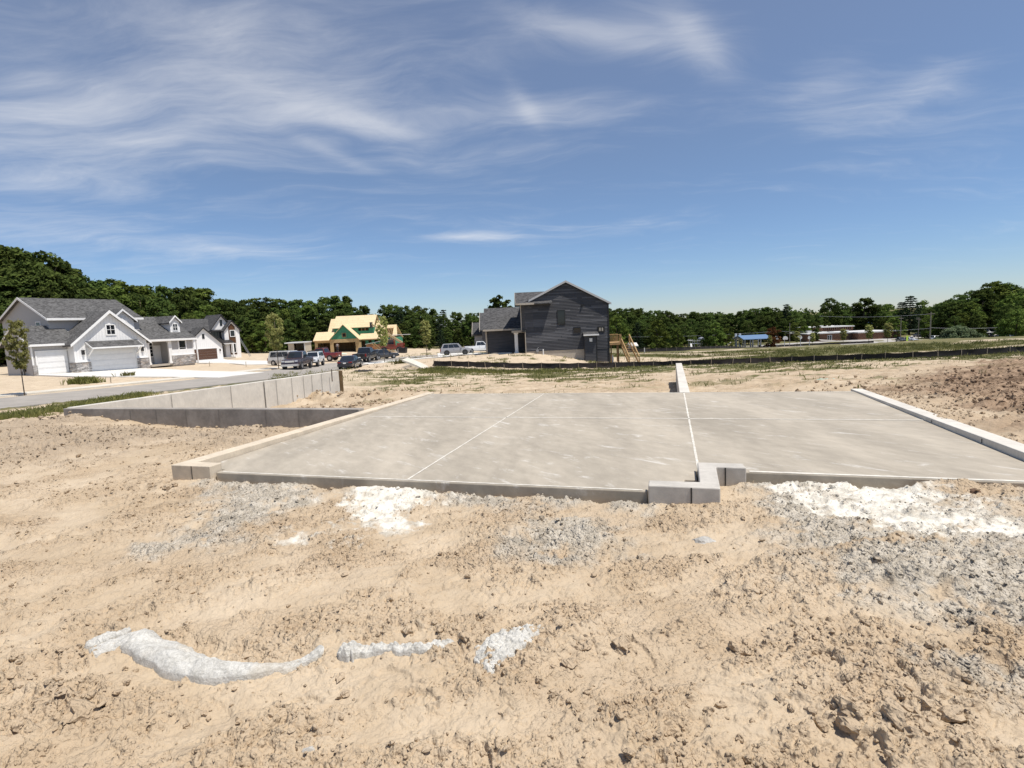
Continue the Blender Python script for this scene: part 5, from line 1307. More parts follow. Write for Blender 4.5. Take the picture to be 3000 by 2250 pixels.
# ------------------------------------------------------------------ silt fences
M['fabric'] = plain('black_fabric', (.028, .024, .023), .8, .35, 1.5, stretch=(1, 1, 3))
M['stake'] = plain('wooden_stake', (.40, .33, .24), .85, .2, 5)
def silt_fence(pts, h, spacing, label, seed, sag=.05, lean=0.0):
    P = np.array([on(*p)[:2] for p in pts]); seg = np.linalg.norm(np.diff(P, axis=0), axis=1); S = np.concatenate([[0], np.cumsum(seg)])
    L = S[-1]; rs = np.random.RandomState(seed)
    p0 = P[0]; f = thing('silt_fence', label, 'silt fence', (p0[0], p0[1], g1(*p0)))
    base = np.array([p0[0], p0[1], g1(*p0)])
    n = int(L / .22); s = np.linspace(0, L, n + 1); x = np.interp(s, S, P[:, 0]); y = np.interp(s, S, P[:, 1])
    tx, ty = np.gradient(x), np.gradient(y); q = np.hypot(tx, ty); nx, ny = -ty / q, tx / q
    ph = (s % spacing) / spacing; droop = sag * np.sin(math.pi * ph) * (1 + .8 * perlin(s / spacing, np.zeros_like(s), seed))
    hh = np.array([0, .3, .6, .85, 1.0]); bulge = np.array([.0, .06, .07, .04, 0])
    X = x[None] + nx[None] * (bulge[:, None] * np.sin(math.pi * ph)[None] * (.5 + perlin(s / 1.1, np.zeros_like(s), seed + 1))[None] - lean * hh[:, None] * h)
    Y = y[None] + ny[None] * (bulge[:, None] * np.sin(math.pi * ph)[None] * (.5 + perlin(s / 1.1, np.zeros_like(s), seed + 1))[None] - lean * hh[:, None] * h)
    g = G(x, y); Z = g[None] - .06 + hh[:, None] * (h + .06 - droop)[None] + .015 * perlin(s / .5, np.zeros_like(s), seed + 2)[None] * hh[:, None]
    o = grid_object('fabric', X - base[0], Y - base[1], Z - base[2], M['fabric']); o.parent = f
    m = int(L / spacing)
    for i in range(min(m + 1, 99)):
        si = min(i * spacing + rs.uniform(-.08, .08) * (i > 0), L); a = np.array([np.interp(si, S, P[:, 0]), np.interp(si, S, P[:, 1])])
        z = g1(*a) - base[2]; t = rs.normal(0, .04, 2); k = min(int(si / L * n), n)
        a = a - base[:2] - np.array([nx[k], ny[k]]) * .03 * (1 if y[k] > 0 else -1)
        mb = Mesh(); mb.beam((a[0], a[1], z - .1), (a[0] + t[0], a[1] + t[1], z + h + .06 + rs.uniform(-.02, .05)), .035); mb.build('stake', M['stake'], f)
silt_fence([(1272, 1074), (1400, 1077), (1540, 1080.5), (1647, 1081), (1817, 1078), (1935, 1075), (2111, 1070), (2296, 1063), (2543, 1056), (2677, 1052), (2935, 1039), (3000, 1034.5), (3250, 1022)],
           .60, 1.83, 'black silt fence with wooden stakes running across the lot behind the slab', 3)
def far_fence():
    pts = [at(px, py, Y)[:2] for px, py, Y in ()]
    return pts
silt_fence([(1835, 1031), (1900, 1030), (2000, 1027), (2110, 1022), (2250, 1018), (2400, 1011.5), (2480, 1008), (2560, 1004.5)], .75, 2.4, 'far black silt fence at the foot of the field beyond the first one', 8, .04)
p = on(1268, 1073)
mb = Mesh(); mb.add([(p[0] - .12, p[1] + .1, p[2] - .02), (p[0] + .22, p[1], p[2] - .02), (p[0] + .24, p[1], p[2] + .6), (p[0] - .1, p[1] + .13, p[2] - .02), (p[0] + .24, p[1] + .03, p[2] - .02), (p[0] + .26, p[1] + .03, p[2] + .6)], [(0, 1, 2), (5, 4, 3), (0, 3, 4, 1), (1, 4, 5, 2), (2, 5, 3, 0)])
tag(mb.build('fence_flap', M['fabric']), 'loose triangular flap of black fabric at the left end of the silt fence', 'fabric flap')

# ------------------------------------------------------------------ trees
def leaf_mat(name, a, b_, trans=.25):
    m = bpy.data.materials.new(name); m.use_nodes = True; t = NT(m.node_tree); t.n.clear()
    out = t.new('ShaderNodeOutputMaterial'); d = t.new('ShaderNodeBsdfDiffuse'); tr = t.new('ShaderNodeBsdfTranslucent'); mx = t.new('ShaderNodeMixShader')
    at_ = t.new('ShaderNodeAttribute'); at_.attribute_name = 'tone'
    oi = t.new('ShaderNodeObjectInfo')
    c = t.mix(at_.outputs['Fac'], a, b_)
    h = t.new('ShaderNodeHueSaturation'); t.l.new(c, h.inputs['Color'])
    t.l.new(t.m('ADD', .488, t.m('MULTIPLY', oi.outputs['Random'], .026)), h.inputs['Hue']); t.l.new(t.m('ADD', .72, t.m('MULTIPLY', oi.outputs['Random'], .62)), h.inputs['Value'])
    t.l.new(h.outputs[0], d.inputs[0]); t.l.new(h.outputs[0], tr.inputs[0]); mx.inputs[0].default_value = trans
    t.l.new(d.outputs[0], mx.inputs[1]); t.l.new(tr.outputs[0], mx.inputs[2]); t.l.new(mx.outputs[0], out.inputs[0]); return m
M['leaf'] = leaf_mat('leaves', (.030, .048, .015), (.125, .165, .042))
M['leaf_light'] = leaf_mat('leaves_light', (.060, .090, .020), (.18, .225, .052))
M['leaf_dark'] = leaf_mat('needles', (.018, .030, .017), (.046, .066, .034), .12)
M['leaf_young'] = leaf_mat('young_leaves', (.24, .25, .075), (.46, .45, .18), .4)
M['leaf_grey'] = leaf_mat('grey_green_leaves', (.085, .11, .055), (.19, .22, .12))
M['grass'] = leaf_mat('grass_blades', (.105, .115, .032), (.30, .28, .11), .3)
def quads(c, nrm, size, rs, aspect=1.0):
    n = len(c); a = np.cross(nrm, rs.normal(0, 1, (n, 3))); a /= np.linalg.norm(a, axis=1)[:, None] + 1e-9; b = np.cross(nrm, a)
    s = size[:, None]; e = .25
    v = np.stack([c - a * s, c - b * s * aspect + a * s * e, c + a * s, c + b * s * aspect + a * s * e * .5], 1)
    return v.reshape(-1, 3)
def crown_mesh(name, clumps, per, leaf, mat, seed, flat=.55, fill=.55):
    """clumps: (x, y, z, r). Leaves spread through the outer part of every clump"""
    rs = np.random.RandomState(seed); C = np.array(clumps)
    w = C[:, 3] ** 2; cnt = np.maximum((per * w / w.mean()).astype(int), 8)
    idx = np.repeat(np.arange(len(C)), cnt); n = len(idx)
    d = rs.normal(0, 1, (n, 3)); d /= np.linalg.norm(d, axis=1)[:, None]; d[:, 2] = np.where(d[:, 2] < -.3, -d[:, 2] * .5, d[:, 2])
    r = fill + (1 - fill) * rs.rand(n)
    r *= 1 + .25 * rs.normal(0, 1, n) * (rs.rand(n) < .3)
    off = d * (r * C[idx, 3])[:, None]; off[:, 2] *= flat + .25
    c = C[idx, :3] + off
    nr = d + rs.normal(0, .55, (n, 3)) + np.array([0, 0, .35]); nr /= np.linalg.norm(nr, axis=1)[:, None]
    v = quads(c, nr, leaf * rs.uniform(.6, 1.25, n), rs, .62)
    tone = np.clip(np.repeat(rs.uniform(.15, .85, len(C)), cnt) + rs.normal(0, .18, n), 0, 1)
    col = np.repeat(np.stack([tone, tone, tone, np.ones(n)], -1), 4, 0)
    f = np.arange(n * 4).reshape(-1, 4)
    o = fast_mesh(name, v, f, mat, {'tone': col}, smooth=False); return o
def trunk_mesh(pts, rad, limbs, n=7):
    mb = Mesh(); mb.tube(pts, rad, n)
    for p, q, r0, r1 in limbs: mb.tube([p, (np.array(p) + np.array(q)) / 2 + np.array([0, 0, .01]), q], [r0, (r0 + r1) / 2, r1], 5)
    return mb
PROTO = {}
def proto_tree(key, nm, crown_mat, shape, seed, per=95, leaf=.021):
    """unit height tree standing on the origin; shape gives crown radius at relative heights"""
    rs = np.random.RandomState(seed); cl = []
    zs, rads, nclump, cr = shape
    for i in range(nclump):
        z = zs[0] + (zs[-1] - zs[0]) * (i + rs.rand()) / nclump
        R_ = np.interp(z, zs, rads); a = rs.uniform(0, 2 * math.pi); q = R_ * (rs.rand() ** .35) * rs.uniform(.72, 1.06)
        cl.append((q * math.cos(a), q * math.sin(a), z, cr * rs.uniform(.65, 1.25) * (.6 + .4 * R_ / max(rads))))
    root = bpy.data.objects.new(nm, None); root.empty_display_size = .2
    o = crown_mesh('crown', cl, per, leaf, crown_mat, seed + 1); o.parent = root
    h = zs[-1]; limbs = []
    for i in range(7):
        c = cl[rs.randint(len(cl))]; z0 = min(c[2] * .7, h * .8); limbs.append(((0, 0, z0 * .85), (c[0] * .8, c[1] * .8, c[2]), .008, .003))
    t = trunk_mesh([(0, 0, -.04), (.004, 0, .02), (.002, .004, h * .45), (0, 0, h * .92)], [.024, .018, .013, .004], limbs).build('trunk', M['foliage_stem'], root, True)
    COL.objects.link(root); PROTO[key] = [root, True]
L_ = 'leaf'
proto_tree('broad', 'broadleaf_tree', M['leaf'], ([.06, .2, .45, .7, .88, 1.0], [.20, .30, .36, .33, .22, .08], 82, .105), 11)
proto_tree('broad_b', 'broadleaf_tree', M['leaf'], ([.04, .2, .5, .75, .92, 1.0], [.26, .34, .34, .30, .18, .06], 86, .095), 21)
proto_tree('tall', 'broadleaf_tree', M['leaf'], ([.05, .25, .5, .75, .9, 1.0], [.13, .20, .25, .23, .15, .05], 72, .085), 31)
proto_tree('light', 'broadleaf_tree', M['leaf_light'], ([.04, .2, .5, .75, .92, 1.0], [.24, .34, .37, .30, .18, .06], 80, .10), 41)
proto_tree('low', 'bushy_tree', M['leaf_light'], ([.02, .2, .5, .8, 1.0], [.42, .52, .50, .36, .12], 70, .15), 51, 95, .03)
proto_tree('poplar', 'poplar_tree', M['leaf'], ([.08, .25, .5, .8, 1.0], [.10, .17, .20, .14, .04], 60, .07), 61)
proto_tree('shrub', 'shrub', M['leaf_grey'], ([.0, .2, .5, .8, 1.0], [.85, .95, .80, .5, .2], 70, .24), 71, 110, .05)
def proto_conifer(key, seed, wide, mat):
    rs = np.random.RandomState(seed); cl = []
    for i in range(16):
        z = .1 + .86 * (i / 15) ** .9; r = wide * (1 - (z - .05)) ** .75 + .02
        k = max(4, int(11 * (1 - z) + 3)); a0 = rs.uniform(0, 6)
        for j in range(k):
            a = a0 + 2 * math.pi * j / k + rs.uniform(-.3, .3); rr = r * rs.uniform(.55, 1.1)
            for t in (.45, .8, 1.0): cl.append((rr * t * math.cos(a), rr * t * math.sin(a), z - .05 * t * (1 - z) + rs.uniform(-.012, .012), .042 * (1.35 - .6 * t)))
    root = bpy.data.objects.new('pine_tree', None); root.empty_display_size = .2
    o = crown_mesh('crown', cl, 14, .018, mat, seed + 1, .3, .2); o.parent = root
    trunk_mesh([(0, 0, -.04), (0, 0, .4), (0, 0, .98)], [.02, .014, .003], []).build('trunk', M['foliage_stem'], root, True)
    COL.objects.link(root); PROTO[key] = [root, True]
proto_conifer('pine', 81, .26, M['leaf_dark']); proto_conifer('pine_b', 91, .33, M['leaf_dark'])
def proto_young():
    for key, seed, wide, mat in (('young', 101, .17, M['leaf_young']), ('young_b', 111, .22, M['leaf_young'])):
        rs = np.random.RandomState(seed); cl = []
        for i in range(120):
            z = .36 + .62 * rs.rand(); R_ = wide * math.sin(math.pi * min(1, (z - .3) / .75)) ** .7; a = rs.uniform(0, 6.28); q = R_ * rs.rand() ** .5
            cl.append((q * math.cos(a), q * math.sin(a), z, .06 * rs.uniform(.6, 1.2)))
        root = bpy.data.objects.new('young_tree', None); root.empty_display_size = .2
        o = crown_mesh('crown', cl, 34, .022, mat, seed, .7, .1); o.parent = root
        limbs = [((0, 0, .3 + .4 * rs.rand()), (c[0], c[1], c[2]), .004, .0015) for c in [cl[rs.randint(120)] for _ in range(12)]]
        trunk_mesh([(0, 0, -.03), (.003, 0, .3), (0, 0, .96)], [.0125, .009, .002], limbs).build('trunk', plain('young_bark', (.16, .13, .10), .9, .2, 4), root, True)
        COL.objects.link(root); PROTO[key] = [root, True]
proto_young()
def plant(key, px, Y, top=None, h=None, label='', cat='tree', group=None, w=1.0, seed=None, base=None, pyb=None):
    """stand a tree on the terrain along the view line of column px at depth Y; top = picture row its tip reaches"""
    if pyb is not None: p = on(px, pyb)
    else:
        yy = 1000.0
        for _ in range(4):
            p = at(px, yy, Y); z = g1(p[0], p[1]); d = np.array([p[0], p[1], z]) - CAM; yy = 1125 - FPX * (d @ _up) / (d @ _fw)
        p = np.array([p[0], p[1], z])
    if h is None:
        t = at(px, top, Y); h = t[2] - p[2]
    r, fresh = PROTO[key]
    rz = random.uniform(0, 6.28); sc = (h * w, h * w, h)
    if fresh:
        r.location = tuple(p); r.rotation_euler = (0, 0, rz); r.scale = sc; PROTO[key][1] = False; o = r
    else: o = dup(r, p, rz, sc)
    o['label'] = label; o['category'] = cat
    if group: o['group'] = group
    elif 'group' in o: del o['group']
    return o

# ------------------------------------------------------------------ planting
SKY_L = np.array([(-400, 700), (-150, 715), (0, 735), (40, 722), (130, 748), (240, 788), (300, 832), (345, 820), (385, 838), (440, 845), (500, 848), (560, 850), (600, 842), (650, 870), (690, 882), (740, 884), (780, 872),
                  (850, 884), (900, 886), (960, 874), (1010, 870), (1050, 880), (1075, 905), (1088, 945), (1108, 940), (1120, 905), (1160, 893), (1210, 898), (1260, 905), (1310, 905), (1360, 918), (1420, 922)], float)
def woods():
    rs = np.random.RandomState(17)
    G1 = 'trees of the wood behind the grey house'; G2 = 'trees of the wood behind the framed house'; G3 = 'dark trees between the framed house and the dark house'
    def row(x0, x1, step, Yf, k0, k1, jit, tops=True):
        px = x0
        while px < x1:
            x = px + rs.uniform(-.3, .3) * step
            sky = np.interp(x, SKY_L[:, 0], SKY_L[:, 1]); base = 1045.0
            top = base - (base - sky) * rs.uniform(k0, k1)
            Y = Yf(x) * rs.uniform(.95, 1.06)
            if 1080 < x < 1112: px += step; continue
            if x < 330: lab, g, keys = 'large dark broadleaf tree rising behind the grey gabled house', G1, ['broad', 'broad_b', 'tall', 'broad']
            elif x < 640: lab, g, keys = 'sunlit light green tree behind the white and brown house', 'light green trees behind the white house', ['light', 'broad', 'light', 'broad_b']
            elif x < 1085: lab, g, keys = 'dense green tree in the wood behind the unfinished house', G2, ['broad_b', 'tall', 'broad', 'light', 'tall']
            else: lab, g, keys = 'dark tree in the wood between unfinished house and dark house', G3, ['broad', 'pine_b', 'tall', 'broad_b', 'broad_b']
            key = keys[rs.randint(len(keys))]
            if key == 'light': lab = 'light green broadleaf tree among the darker trees of the left wood'; g = 'light green trees of the left wood'
            if key.startswith('pine'): lab = 'dark pine tree in the wood left of the dark house'; g = 'pines left of the dark house'
            plant(key, x, Y, top=top, label=lab, cat='tree', group=g, w=rs.uniform(.9, 1.15))
            px += step
    row(-330, 1440, 34, lambda x: np.interp(x, [-300, 300, 700, 1000, 1400], [100, 125, 150, 160, 165]), .97, 1.03, 1)
    row(-320, 1440, 30, lambda x: np.interp(x, [-300, 300, 700, 1000, 1400], [92, 116, 138, 146, 150]), .74, .95, 1)
    row(-300, 1440, 30, lambda x: np.interp(x, [-300, 300, 560, 700, 1000, 1400], [86, 108, 128, 131, 137, 140]), .45, .72, 1)
    row(690, 1400, 26, lambda x: 131, .22, .42, 1)
    row(1100, 1440, 24, lambda x: 142, .6, .97, 1)
    plant('poplar', 1468, 150, top=866, label='poplar with upright branches showing above the roof of the dark house', cat='tree', w=1.25)
    plant('poplar', 1450, 152, top=878, label='shorter poplar leaf crown left of the tallest one above the roof', cat='tree', w=1.2)
    plant('poplar', 1490, 152, top=880, label='poplar crown hidden mostly by the upper roof of the dark house', cat='tree', w=1.2)
woods()
def right_trees():
    rs = np.random.RandomState(23)
    g = 'trees beyond the playground'
    sky = np.array([(1780, 902), (1830, 905), (1880, 907), (1930, 912), (1960, 915), (1985, 926), (2010, 916), (2060, 918), (2110, 924), (2150, 915), (2200, 908), (2240, 903), (2280, 905), (2330, 915), (2380, 922), (2400, 922)], float)
    lab = 'broadleaf tree of the dense wood line behind the playground'
    for (k0, k1, Y, st) in ((.97, 1.02, 245, 22), (.7, .93, 225, 24), (.42, .68, 212, 26)):
        x = 1745
        while x < 2420:
            q = x + rs.uniform(-7, 7); top = 1012 - (1012 - np.interp(q, sky[:, 0], sky[:, 1])) * rs.uniform(k0, k1)
            if not (Y < 230 and 2130 < q < 2420 and rs.rand() < .55):
                plant(['broad', 'broad_b', 'tall', 'broad'][rs.randint(4)], q, Y * rs.uniform(.97, 1.03), top=top, label=lab, group=g, w=rs.uniform(.9, 1.2))
            x += st
    for px, Y, top, key, w, lb in [
        (1808, 165, 926, 'light', .95, 'light green tree close to the right wall of the dark house'), (1868, 180, 945, 'pine_b', .9, 'dark spruce between two light trees right of the deck'),
        (1925, 160, 938, 'light', 1.1, 'round light green tree right of the stair of the deck'), (1985, 175, 962, 'light', .8, 'small pale green tree at the left edge of the playground'),
        (2030, 190, 975, 'low', .6, 'low rounded bush beside the grey play structure'), (1912, 150, 1005, 'low', 1.1, 'low bush growing along the far silt fence'), (1958, 150, 1008, 'low', 1.0, 'second low bush along the far silt fence'),
        (2095, 150, 946, 'light', 1.05, 'big light green tree touching the ground before the playground'), (2128, 152, 962, 'light', 1.0, 'lower half of a twin tree right of the big light one'), (2070, 152, 965, 'broad_b', .9, 'darker tree left of the big light one before the playground'),
        (2303, 232, 890, 'pine', 1.15, 'pointed conifer standing above the wood line'), (2290, 226, 935, 'broad', 1.1, 'dark tree behind the blue roofed pavilion'), (2245, 226, 930, 'broad', 1.2, 'dark tree left behind the blue roofed pavilion'),
        (2330, 215, 946, 'light', 1.2, 'low light green tree right of the blue roofed pavilion'), (2360, 214, 955, 'light', 1.0, 'light green tree at the left end of the school'),
        (2430, 250, 876, 'broad', .9, 'tall tree left behind the school roof'), (2465, 252, 890, 'broad_b', .9, 'tree between the two tall ones behind the school'), (2530, 262, 876, 'tall', 1.5, 'tall open crowned tree in the middle behind the school'), (2505, 265, 890, 'broad', .9, 'tree left of the open crowned one behind the school'),
        (2565, 262, 892, 'broad_b', 1.0, 'tree right of the open crowned one behind the school'), (2600, 275, 892, 'light', 1.1, 'tree behind the small house with the blue roof'), (2585, 232, 930, 'broad', 1.0, 'low tree before the small house with the blue roof'),
        (2620, 205, 928, 'light', 1.2, 'light green tree standing before the right end of the school'), (2663, 225, 866, 'pine_b', 1.25, 'largest dark pine right of the school'), (2640, 235, 884, 'pine_b', 1.3, 'dark pine at the left flank of the largest pine'), (2690, 232, 895, 'pine_b', 1.3, 'dark pine at the right flank of the largest pine'),
        (2400, 275, 925, 'broad', 1.2, 'small tree behind the left end of the school'), (2480, 285, 915, 'broad_b', 1.5, 'low tree far behind the school roof')]:
        plant(key, px, Y, top=top, label=lb, w=w)
    # rising mass of trees at the right edge
    sk = np.array([(2720, 905), (2760, 888), (2800, 868), (2850, 856), (2900, 830), (2940, 835), (2980, 848), (3050, 836), (3150, 830), (3300, 840)], float)
    for (k0, k1, Y, st) in ((.96, 1.02, 205, 30), (.72, .93, 190, 30), (.45, .68, 178, 32)):
        x = 2725
        while x < 3290:
            q = x + rs.uniform(-8, 8); top = 990 - (990 - np.interp(q, sk[:, 0], sk[:, 1])) * rs.uniform(k0, k1)
            if not (Y < 195 and 2860 < q < 2935) and not (Y < 185 and q < 2770): plant(['broad', 'broad_b', 'tall', 'light'][rs.randint(4)], q, Y * rs.uniform(.97, 1.03), top=top, label='tall broadleaf tree in the wood at the right edge', group='trees of the right wood', w=rs.uniform(.95, 1.2))
            x += st
    for px, Y, h, w, lb in [(2800, 128, 4.6, .95, 'wide grey green shrub on the crest of the field'), (2840, 126, 3.6, .9, 'grey green shrub right of the widest one on the crest'), (2765, 130, 3.4, .8, 'grey green shrub left of the widest one on the crest')]:
        plant('shrub', px, Y, h=h, label=lb, cat='shrub', w=w)
    plant('low', 2975, 110, h=6.5, label='dark bush at the right edge of the field', cat='bush', w=.9)
    for px, Y, h in [(2170, 130, 1.6), (2255, 128, 2.0), (2335, 126, 2.6), (2380, 122, 2.2), (2470, 118, 2.6), (2545, 116, 3.0), (2600, 114, 3.2)]:
        plant('young', px, Y, h=h * 1.5, label='thin sapling growing along the far silt fence', cat='sapling', group='saplings by the far silt fence')
right_trees()
for px, py, h, key, lb in [(72, 1158, 4.7, 'young_b', 'young street tree with yellow green leaves by the sidewalk'), (845, 1079, 0, 'young', ''), ]:
    if h: plant(key, px, None, h=h, label=lb, cat='street tree', pyb=py, w=.62)
plant('young_b', 817, 60, h=6.2, label='slender young tree left of the parked vehicles', cat='street tree', w=.7)
plant('young_b', 1127, 70, h=6.0, label='young tree with sparse brownish leaves beside the grey sedan', cat='street tree', w=.6)
plant('young', 1251, 78, h=5.4, label='small young tree alone on the pale walk near the two tone wagon', cat='street tree', w=.8)

def far_wood():
    rs = np.random.RandomState(31); cl = []
    for i in range(900):
        a = rs.uniform(-.05, .95); d = rs.uniform(330, 520); x, y = d * math.sin(a), d * math.cos(a); z = g1(x, y) if False else -10
        h = rs.uniform(8, 13.5) * (d / 430); cl.append((x, y, z + h * rs.uniform(.25, .9), rs.uniform(2.4, 4.2)))
    o = crown_mesh('distant_wood', cl, 42, 1.1, M['leaf'], 33)
    kind(o, 'stuff', 'distant line of woods on the horizon', 'woods')
far_wood()

# ------------------------------------------------------------------ grass and weeds
def blades(name, x, y, h, seed, mat, label, per=5, wk=.03, spread=.12, lift=0.0):
    rs = np.random.RandomState(seed); n = len(x)
    z = G(x, y) + lift
    X = np.repeat(x, per) + rs.normal(0, spread, n * per); Y = np.repeat(y, per) + rs.normal(0, spread, n * per); Z = np.repeat(z, per); H = np.repeat(h, per) * rs.uniform(.5, 1.2, n * per)
    a = rs.uniform(0, 6.28, n * per); t = rs.normal(0, .3, (n * per, 2)); w = H * wk + .004
    dx, dy = np.cos(a) * w, np.sin(a) * w
    p0 = np.stack([X - dx, Y - dy, Z - .03], -1); p1 = np.stack([X + dx, Y + dy, Z - .03], -1)
    p2 = np.stack([X + dx * .5 + t[:, 0] * H * .4, Y + dy * .5 + t[:, 1] * H * .4, Z + H * .65], -1); p3 = np.stack([X + t[:, 0] * H, Y + t[:, 1] * H, Z + H], -1)
    v = np.stack([p0, p1, p2, p3], 1).reshape(-1, 3); tone = np.clip(np.repeat(rs.uniform(0, 1, n), per) + rs.normal(0, .15, n * per), 0, 1)
    col = np.repeat(np.stack([tone] * 3 + [np.ones_like(tone)], -1), 4, 0)
    o = fast_mesh(name, v, np.arange(len(v)).reshape(-1, 4), mat, {'tone': col}, False)
    return o
def grasses():
    rs = np.random.RandomState(41)
    n = 150000; a = rs.uniform(-.42, .85, n); r = 17 + 75 * rs.rand(n) ** .8; x, y = r * np.sin(a), r * np.cos(a)
    g = zones(x, y)[1]; cl = np.clip(.35 + fbm(x / 1.9, y / 1.2, 141, 3), 0, 1)
    k = rs.rand(n) < g * cl * .9; x, y = x[k], y[k]
    tall = np.exp(-((np.hypot(x, y) - 46) / 7.0) ** 2) * (np.arctan2(x, y) < .25)
    h = (.05 + .15 * rs.rand(len(x)) ** 2 + .10 * tall * rs.rand(len(x))) * (1 + .004 * np.hypot(x, y)); h = np.where(np.hypot(x, y) > 56, h + .15 * rs.rand(len(x)), h)
    kind(blades('grass', x, y, h, 42, M['grass'], '', 5, .05, .16), 'stuff', 'sparse grass and weeds on the lot and field', 'grass')
    # roadside weeds left of the foundation
    n = 2600; t = rs.rand(n); P = np.array([on(*q)[:2] for q in [(-250, 1260), (60, 1228), (180, 1204), (300, 1182), (420, 1160)]])
    s = np.linspace(0, 1, len(P)); x = np.interp(t, s, P[:, 0]) + rs.normal(0, .4, n); y = np.interp(t, s, P[:, 1]) + rs.normal(0, .4, n)
    kind(blades('verge_grass', x, y, .10 + .24 * rs.rand(n) ** 1.5, 43, M['grass'], '', 7, .02, .1), 'stuff', 'weedy strip along the street left of the foundation', 'weeds')
    P = np.array([on(*q)[:2] for q in [(1275, 1080), (1340, 1082), (1440, 1086), (1560, 1088), (1700, 1088)]]); n = 2600; t = rs.rand(n) ** 1.4
    x = np.interp(t, s, P[:, 0]) + rs.normal(0, .6, n); y = np.interp(t, s, P[:, 1]) - np.abs(rs.normal(0, 2.2, n)) - .9
    kind(blades('tall_grass', x, y, (.12 + .26 * rs.rand(n)), 44, M['grass'], '', 6, .03, .12), 'stuff', 'tall grass growing in front of the silt fence', 'grass')
    for (px, py, w, d, hh, nn, lb) in [(247, 1126, .36, .12, .62, 300, 'long clump of tall green weeds before the driveway'), (370, 1103, .25, .2, .5, 40, 'small tuft of weeds on the edge of the white driveway'), (1180, 1064, .45, .25, .6, 70, 'tall dark weeds left of the leaning concrete piece')]:
        p = on(px, py); x = p[0] + rs.normal(0, w, nn); y = p[1] + rs.normal(0, d, nn) + (x - p[0]) * .6
        tag(blades('weed_clump', x, y, hh * rs.uniform(.5, 1, nn), nn, M['grass'], '', 6, .025, .06), lb, 'weeds')
grasses()

# ------------------------------------------------------------------ vehicles
def paint(name, col, rough=.25):
    m, t, b = principled(name); b.inputs['Base Color'].default_value = (*col, 1); b.inputs['Roughness'].default_value = rough; b.inputs['Coat Weight'].default_value = .6; b.inputs['Coat Roughness'].default_value = .08
    n = t.noise(objco(t), 2.5, 4, .6); dusty = t.mix(t.ramp(n, .45, .8, 0, .22), col, (.35, .30, .24)); t.l.new(dusty, b.inputs['Base Color']); return m
M['tyre'] = plain('tyre_rubber', (.022, .022, .023), .85, .2, 4); M['rim'] = plain('wheel_rim', (.45, .45, .46), .35, .1, metal=.8); M['rim_dark'] = plain('wheel_rim_dark', (.06, .06, .065), .35, .1, metal=.5)
M['plastic'] = plain('black_plastic', (.03, .03, .032), .6, .1); M['lamp'] = glassmat('lamp_glass', (.55, .56, .58), .1); M['tail'] = glassmat('tail_lamp', (.25, .012, .012), .15); M['chrome'] = plain('chrome', (.62, .62, .63), .18, .05, metal=1.0)
M['car_glass'] = glassmat('car_glass', (.02, .025, .032), .03)
SPECS = {
 'sedan': dict(L=4.9, W=1.82, zl=.22, belt=.92, hood=.86, roof=1.45, cab=(.95, .25, -1.0, -1.75), wr=.33, wb=2.8, deck=.98),
 'suv': dict(L=4.7, W=1.86, zl=.28, belt=1.05, hood=1.02, roof=1.70, cab=(1.05, .45, -1.9, -2.25), wr=.37, wb=2.75, deck=None),
 'jeep': dict(L=4.3, W=1.72, zl=.42, belt=1.10, hood=1.05, roof=1.72, cab=(.62, .30, -1.95, -2.08), wr=.38, wb=2.6, deck=None),
 'van': dict(L=5.0, W=1.95, zl=.26, belt=1.02, hood=1.0, roof=1.80, cab=(1.65, .85, -2.2, -2.42), wr=.34, wb=3.0, deck=None),
 'pickup': dict(L=5.7, W=1.98, zl=.42, belt=1.22, hood=1.20, roof=1.92, cab=(1.05, .45, -.75, -.98), wr=.40, wb=3.55, deck='bed')}
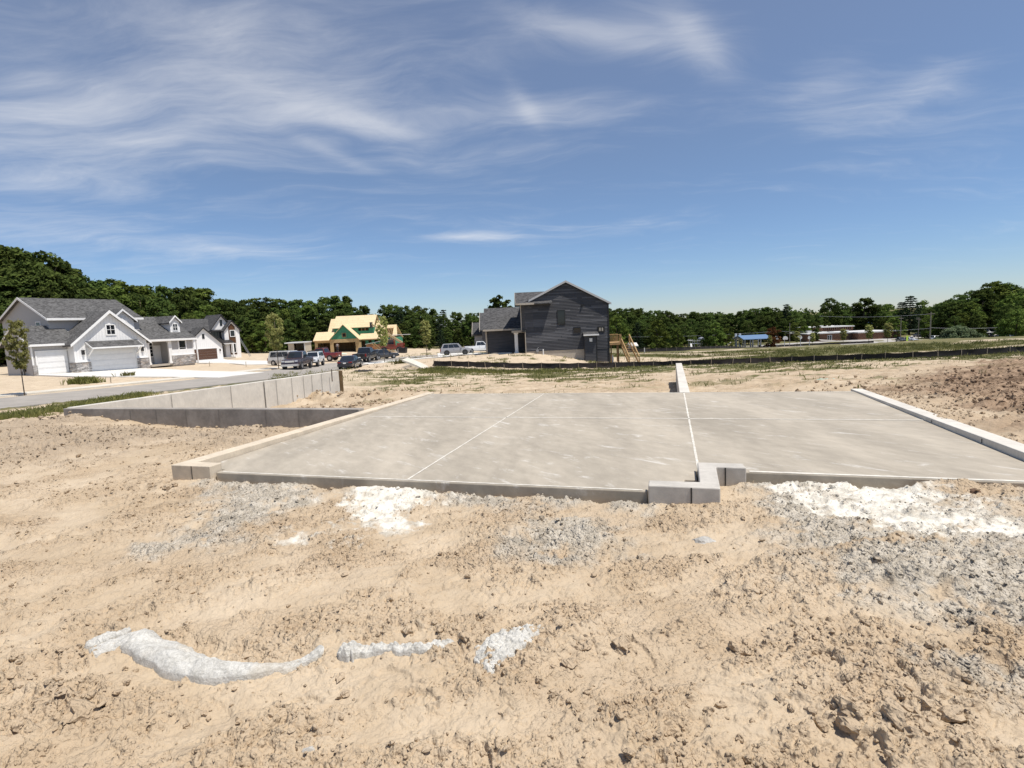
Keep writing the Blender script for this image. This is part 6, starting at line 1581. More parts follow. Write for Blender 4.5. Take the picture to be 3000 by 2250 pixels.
def vehicle(kind_, name, label, cat, px, Y, heading, mat, rim='rim', bars=False, group=None, bumper='plastic', dz=0.0, pyb=None):
    s = SPECS[kind_]; L, W = s['L'], s['W'] / 2; zl, belt = s['zl'], s['belt']
    if Y is None: p = on(px, pyb)
    else:
        yy = 1060.0
        for _ in range(5):
            p = at(px, yy, Y); z = g1(p[0], p[1]); d = np.array([p[0], p[1], z]) - CAM; yy = 1125 - FPX * (d @ _up) / (d @ _fw)
        p = np.array([p[0], p[1], z])
    v = thing(name, label, cat, (p[0], p[1], p[2] + .06 + dz), math.atan2(heading[1], heading[0]), group)
    xf, xft, xrt, xr = s['cab']; F, B = L / 2, -L / 2
    # body loft along x
    st = [(F, .52, .60, .80), (F - .08, zl + .05, s['hood'] - .16, .93), (F - .45, zl, s['hood'] - .05, .985), (xf + .05, zl, belt - .01, 1.0), (xft, zl, belt, 1.0), (xr, zl, belt, 1.0)]
    if s['deck'] == 'bed': st += [(xr - .01, zl, belt - .02, 1.0), (B + .05, zl + .08, belt - .02, .995), (B, zl + .1, belt - .06, .97)]
    elif s['deck']: st += [(xr - .15, zl, s['deck'], .99), (B + .3, zl + .02, s['deck'] - .01, .97), (B + .06, zl + .08, s['deck'] - .1, .92), (B, .45, .70, .86)]
    else: st += [(B + .2, zl, belt, .985), (B + .04, zl + .06, belt - .03, .95), (B, .45, .8, .90)]
    mb = Mesh(); V = []; ring = 8
    for x, a, b, w in st:
        h = b - a; V += [(x, -W * w * .9, a), (x, -W * w * .99, a + h * .18), (x, -W * w, a + h * .55), (x, -W * w * .93, b), (x, W * w * .93, b), (x, W * w, a + h * .55), (x, W * w * .99, a + h * .18), (x, W * w * .9, a)]
    Fc = [(i * ring + j, i * ring + (j + 1) % ring, (i + 1) * ring + (j + 1) % ring, (i + 1) * ring + j) for i in range(len(st) - 1) for j in range(ring)]
    Fc += [tuple(range(ring))[::-1], tuple((len(st) - 1) * ring + j for j in range(ring))]
    mb.add(V, Fc)
    wb_, wr_, zr = W * .92, W * .76, s['roof']
    c = [(xf, -wb_, belt - .03), (xf, wb_, belt - .03), (xr, wb_, belt - .03), (xr, -wb_, belt - .03), (xft, -wr_, zr), (xft, wr_, zr), (xrt, wr_, zr), (xrt, -wr_, zr)]
    m_ = ((xft + xrt) / 2, 0, zr + .045)
    mb.add(c + [(xft - .35 if False else m_[0], -wr_ * .95, zr + .03), (m_[0], wr_ * .95, zr + .03)], [(0, 1, 5, 4), (2, 3, 7, 6), (1, 2, 6, 9, 5), (3, 0, 4, 8, 7), (4, 5, 9, 8), (8, 9, 6, 7)])
    bo = mb.build('body', mat, v); b = bo.modifiers.new('bevel', 'BEVEL'); b.width = .05; b.segments = 2; b.limit_method = 'ANGLE'; b.angle_limit = R(25)
    c = [np.array(q) for q in c]
    def pane(i0, i1, i2, i3, lo, hi, l, r, nm, push):
        A, Bq, C, D = c[i0], c[i1], c[i2], c[i3]   # bottom-left, bottom-right, top-right, top-left
        def P(u, w_): return (A * (1 - u) + Bq * u) * (1 - w_) + (D * (1 - u) + C * u) * w_ + push
        n = np.array(push) * 1.0
        q = Mesh(); pts = [P(l, lo), P(r, lo), P(r, hi), P(l, hi)]; q.add(pts + [p_ - n * 1.6 for p_ in pts], [(0, 1, 2, 3), (7, 6, 5, 4), (0, 4, 5, 1), (1, 5, 6, 2), (2, 6, 7, 3), (3, 7, 4, 0)]); q.build(nm, M['car_glass'], v)
    up = np.array
    pane(0, 1, 5, 4, .12, .92, .07, .93, 'windshield', up((.022, 0, .014))); pane(2, 3, 7, 6, .16, .9, .1, .9, 'rear_window', up((-.022, 0, .01)))
    for k, (i0, i1, i2, i3, sy) in enumerate(((0, 3, 7, 4, -1), (1, 2, 6, 5, 1))):
        n_w = 2 if kind_ in ('sedan', 'pickup') else 3; ed = np.linspace(.1, .93, n_w + 1)
        for j in range(n_w): pane(i0, i1, i2, i3, .14, .88, ed[j] + .012, ed[j + 1] - .012, 'side_window', up((0, sy * .022, .008)))
    for sx in (s['wb'] / 2 - (.0 if kind_ != 'pickup' else -.05), -s['wb'] / 2):
        for sy in (-1, 1):
            y1 = sy * (W + .012)
            a = Mesh(); a.tube([(sx, sy * (W - .25), s['wr']), (sx, y1 - sy * .004, s['wr'])], s['wr'] * 1.17, 20); a.build('wheel_arch', M['plastic'], v)
            q = Mesh(); y0 = sy * (W - .2); yb = sy * (W + .03); w = s['wr']; q.tube([(sx, y0, w), (sx, y0 + sy * .02, w), (sx, yb - sy * .02, w), (sx, yb, w)], [w * .93, w, w, w * .93], 22); t_ = q.build('wheel', M['tyre'], v)
            q = Mesh(); q.tube([(sx, yb - sy * .01, w), (sx, yb + sy * .012, w)], w * .62, 16); q.build('rim', M[rim], t_)
    def bit(nm, x0, x1, y0, y1, z0, z1, m): q = Mesh(); q.box(x0, x1, y0, y1, z0, z1); return q.build(nm, M[m] if isinstance(m, str) else m, v)
    hz = s['hood'] - .22; bz = s['deck'] if isinstance(s['deck'], float) else belt
    for sy in (-1, 1):
        bit('headlight', F - .12, F - .015, *sorted((sy * W * .55, sy * W * .86)), hz - .07, hz + .08, 'lamp')
        if kind_ == 'sedan': bit('tail_light', B - .0, B + .16, *sorted((sy * W * .5, sy * W * .93)), bz - .26, bz - .12, 'tail')
        else: bit('tail_light', B - .012, B + .08, *sorted((sy * W * .78, sy * W * .96)), bz - .42, bz - .05, 'tail')
        bit('mirror', xf - .3, xf - .16, *sorted((sy * W * .95, sy * (W + .17))), belt + .0, belt + .15, mat if kind_ != 'pickup' else 'plastic')
        bit('door_handle', -.35, -.2, *sorted((sy * W * .965, sy * (W + .012))), belt - .2, belt - .16, 'chrome')
    bit('grille', F - .06, F - .0, -W * .5, W * .5, hz - .12, hz + .06, 'plastic' if kind_ != 'pickup' else 'chrome')
    bit('front_bumper', F - .25, F + .05, -W * .95, W * .95, max(zl + .02, .3), .58 if kind_ != 'pickup' else .66, bumper)
    bit('rear_bumper', B - .04, B + .2, -W * .92, W * .92, max(zl + .04, .32), .56 if kind_ != 'pickup' else .62, bumper if kind_ in ('pickup', 'jeep') else mat)
    bit('licence_plate', B - .052, B - .035, -.16, .16, .64, .78, 'white_trim')
    if s['deck'] == 'bed':
        q = Mesh(); q.box(B + .12, xr - .06, -W * .8, W * .8, belt - .03, belt - .012); q.build('cargo_bed', M['plastic'], v)
    if kind_ in ('sedan',): bit('trim_strip', B - .012, B + .02, -W * .45, W * .45, bz - .22, bz - .19, 'chrome')
    if bars:
        q = Mesh()
        for x in (xft - .2, xrt + .3): q.box(x - .03, x + .03, -wr_, wr_, zr + .05, zr + .10)
        for sy in (-1, 1): q.box(xrt + .1, xft, *sorted((sy * wr_ * .9, sy * wr_ * .95)), zr + .08, zr + .14)
        q.build('roof_rack', M['plastic'], v)
    return v
C_black = paint('black_paint', (.012, .012, .014)); C_navy = paint('blue_black_paint', (.012, .014, .022)); C_maroon = paint('dark_plum_paint', (.055, .035, .042)); C_white = paint('white_paint', (.72, .72, .71)); C_cream = paint('pale_grey_paint', (.55, .54, .52)); C_red = paint('dark_red_paint', (.16, .012, .014)); C_silver = paint('silver_grey_paint', (.30, .30, .31)); C_char = paint('charcoal_paint', (.045, .047, .052))
vehicle('van', 'parked_van', 'pale grey van with white roof standing left of the pickups', 'van', 846, 68, (.93, -.36), C_cream)
vehicle('pickup', 'parked_pickup', 'dark plum pickup facing the camera at the kerb', 'pickup truck', 874, 61, (.08, -1), C_maroon, bumper='chrome')
vehicle('jeep', 'parked_jeep', 'white boxy off roader with roof rack behind the plum pickup', 'car', 921, 67, (.1, -1), C_white, bars=True)
vehicle('pickup', 'parked_pickup', 'dark red pickup seen from the side behind the white off roader', 'pickup truck', 943, 82, (-1, .15), C_red, bars=True)
vehicle('sedan', 'parked_sedan', 'black sedan seen from behind at the right kerb', 'car', 1028, 63.5, (-.02, 1), C_navy)
vehicle('pickup', 'parked_pickup', 'black pickup seen from behind ahead of the black sedan', 'pickup truck', 1074, 74, (.05, 1), C_black)
vehicle('sedan', 'parked_sedan', 'dark grey sedan at the bend behind the young tree', 'car', 1121, 80, (.62, .78), C_char)
vehicle('suv', 'parked_wagon', 'silver grey wagon with dark wheels on the driveway of the dark house', 'car', 1336, 82, (1, .12), C_silver, rim='rim_dark')
vehicle('pickup', 'parked_pickup', 'white pickup half hidden by the dark house', 'pickup truck', 1410, 92, (1, .12), C_white)
# cars in the far lot
_lot = [(2708, 205, 'suv', C_white, 'white'), (2722, 206, 'suv', C_white, 'white'), (2738, 205, 'sedan', C_white, 'white'), (2752, 206, 'suv', C_silver, 'silver'), (2690, 207, 'sedan', C_silver, 'silver'),
        (2888, 200, 'suv', C_white, 'white'), (2902, 201, 'suv', C_cream, 'pale'), (2915, 200, 'suv', C_silver, 'silver'), (2880, 190, 'sedan', C_char, 'dark'), (2665, 180, 'sedan', C_white, 'white'), (2640, 181, 'sedan', C_char, 'dark'), (2742, 176, 'suv', C_white, 'white'), (2895, 178, 'suv', C_char, 'dark'), (2945, 176, 'sedan', C_cream, 'pale')]
for px, Y, k_, m_, w_ in _lot:
    vehicle(k_, 'parked_car', 'small %s car parked in the far lot beyond the field' % w_, 'car', px, Y, (.25 * (1 if px % 2 else -1), -1), m_, group='%s cars in the far lot' % w_)

# ------------------------------------------------------------------ school, courts and playground beyond the field
M['brick'] = plain('brick_wall', (.20, .105, .065), .9, .25, 1.2); M['brick_dark'] = plain('brick_dark', (.10, .06, .045), .9, .2, 1.2); M['roof_white'] = plain('white_roof_edge', (.62, .61, .58), .7, .06)
M['court'] = concrete('court_paving', (.40, .375, .34), (1, 1, 1), .12, 0, .9, .3); M['blue_roof'] = plain('blue_metal_roof', (.13, .21, .33), .45, .08); M['pole'] = plain('weathered_pole', (.24, .21, .17), .8, .15)
def sheet_at(px, py, Y): p = at(px, py, Y); return p
def lot(name, pts, label, mat='court', lift=.05):
    P = [at(px, 1000, Y)[:2] for px, Y in pts]; pad(name, P, M[mat], lift, label, name)
lot('pavement', [(2130, 150), (2300, 150), (2520, 156), (2660, 168), (2650, 205), (2360, 206), (2180, 196), (2120, 175)], 'pale paved play court in front of the school')
lot('parking_lot', [(2668, 172), (2990, 168), (2990, 216), (2668, 222)], 'asphalt parking lot beyond the field')
def ground_at(px, Y):
    yy = 1000.0
    for _ in range(5):
        p = at(px, yy, Y); z = g1(p[0], p[1]); d = np.array([p[0], p[1], z]) - CAM; yy = 1125 - FPX * (d @ _up) / (d @ _fw)
    return np.array([p[0], p[1], z])
def xat(px, Y): return at(px, 1000, Y)[0]
def school():
    Y = 207; a = ground_at(2368, Y); h = thing('school_building', 'long low brick school with white roof edges', 'school', a)
    def X(px, YY=Y): return xat(px, YY) - a[0]
    def Zr(px, py, YY=Y): return at(px, py, YY)[2] - a[2]
    zt = Zr(2420, 977)
    def block(px0, px1, y0, y1, pyt, nm, mat, edge=.35):
        x0, x1 = X(px0, Y + y0), X(px1, Y + y0); z = Zr((px0 + px1) / 2, pyt, Y + y0)
        b = Mesh(); b.box(x0, x1, y0, y1, -2.5, z - edge); b.build('wall', M[mat], h)
        b = Mesh(); b.box(x0 - .4, x1 + .4, y0 - .4, y1 + .4, z - edge, z); b.build('roof', M['roof_white'], h); return x0, x1, z
    block(2366, 2470, 0, 16, 975, 'left', 'brick'); block(2452, 2520, 1.5, 16, 973, 'mid', 'brick_dark'); x0, x1, z = block(2514, 2640, -2.0, 16, 970.5, 'right', 'brick')
    block(2374, 2498, 17, 40, 956.5, 'upper', 'brick'); 
    for i in range(15):
        x = X(2412, Y + 17) + i * .78; b = Mesh(); b.box(x, x + .38, 16.93, 17.0, Zr(2400, 968, Y + 17), Zr(2400, 961, Y + 17)); b.build('window', M['glass'], h)
    b = Mesh(); b.box(X(2424), X(2437), -.06, 0, -.5, 2.3); b.build('door_frame', M['roof_white'], h)
    for c in (2427, 2433): b = Mesh(); b.box(X(c - 2), X(c + 2), -.1, -.06, -.3, 2.1); b.build('door', M['glass'], h)
    b = Mesh(); b.box(X(2551, Y - 2), X(2557, Y - 2), -2.06, -2.0, -.5, 2.0); b.build('door', M['dark_open'], h)
    for px, py in ((2372, 969), (2406, 953), (2455, 953), (2480, 967), (2436, 971), (2388, 972)):
        YY = Y + (20 if py < 960 else 4); x = X(px, YY); z0 = Zr(px, py + 6, YY); b = Mesh(); b.box(x - .8, x + .8, YY - Y, YY - Y + 1.6, z0 - .9, z0 + .75); b.build('rooftop_unit', M['roof_white'], h)
    b = Mesh(); b.slab([(X(2392), -.8, .9), (X(2440), -1.0, .2), (X(2440), -3, .1), (X(2392), -3, .5)], None, (0, 0, -.15)); b.build('entrance_ramp', M['court'], h)
school()
def shed(name, px0, px1, pyb, pye, pyr, Y, wallm, roofm, label, cat, depth=8, frac=.5):
    a = ground_at(px0, Y); h = thing(name, label, cat, a); x1 = xat(px1, Y) - a[0]; zb = -3
    ze = at(px0, pye, Y)[2] - a[2]; zr = at(px0, pyr, Y + depth * .5)[2] - a[2]
    b = Mesh(); b.prism([(0, zb), (depth, zb), (depth, ze), (depth / 2, zr - .2), (0, ze)], 'x', 0, x1); b.build('wall', M[wallm], h)
    b = Mesh(); b.prism([(-.4, ze - .1), (depth / 2, zr), (depth + .4, ze - .1), (depth + .4, ze - .3), (depth / 2, zr - .2), (-.4, ze - .3)], 'x', -.5, x1 + .5); b.build('roof', M[roofm], h)
    return h, x1, ze
h, x1, ze = shed('small_house', 2531, 2566, 965, 953, 944, 262, 'roof_white', 'blue_roof', 'small pale house with a blue roof behind the school', 'house', 9)
for k in (.35, .78): b = Mesh(); b.box(x1 * k - .9, x1 * k + .9, -.08, 0, ze - 2.0, ze - .7); b.build('window', M['glass'], h)
h, x1, ze = shed('brick_house', 2706, 2732, 985, 948, 930, 250, 'brick_dark', 'roof_dark', 'brown house wall showing between the pines and the right wood', 'house', 9)
h, x1, ze = shed('white_shed', 1850, 1864, 1022, 1012, 1004, 150, 'roof_white', 'white_concrete', 'small white roofed shed behind the stair of the deck', 'shed', 4)
b = Mesh(); b.box(x1 * .4, x1 * .75, -.06, 0, ze - 1.6, ze - .2); b.build('door', M['glass'], h)
def pavilion():
    Y = 178; a = ground_at(2183, Y); h = thing('pavilion', 'open picnic pavilion with a blue metal roof', 'pavilion', a)
    x1 = xat(2253, Y) - a[0]; ze = at(2215, 992.5, Y)[2] - a[2]; zr = at(2215, 980.5, Y + 4)[2] - a[2]; D = 8
    b = Mesh(); b.prism([(-.6, ze), (D / 2, zr), (D + .6, ze), (D + .6, ze - .18), (D / 2, zr - .18), (-.6, ze - .18)], 'x', -.8, x1 + .8); b.build('roof', M['blue_roof'], h)
    for t in (0, .33, .66, 1):
        for y in (.2, D - .2): b = Mesh(); b.box(t * x1 - .16, t * x1 + .16, y - .16, y + .16, -.5, ze - .12); b.build('post', M['grey_metal'], h)
    for t in (.2, .5, .8): b = Mesh(); b.box(t * x1 - .9, t * x1 + .9, 3, 4, .68, .76); b.box(t * x1 - .9, t * x1 + .9, 2.4, 2.7, .4, .46); b.box(t * x1 - .1, t * x1 + .1, 3.3, 3.7, 0, .7); b.build('picnic_table', M['lumber_dark'], h)
pavilion()
def hoop(px, Y, face, label):
    a = ground_at(px, Y); h = thing('basketball_hoop', label, 'basketball hoop', a, 0, 'basketball hoops on the school court')
    b = Mesh(); b.tube([(0, 0, -.3), (0, 0, 2.5), (0, -.5 * face, 3.1)], .09, 8); b.build('pole', M['grey_metal'], h)
    P = [(-.62, 2.75), (.62, 2.75)] + [(.78 * math.cos(t), 3.05 + .78 * math.sin(t)) for t in np.linspace(0, math.pi, 12)]
    b = Mesh(); b.prism(P, 'y', -.5 * face - .04, -.5 * face + .04); b.build('backboard', M['roof_white'], h)
    b = Mesh(); b.tube([(.23 * math.cos(t), -.5 * face - .3 * face + .23 * math.sin(t), 3.0) for t in np.linspace(0, 2 * math.pi, 14)], .025, 5, False); b.build('rim', M['tail'], h)
hoop(2276, 172, -1, 'leftmost of the four white fan shaped hoops'); hoop(2298, 164, 1, 'hoop left of the light pole, facing the field'); hoop(2345, 170, -1, 'hoop right of the light pole at the back of the court'); hoop(2371, 163, 1, 'rightmost of the four white fan shaped hoops')
def pole(nm, px, Y, top, label, cat, arm=0.0, r=.12, pyb=None):
    a = ground_at(px, Y); zt = at(px, top, Y)[2]; o = thing(nm, label, cat, a)
    b = Mesh(); b.tube([(0, 0, -.5), (0, 0, zt - a[2])], [r * 1.2, r * .8], 8); b.build('pole', M['pole'], o)
    if arm: b = Mesh(); b.box(-arm, arm, -.06, .06, zt - a[2] - .7, zt - a[2] - .5); b.build('crossarm', M['pole'], o)
    return np.array([a[0], a[1], zt - .6])
pole('light_pole', 2313, 172, 946, 'thin light pole between the basketball hoops', 'light pole', 0, .09)
u1 = pole('utility_pole', 2724, 172, 914, 'tallest utility pole in front of the parking lot', 'utility pole', 1.2, .17)
u2 = pole('utility_pole', 2690, 196, 930, 'thin utility pole left of the tallest one', 'utility pole', .9, .13)
u3 = pole('utility_pole', 2638, 200, 928, 'utility pole standing beside the largest pine', 'utility pole', .9, .13)
u4 = pole('utility_pole', 2882, 185, 945, 'utility pole among the trees of the right wood', 'utility pole', .9, .13)
def wire(a, b, sag, label):
    a, b = np.array(a, float), np.array(b, float); n = 24
    P = [a + (b - a) * t - np.array([0, 0, sag * 4 * t * (1 - t)]) for t in np.linspace(0, 1, n)]
    m = Mesh(); m.tube(P, .035, 5); tag(m.build('power_line', M['grey_metal']), label, 'power line')
L0 = at(1790, 983, 175); L1 = at(2240, 976, 175)
for nm, px, Y, top in (('utility_pole', 2262, 172, 968), ('utility_pole', 1786, 172, 975)):
    pass
ua = pole('utility_pole', 2262, 176, 966, 'wooden utility pole hidden by the reddish tree', 'utility pole', .9, .13)
wire(u1 - (0, 0, 4.6), ua + (0, 0, .2), .8, 'sagging power line from the pavilion to the tallest pole'); wire(ua, at(1740, 986, 176), .7, 'dark power line across the playground to the dark house')
wire(u1 - (0, 0, 4.4), at(3100, 946, 172), .8, 'pale power line from the tallest pole to the right edge'); wire(u1, at(2400, 926, 172), .6, 'high power line in front of the school trees')
def playground():
    Y = 172; a = ground_at(2022, Y); h = thing('play_structure', 'grey play structure with deck and roof on the playground', 'play structure', a)
    def X(px): return xat(px, Y) - a[0]
    def Z(py): return at(2040, py, Y)[2] - a[2]
    for px in (2022, 2034, 2048, 2058):
        for y in (0, 1.6): b = Mesh(); b.tube([(X(px), y, -.4), (X(px), y, Z(994))], .09, 6); b.build('post', M['grey_metal'], h)
    b = Mesh(); b.box(X(2021), X(2059), -.1, 1.7, Z(1006) - .1, Z(1006)); b.build('deck', M['grey_metal'], h)
    b = Mesh(); b.box(X(2018), X(2030), -.4, 2, Z(997), Z(996)); b.box(X(2022), X(2060), -.1, .0, Z(999), Z(998)); b.build('canopy', M['roof_white'], h)
    b = Mesh(); b.slab([(X(2021), -.2, Z(1005)), (X(2026), -.2, Z(1005)), (X(2024), -2.0, .2), (X(2019), -2.0, .2)], None, (0, 0, -.12)); b.build('slide', M['roof_white'], h)
    b = Mesh(); b.tube([(X(2057), .8, Z(994)), (X(2057), .8, Z(991)), (X(2057), .8, Z(988))], [1.0, .9, .1], 12); b.build('roof', M['grey_metal'], h)
    a = ground_at(2162, 186); h = thing('tower_slide', 'white two legged slide tower left of the pavilion', 'slide', a)
    zt = at(2162, 977, 186)[2] - a[2]
    for x in (-.7, .7): b = Mesh(); b.box(x - .3, x + .3, -.2, .4, -.4, zt); b.build('leg', M['roof_white'], h)
    b = Mesh(); b.beam((-2.0, 0, zt * .45), (-5.2, 0, .4), .5, .12); b.build('slide', M['roof_white'], h)
playground()
def copper():
    m = leaf_mat('copper_leaves', (.10, .05, .02), (.20, .11, .045)); rs = np.random.RandomState(77)
    cl = [(rs.normal(0, .8), rs.normal(0, .8), rs.uniform(.6, 6.3), rs.uniform(.5, 1.0)) for _ in range(34)]
    a = ground_at(2266, 168); r = thing('copper_tree', 'small reddish brown tree right of the pavilion', 'tree', a)
    o = crown_mesh('crown', cl, 50, .3, m, 78); o.parent = r
    trunk_mesh([(0, 0, -.3), (0, 0, 2), (0, 0, 5)], [.16, .12, .04], []).build('trunk', M['foliage_stem'], r, True)
copper()
neon = plain('neon_yellow', (.62, .85, .10), .5, .05)
a = ground_at(2657, 165); h = thing('warning_sign', 'bright yellow green marker standing at the crest of the field', 'sign', a)
b = Mesh(); b.tube([(0, 0, -.3), (0, 0, 2.6)], .05, 6); b.build('post', M['grey_metal'], h); b = Mesh(); b.box(-.3, .3, -.06, -.03, 1.0, 2.7); b.build('panel', neon, h)

# ------------------------------------------------------------------ building site things
def trailer():
    Y = 86; a = ground_at(873, Y); h = thing('cargo_trailer', 'open cargo trailer showing its dark inside behind the plum pickup', 'trailer', a, R(8))
    W, H, D, z0 = 2.5, 2.25, 4.5, .5
    b = Mesh(); b.box(-W / 2, W / 2, 0, D, z0, z0 + .1); b.box(-W / 2, -W / 2 + .12, 0, D, z0 + .1, z0 + H); b.box(W / 2 - .12, W / 2, 0, D, z0 + .1, z0 + H); b.box(-W / 2 + .12, W / 2 - .12, D - .1, D, z0 + .1, z0 + H); b.build('body', plain('trailer_panel', (.50, .44, .34), .6, .1), h)
    b = Mesh(); b.box(-W / 2 - .5, W / 2 + .15, -.4, D, z0 + H, z0 + H + .16); b.build('roof', M['roof_white'], h)
    b = Mesh(); b.box(-W / 2 - .04, -W / 2 + .85, -.09, -.02, z0 + .1, z0 + H - .05); b.build('door', plain('trailer_door', (.50, .42, .31), .6, .1), h)
    b = Mesh(); b.box(W / 2 - .1, W / 2 + .03, -.12, -.02, z0, z0 + H); b.build('door_post', M['roof_white'], h)
    for sx in (-1, 1): b = Mesh(); b.tube([(sx * (W / 2 - .02), 2.4, .36), (sx * (W / 2 + .2), 2.4, .36)], .36, 16); b.build('wheel', M['tyre'], h)
    b = Mesh(); b.box(-.2, .5, 2.2, 3.0, z0 + .1, z0 + 1.2); b.box(.4, .9, 1.5, 2.0, z0 + .1, z0 + .8); b.build('tool_box', M['brick'], h)
trailer()
def lifter():
    a = ground_at(1152, 108); h = thing('telehandler', 'red telescopic lifter raising timber beside the unfinished house', 'telehandler', a, R(178))
    red = paint('red_machine_paint', (.22, .03, .02)); tan = plain('tan_boom', (.55, .42, .22), .5, .1)
    b = Mesh(); b.box(-2.2, 2.2, -.8, .8, .7, 1.5); b.box(-2.3, -1.0, -.75, .75, 1.5, 1.9); b.build('chassis', red, h)
    b = Mesh(); b.prism([(-.6, 1.5), (.9, 1.5), (.7, 2.7), (-.5, 2.7)], 'y', .15, .85); b.build('cab', red, h); b = Mesh(); b.prism([(-.5, 1.75), (.75, 1.75), (.6, 2.6), (-.42, 2.6)], 'y', .86, .89); b.build('cab_window', M['car_glass'], h)
    for x in (-1.5, 1.5):
        for y in (-1, 1): b = Mesh(); b.tube([(x, y * .72, .62), (x, y * 1.12, .62)], .62, 18); w = b.build('wheel', M['tyre'], h); b = Mesh(); b.tube([(x, y * 1.1, .62), (x, y * 1.14, .62)], .3, 12); b.build('rim', M['roof_white'], w)
    b = Mesh(); b.beam((-1.9, -.3, 1.9), (2.0, -.3, 4.6), .34, .4); b.beam((1.4, -.3, 4.2), (4.2, -.3, 6.0), .24, .28); b.build('boom', tan, h)
    b = Mesh(); b.box(4.0, 4.2, -.9, .5, 5.2, 6.3); b.box(4.2, 5.3, -.7, -.55, 5.2, 5.3); b.box(4.2, 5.3, .2, .35, 5.2, 5.3); b.build('fork_carriage', M['plastic'], h)
lifter()
def lumber():
    a = ground_at(1096, 109); h = thing('lumber_stack', 'stack of reddish sheathing boards under a pale cover', 'lumber stack', a, R(6))
    m = osb_mat('reddish_boards', (.36, .17, .08), (.50, .26, .13), False); rs = np.random.RandomState(9)
    for i in range(7): b = Mesh(); x = rs.uniform(-.12, .12); b.box(-1.3 + x, 1.4 + x, -.7, .7, .1 + i * .26, .33 + i * .26); b.build('board_bundle', m, h)
    b = Mesh(); b.slab([(-1.5, -.85, 1.95), (4.2, -.85, 2.9), (4.2, .85, 2.9), (-1.5, .85, 1.95)], None, (0, 0, -.08)); b.build('cover_sheet', M['roof_white'], h)
    for (p, q) in (((-.2, -.9, 2.0), (1.9, -1.0, .2)), ((.3, -.95, 2.0), (2.4, -1.1, .2))): b = Mesh(); b.beam(p, q, .12, .2); b.build('leaning_plank', M['lumber'], h)
    a = ground_at(1113, 106); h = thing('lumber_stack', 'low pile of long planks behind the grey sedan', 'lumber stack', a, R(-5))
    for i in range(5): b = Mesh(); b.box(-1.8 + rs.uniform(-.2, .2), 1.9, -.5, .5, .05 + i * .14, .16 + i * .14); b.build('plank_layer', M['lumber'], h)
    a = ground_at(1128, 112); h = thing('truss_stack', 'pile of tan roof trusses below the raised boom', 'truss stack', a, R(10))
    for i in range(4):
        b = Mesh(); y = i * .3
        for p, q in (((-2, 1.0), (2, 1.0)), ((-2, 1.0), (0, 2.6)), ((2, 1.0), (0, 2.6)), ((0, 1.0), (0, 2.6)), ((-1, 1.0), (-.8, 1.9)), ((1, 1.0), (.8, 1.9))): b.beam((p[0], y, p[1] - .9), (q[0], y, q[1] - .9), .09, .1)
        b.build('truss', M['lumber'], h)
lumber()
def bin_(): 
    a = ground_at(1181, 100); h = thing('waste_bin', 'dark waste container on the sand right of the grey sedan', 'waste bin', a, R(-12))
    b = Mesh(); b.prism([(-.62, 0), (.62, 0), (.72, .95), (-.72, .95)], 'y', -.45, .45); b.build('body', M['plastic'], h); b = Mesh(); b.box(-.78, .78, -.5, .5, .95, 1.03); b.build('lid', M['black_trim'], h); b = Mesh(); b.box(-.98, -.74, -.3, .3, .1, .85); b.build('side_panel', M['grey_metal'], h)
bin_()
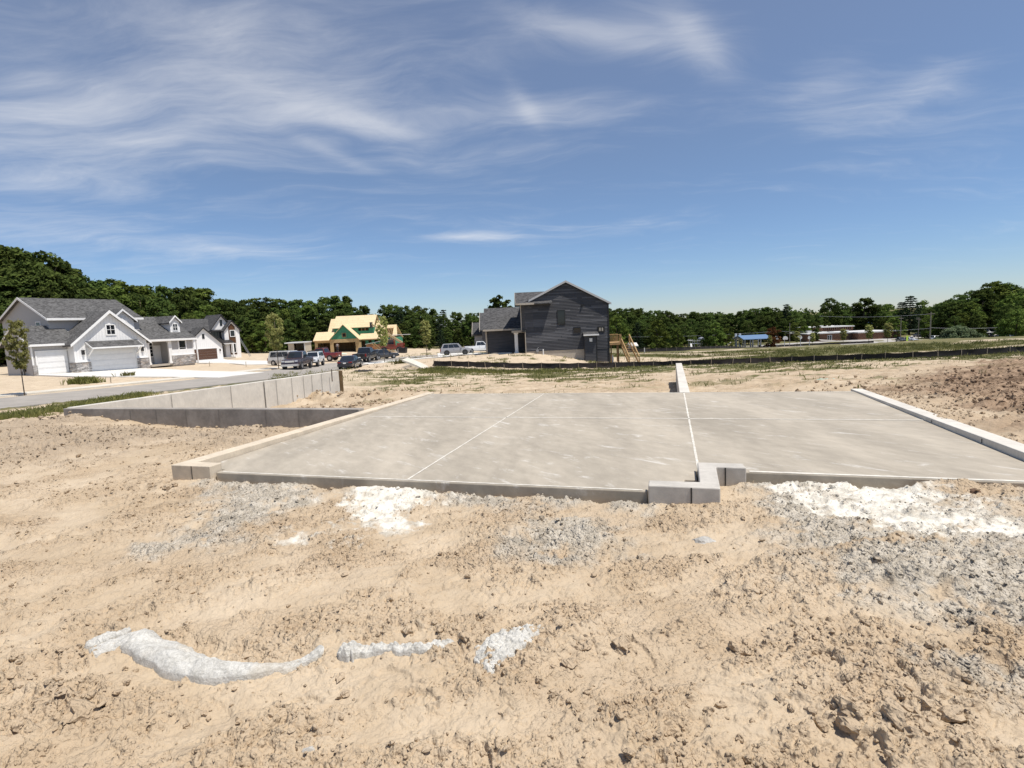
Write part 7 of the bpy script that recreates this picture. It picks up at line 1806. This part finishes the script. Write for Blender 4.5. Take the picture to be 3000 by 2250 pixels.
def person(px, Y, label, shirt, trousers, facing, dz=0.0, k=1.0):
    a = ground_at(px, Y); a[2] += dz
    J = {'pelvis': (0, 0, .95), 'chest': (0, .02, 1.28), 'neck': (0, .02, 1.48), 'head': (0, -.01, 1.62), 'top': (0, 0, 1.74), 'ls': (-.19, .02, 1.42), 'le': (-.27, .0, 1.14), 'lh': (-.24, -.16, .95), 'rs': (.19, .02, 1.42), 're': (.28, .02, 1.14), 'rh': (.26, -.14, .92),
         'lk': (-.12, -.03, .5), 'lf': (-.13, .03, .07), 'lt': (-.14, -.16, .03), 'rk': (.12, -.05, .5), 'rf': (.14, .05, .07), 'rt': (.15, -.14, .03), 'lhip': (-.1, 0, .9), 'rhip': (.1, 0, .9)}
    def skin(nm, names, edges, rad, mat, par=None):
        me = bpy.data.meshes.new(nm); me.from_pydata([J[n] for n in names], [(names.index(p), names.index(q)) for p, q in edges], []); me.materials.append(mat)
        o = bpy.data.objects.new(nm, me); COL.objects.link(o); sk = o.modifiers.new('skin', 'SKIN'); su = o.modifiers.new('sub', 'SUBSURF'); su.levels = su.render_levels = 1
        if not me.skin_vertices: return o
        for n, v in zip(names, me.skin_vertices[0].data): r = rad[n]; v.radius = (r, r); v.use_root = (n == names[0])
        if par: o.parent = par
        return o
    rad = dict(pelvis=.13, chest=.15, neck=.06, head=.10, top=.07, ls=.065, le=.045, lh=.035, rs=.065, re=.045, rh=.035, lk=.06, lf=.045, lt=.035, rk=.06, rf=.045, rt=.035, lhip=.085, rhip=.085)
    ed = [('pelvis', 'chest'), ('chest', 'neck'), ('neck', 'head'), ('head', 'top'), ('chest', 'ls'), ('ls', 'le'), ('le', 'lh'), ('chest', 'rs'), ('rs', 're'), ('re', 'rh'), ('pelvis', 'lhip'), ('lhip', 'lk'), ('lk', 'lf'), ('lf', 'lt'), ('pelvis', 'rhip'), ('rhip', 'rk'), ('rk', 'rf'), ('rf', 'rt')]
    sk = MATS.get('skin') or plain('skin', (.42, .25, .17), .6, .08)
    b = skin('person', list(J), ed, rad, sk); b.location = tuple(a); b.rotation_euler = (0, 0, facing); b.scale = (k, k, k); tag(b, label, 'person', None)
    grow = lambda ns, g: {n: rad[n] * g + .008 for n in ns}
    n1 = ['chest', 'pelvis', 'neck', 'ls', 'le', 'rs', 're']; n1 = ['chest', 'pelvis', 'ls', 'le', 'rs', 're']
    skin('shirt', n1, [('chest', 'pelvis'), ('chest', 'ls'), ('ls', 'le'), ('chest', 'rs'), ('rs', 're')], grow(n1, 1.12), shirt, b)
    n2 = ['pelvis', 'lhip', 'lk', 'lf', 'rhip', 'rk', 'rf']
    skin('trousers', n2, [('pelvis', 'lhip'), ('lhip', 'lk'), ('lk', 'lf'), ('pelvis', 'rhip'), ('rhip', 'rk'), ('rk', 'rf')], grow(n2, 1.15), trousers, b)
    m = Mesh(); m.tube([(0, .01, 1.60), (0, .02, 1.68), (0, .01, 1.75), (0, 0, 1.79)], [.105, .115, .10, .03], 10); m.build('hair', plain('hair', (.03, .022, .018), .8, .1), b, True)
person(958, 100, 'person in a white shirt standing in front of the unfinished garage', plain('white_shirt', (.72, .72, .72), .8, .05), plain('grey_trousers', (.12, .12, .13), .8, .1), R(170))
person(990, 113.8, 'person in dark clothes inside the wide garage opening', plain('grey_shirt', (.22, .21, .21), .8, .1), plain('dark_trousers', (.05, .05, .06), .8, .1), R(20), .35)
# debris between the street and the silt fence
def debris():
    p = on(1212, 1083); m = Mesh(); n = 10; W = .95
    P = [(-1.1 + 2.1 * t, 0, .95 * (1 - t) ** .8 + .05) for t in np.linspace(0, 1, n)]
    V = []; 
    for x, y, z in P: V += [(x, -.1, z - .16), (x, -.1 + .02, z), (x + .15, W, z + .14), (x + .15, W, z - .02)]
    m.add(V, [(i * 4 + j, i * 4 + (j + 1) % 4, (i + 1) * 4 + (j + 1) % 4, (i + 1) * 4 + j) for i in range(n - 1) for j in range(4)] + [(3, 2, 1, 0), tuple((n - 1) * 4 + j for j in range(4))])
    o = m.build('broken_slab', M['pale_walk']); o.location = tuple(p); o.rotation_euler = (0, 0, R(-12)); tag(o, 'curved white concrete piece leaning on the weedy bank', 'concrete piece')
    for i, (px, py, a, s) in enumerate([(1195, 1076, .4, 1.0), (1190, 1080, .2, .8), (1204, 1079, .7, .9)]):
        q = on(px, py); m = Mesh(); m.beam((-s * .7, 0, .05), (s * .7, .1, .3), .14, .1); o = m.build('scrap_plank', M['found']); o.location = tuple(q); o.rotation_euler = (0, 0, a); tag(o, ['grey plank under the leaning concrete piece', 'lowest short plank left of the leaning concrete piece', 'plank closest to the leaning concrete piece'][i], 'plank')
    def cloth(nm, px, py, sx, sy, hz, mat, label, cat, seed):
        q = on(px, py); u = np.linspace(-1, 1, 26); X, Y = np.meshgrid(u, u); k = np.maximum(np.abs(X), np.abs(Y))
        Z = hz * (.25 + .8 * np.abs(fbm(X * 1.8 + seed, Y * 1.8, seed, 3))) * (1 - k ** 4); X2 = X * sx * (1 + .2 * perlin(Y * 2, X * 0 + seed, 3)); Y2 = Y * sy
        o = grid_object(nm, X2, Y2, Z, mat); o.location = (q[0], q[1], q[2] + .02); tag(o, label, cat)
    cloth('plastic_sheet', 2425, 1118, .34, .25, .12, plain('mint_plastic', (.36, .50, .41), .4, .1), 'crumpled pale green plastic sheet beyond the slab', 'plastic sheet', 3)
    cloth('black_sheet', 1060, 1089, .95, .6, .2, M['fabric'], 'crumpled black fabric lying by the kerb behind the foundation', 'fabric', 5)
    cloth('pale_sheet', 998, 1038, 1.2, .6, .25, plain('pale_plastic', (.55, .68, .58), .5, .1), 'pale plastic sheet on the ground at the garage opening', 'plastic sheet', 9)
    q = on(1100, 1079); m = Mesh(); rs = np.random.RandomState(4)
    for i in range(9): m.tube([(rs.uniform(-.9, .9), rs.uniform(-.2, .2), .02), (rs.uniform(-.9, .9), rs.uniform(-.2, .2), rs.uniform(.1, .5))], .015, 5)
    o = m.build('branch_pile', plain('reddish_twigs', (.16, .075, .04), .9, .2)); o.location = tuple(q); tag(o, 'reddish dry twigs on the bank behind the black sedan', 'twigs')
    for px, py, hgt, lb in [(325, 1122, .5, 'short wooden stake beside the sidewalk before the driveway'), (614, 1072, .55, 'pale stake in the sand right of the white driveway'), (1320, 1054, .75, 'white marker stake on the sand mound at the silt fence'), (721, 1074, .6, 'small stake by the driveway of the white house')]:
        q = on(px, py); m = Mesh(); m.beam((0, 0, -.2), (.02, 0, hgt), .05); o = m.build('survey_stake', M['stake']); o.location = tuple(q); tag(o, lb, 'stake')
    q = on(1888, 1037); m = Mesh(); m.tube([(0, 0, -.3), (0, 0, 1.0)], .09, 8); o = m.build('vent_pipe', M['roof_white']); o.location = tuple(q); tag(o, 'white pipe standing in the sand before the far silt fence', 'pipe')
    q = on(1792, 1062); m = Mesh(); m.tube([(0, 0, 0), (.02, 0, .45), (.02, 0, .9)], [.22, .24, .16], 10); o = m.build('wrapped_roll', M['white_trim']); o.location = tuple(q); tag(o, 'white wrapped roll under the deck', 'roll')
debris()
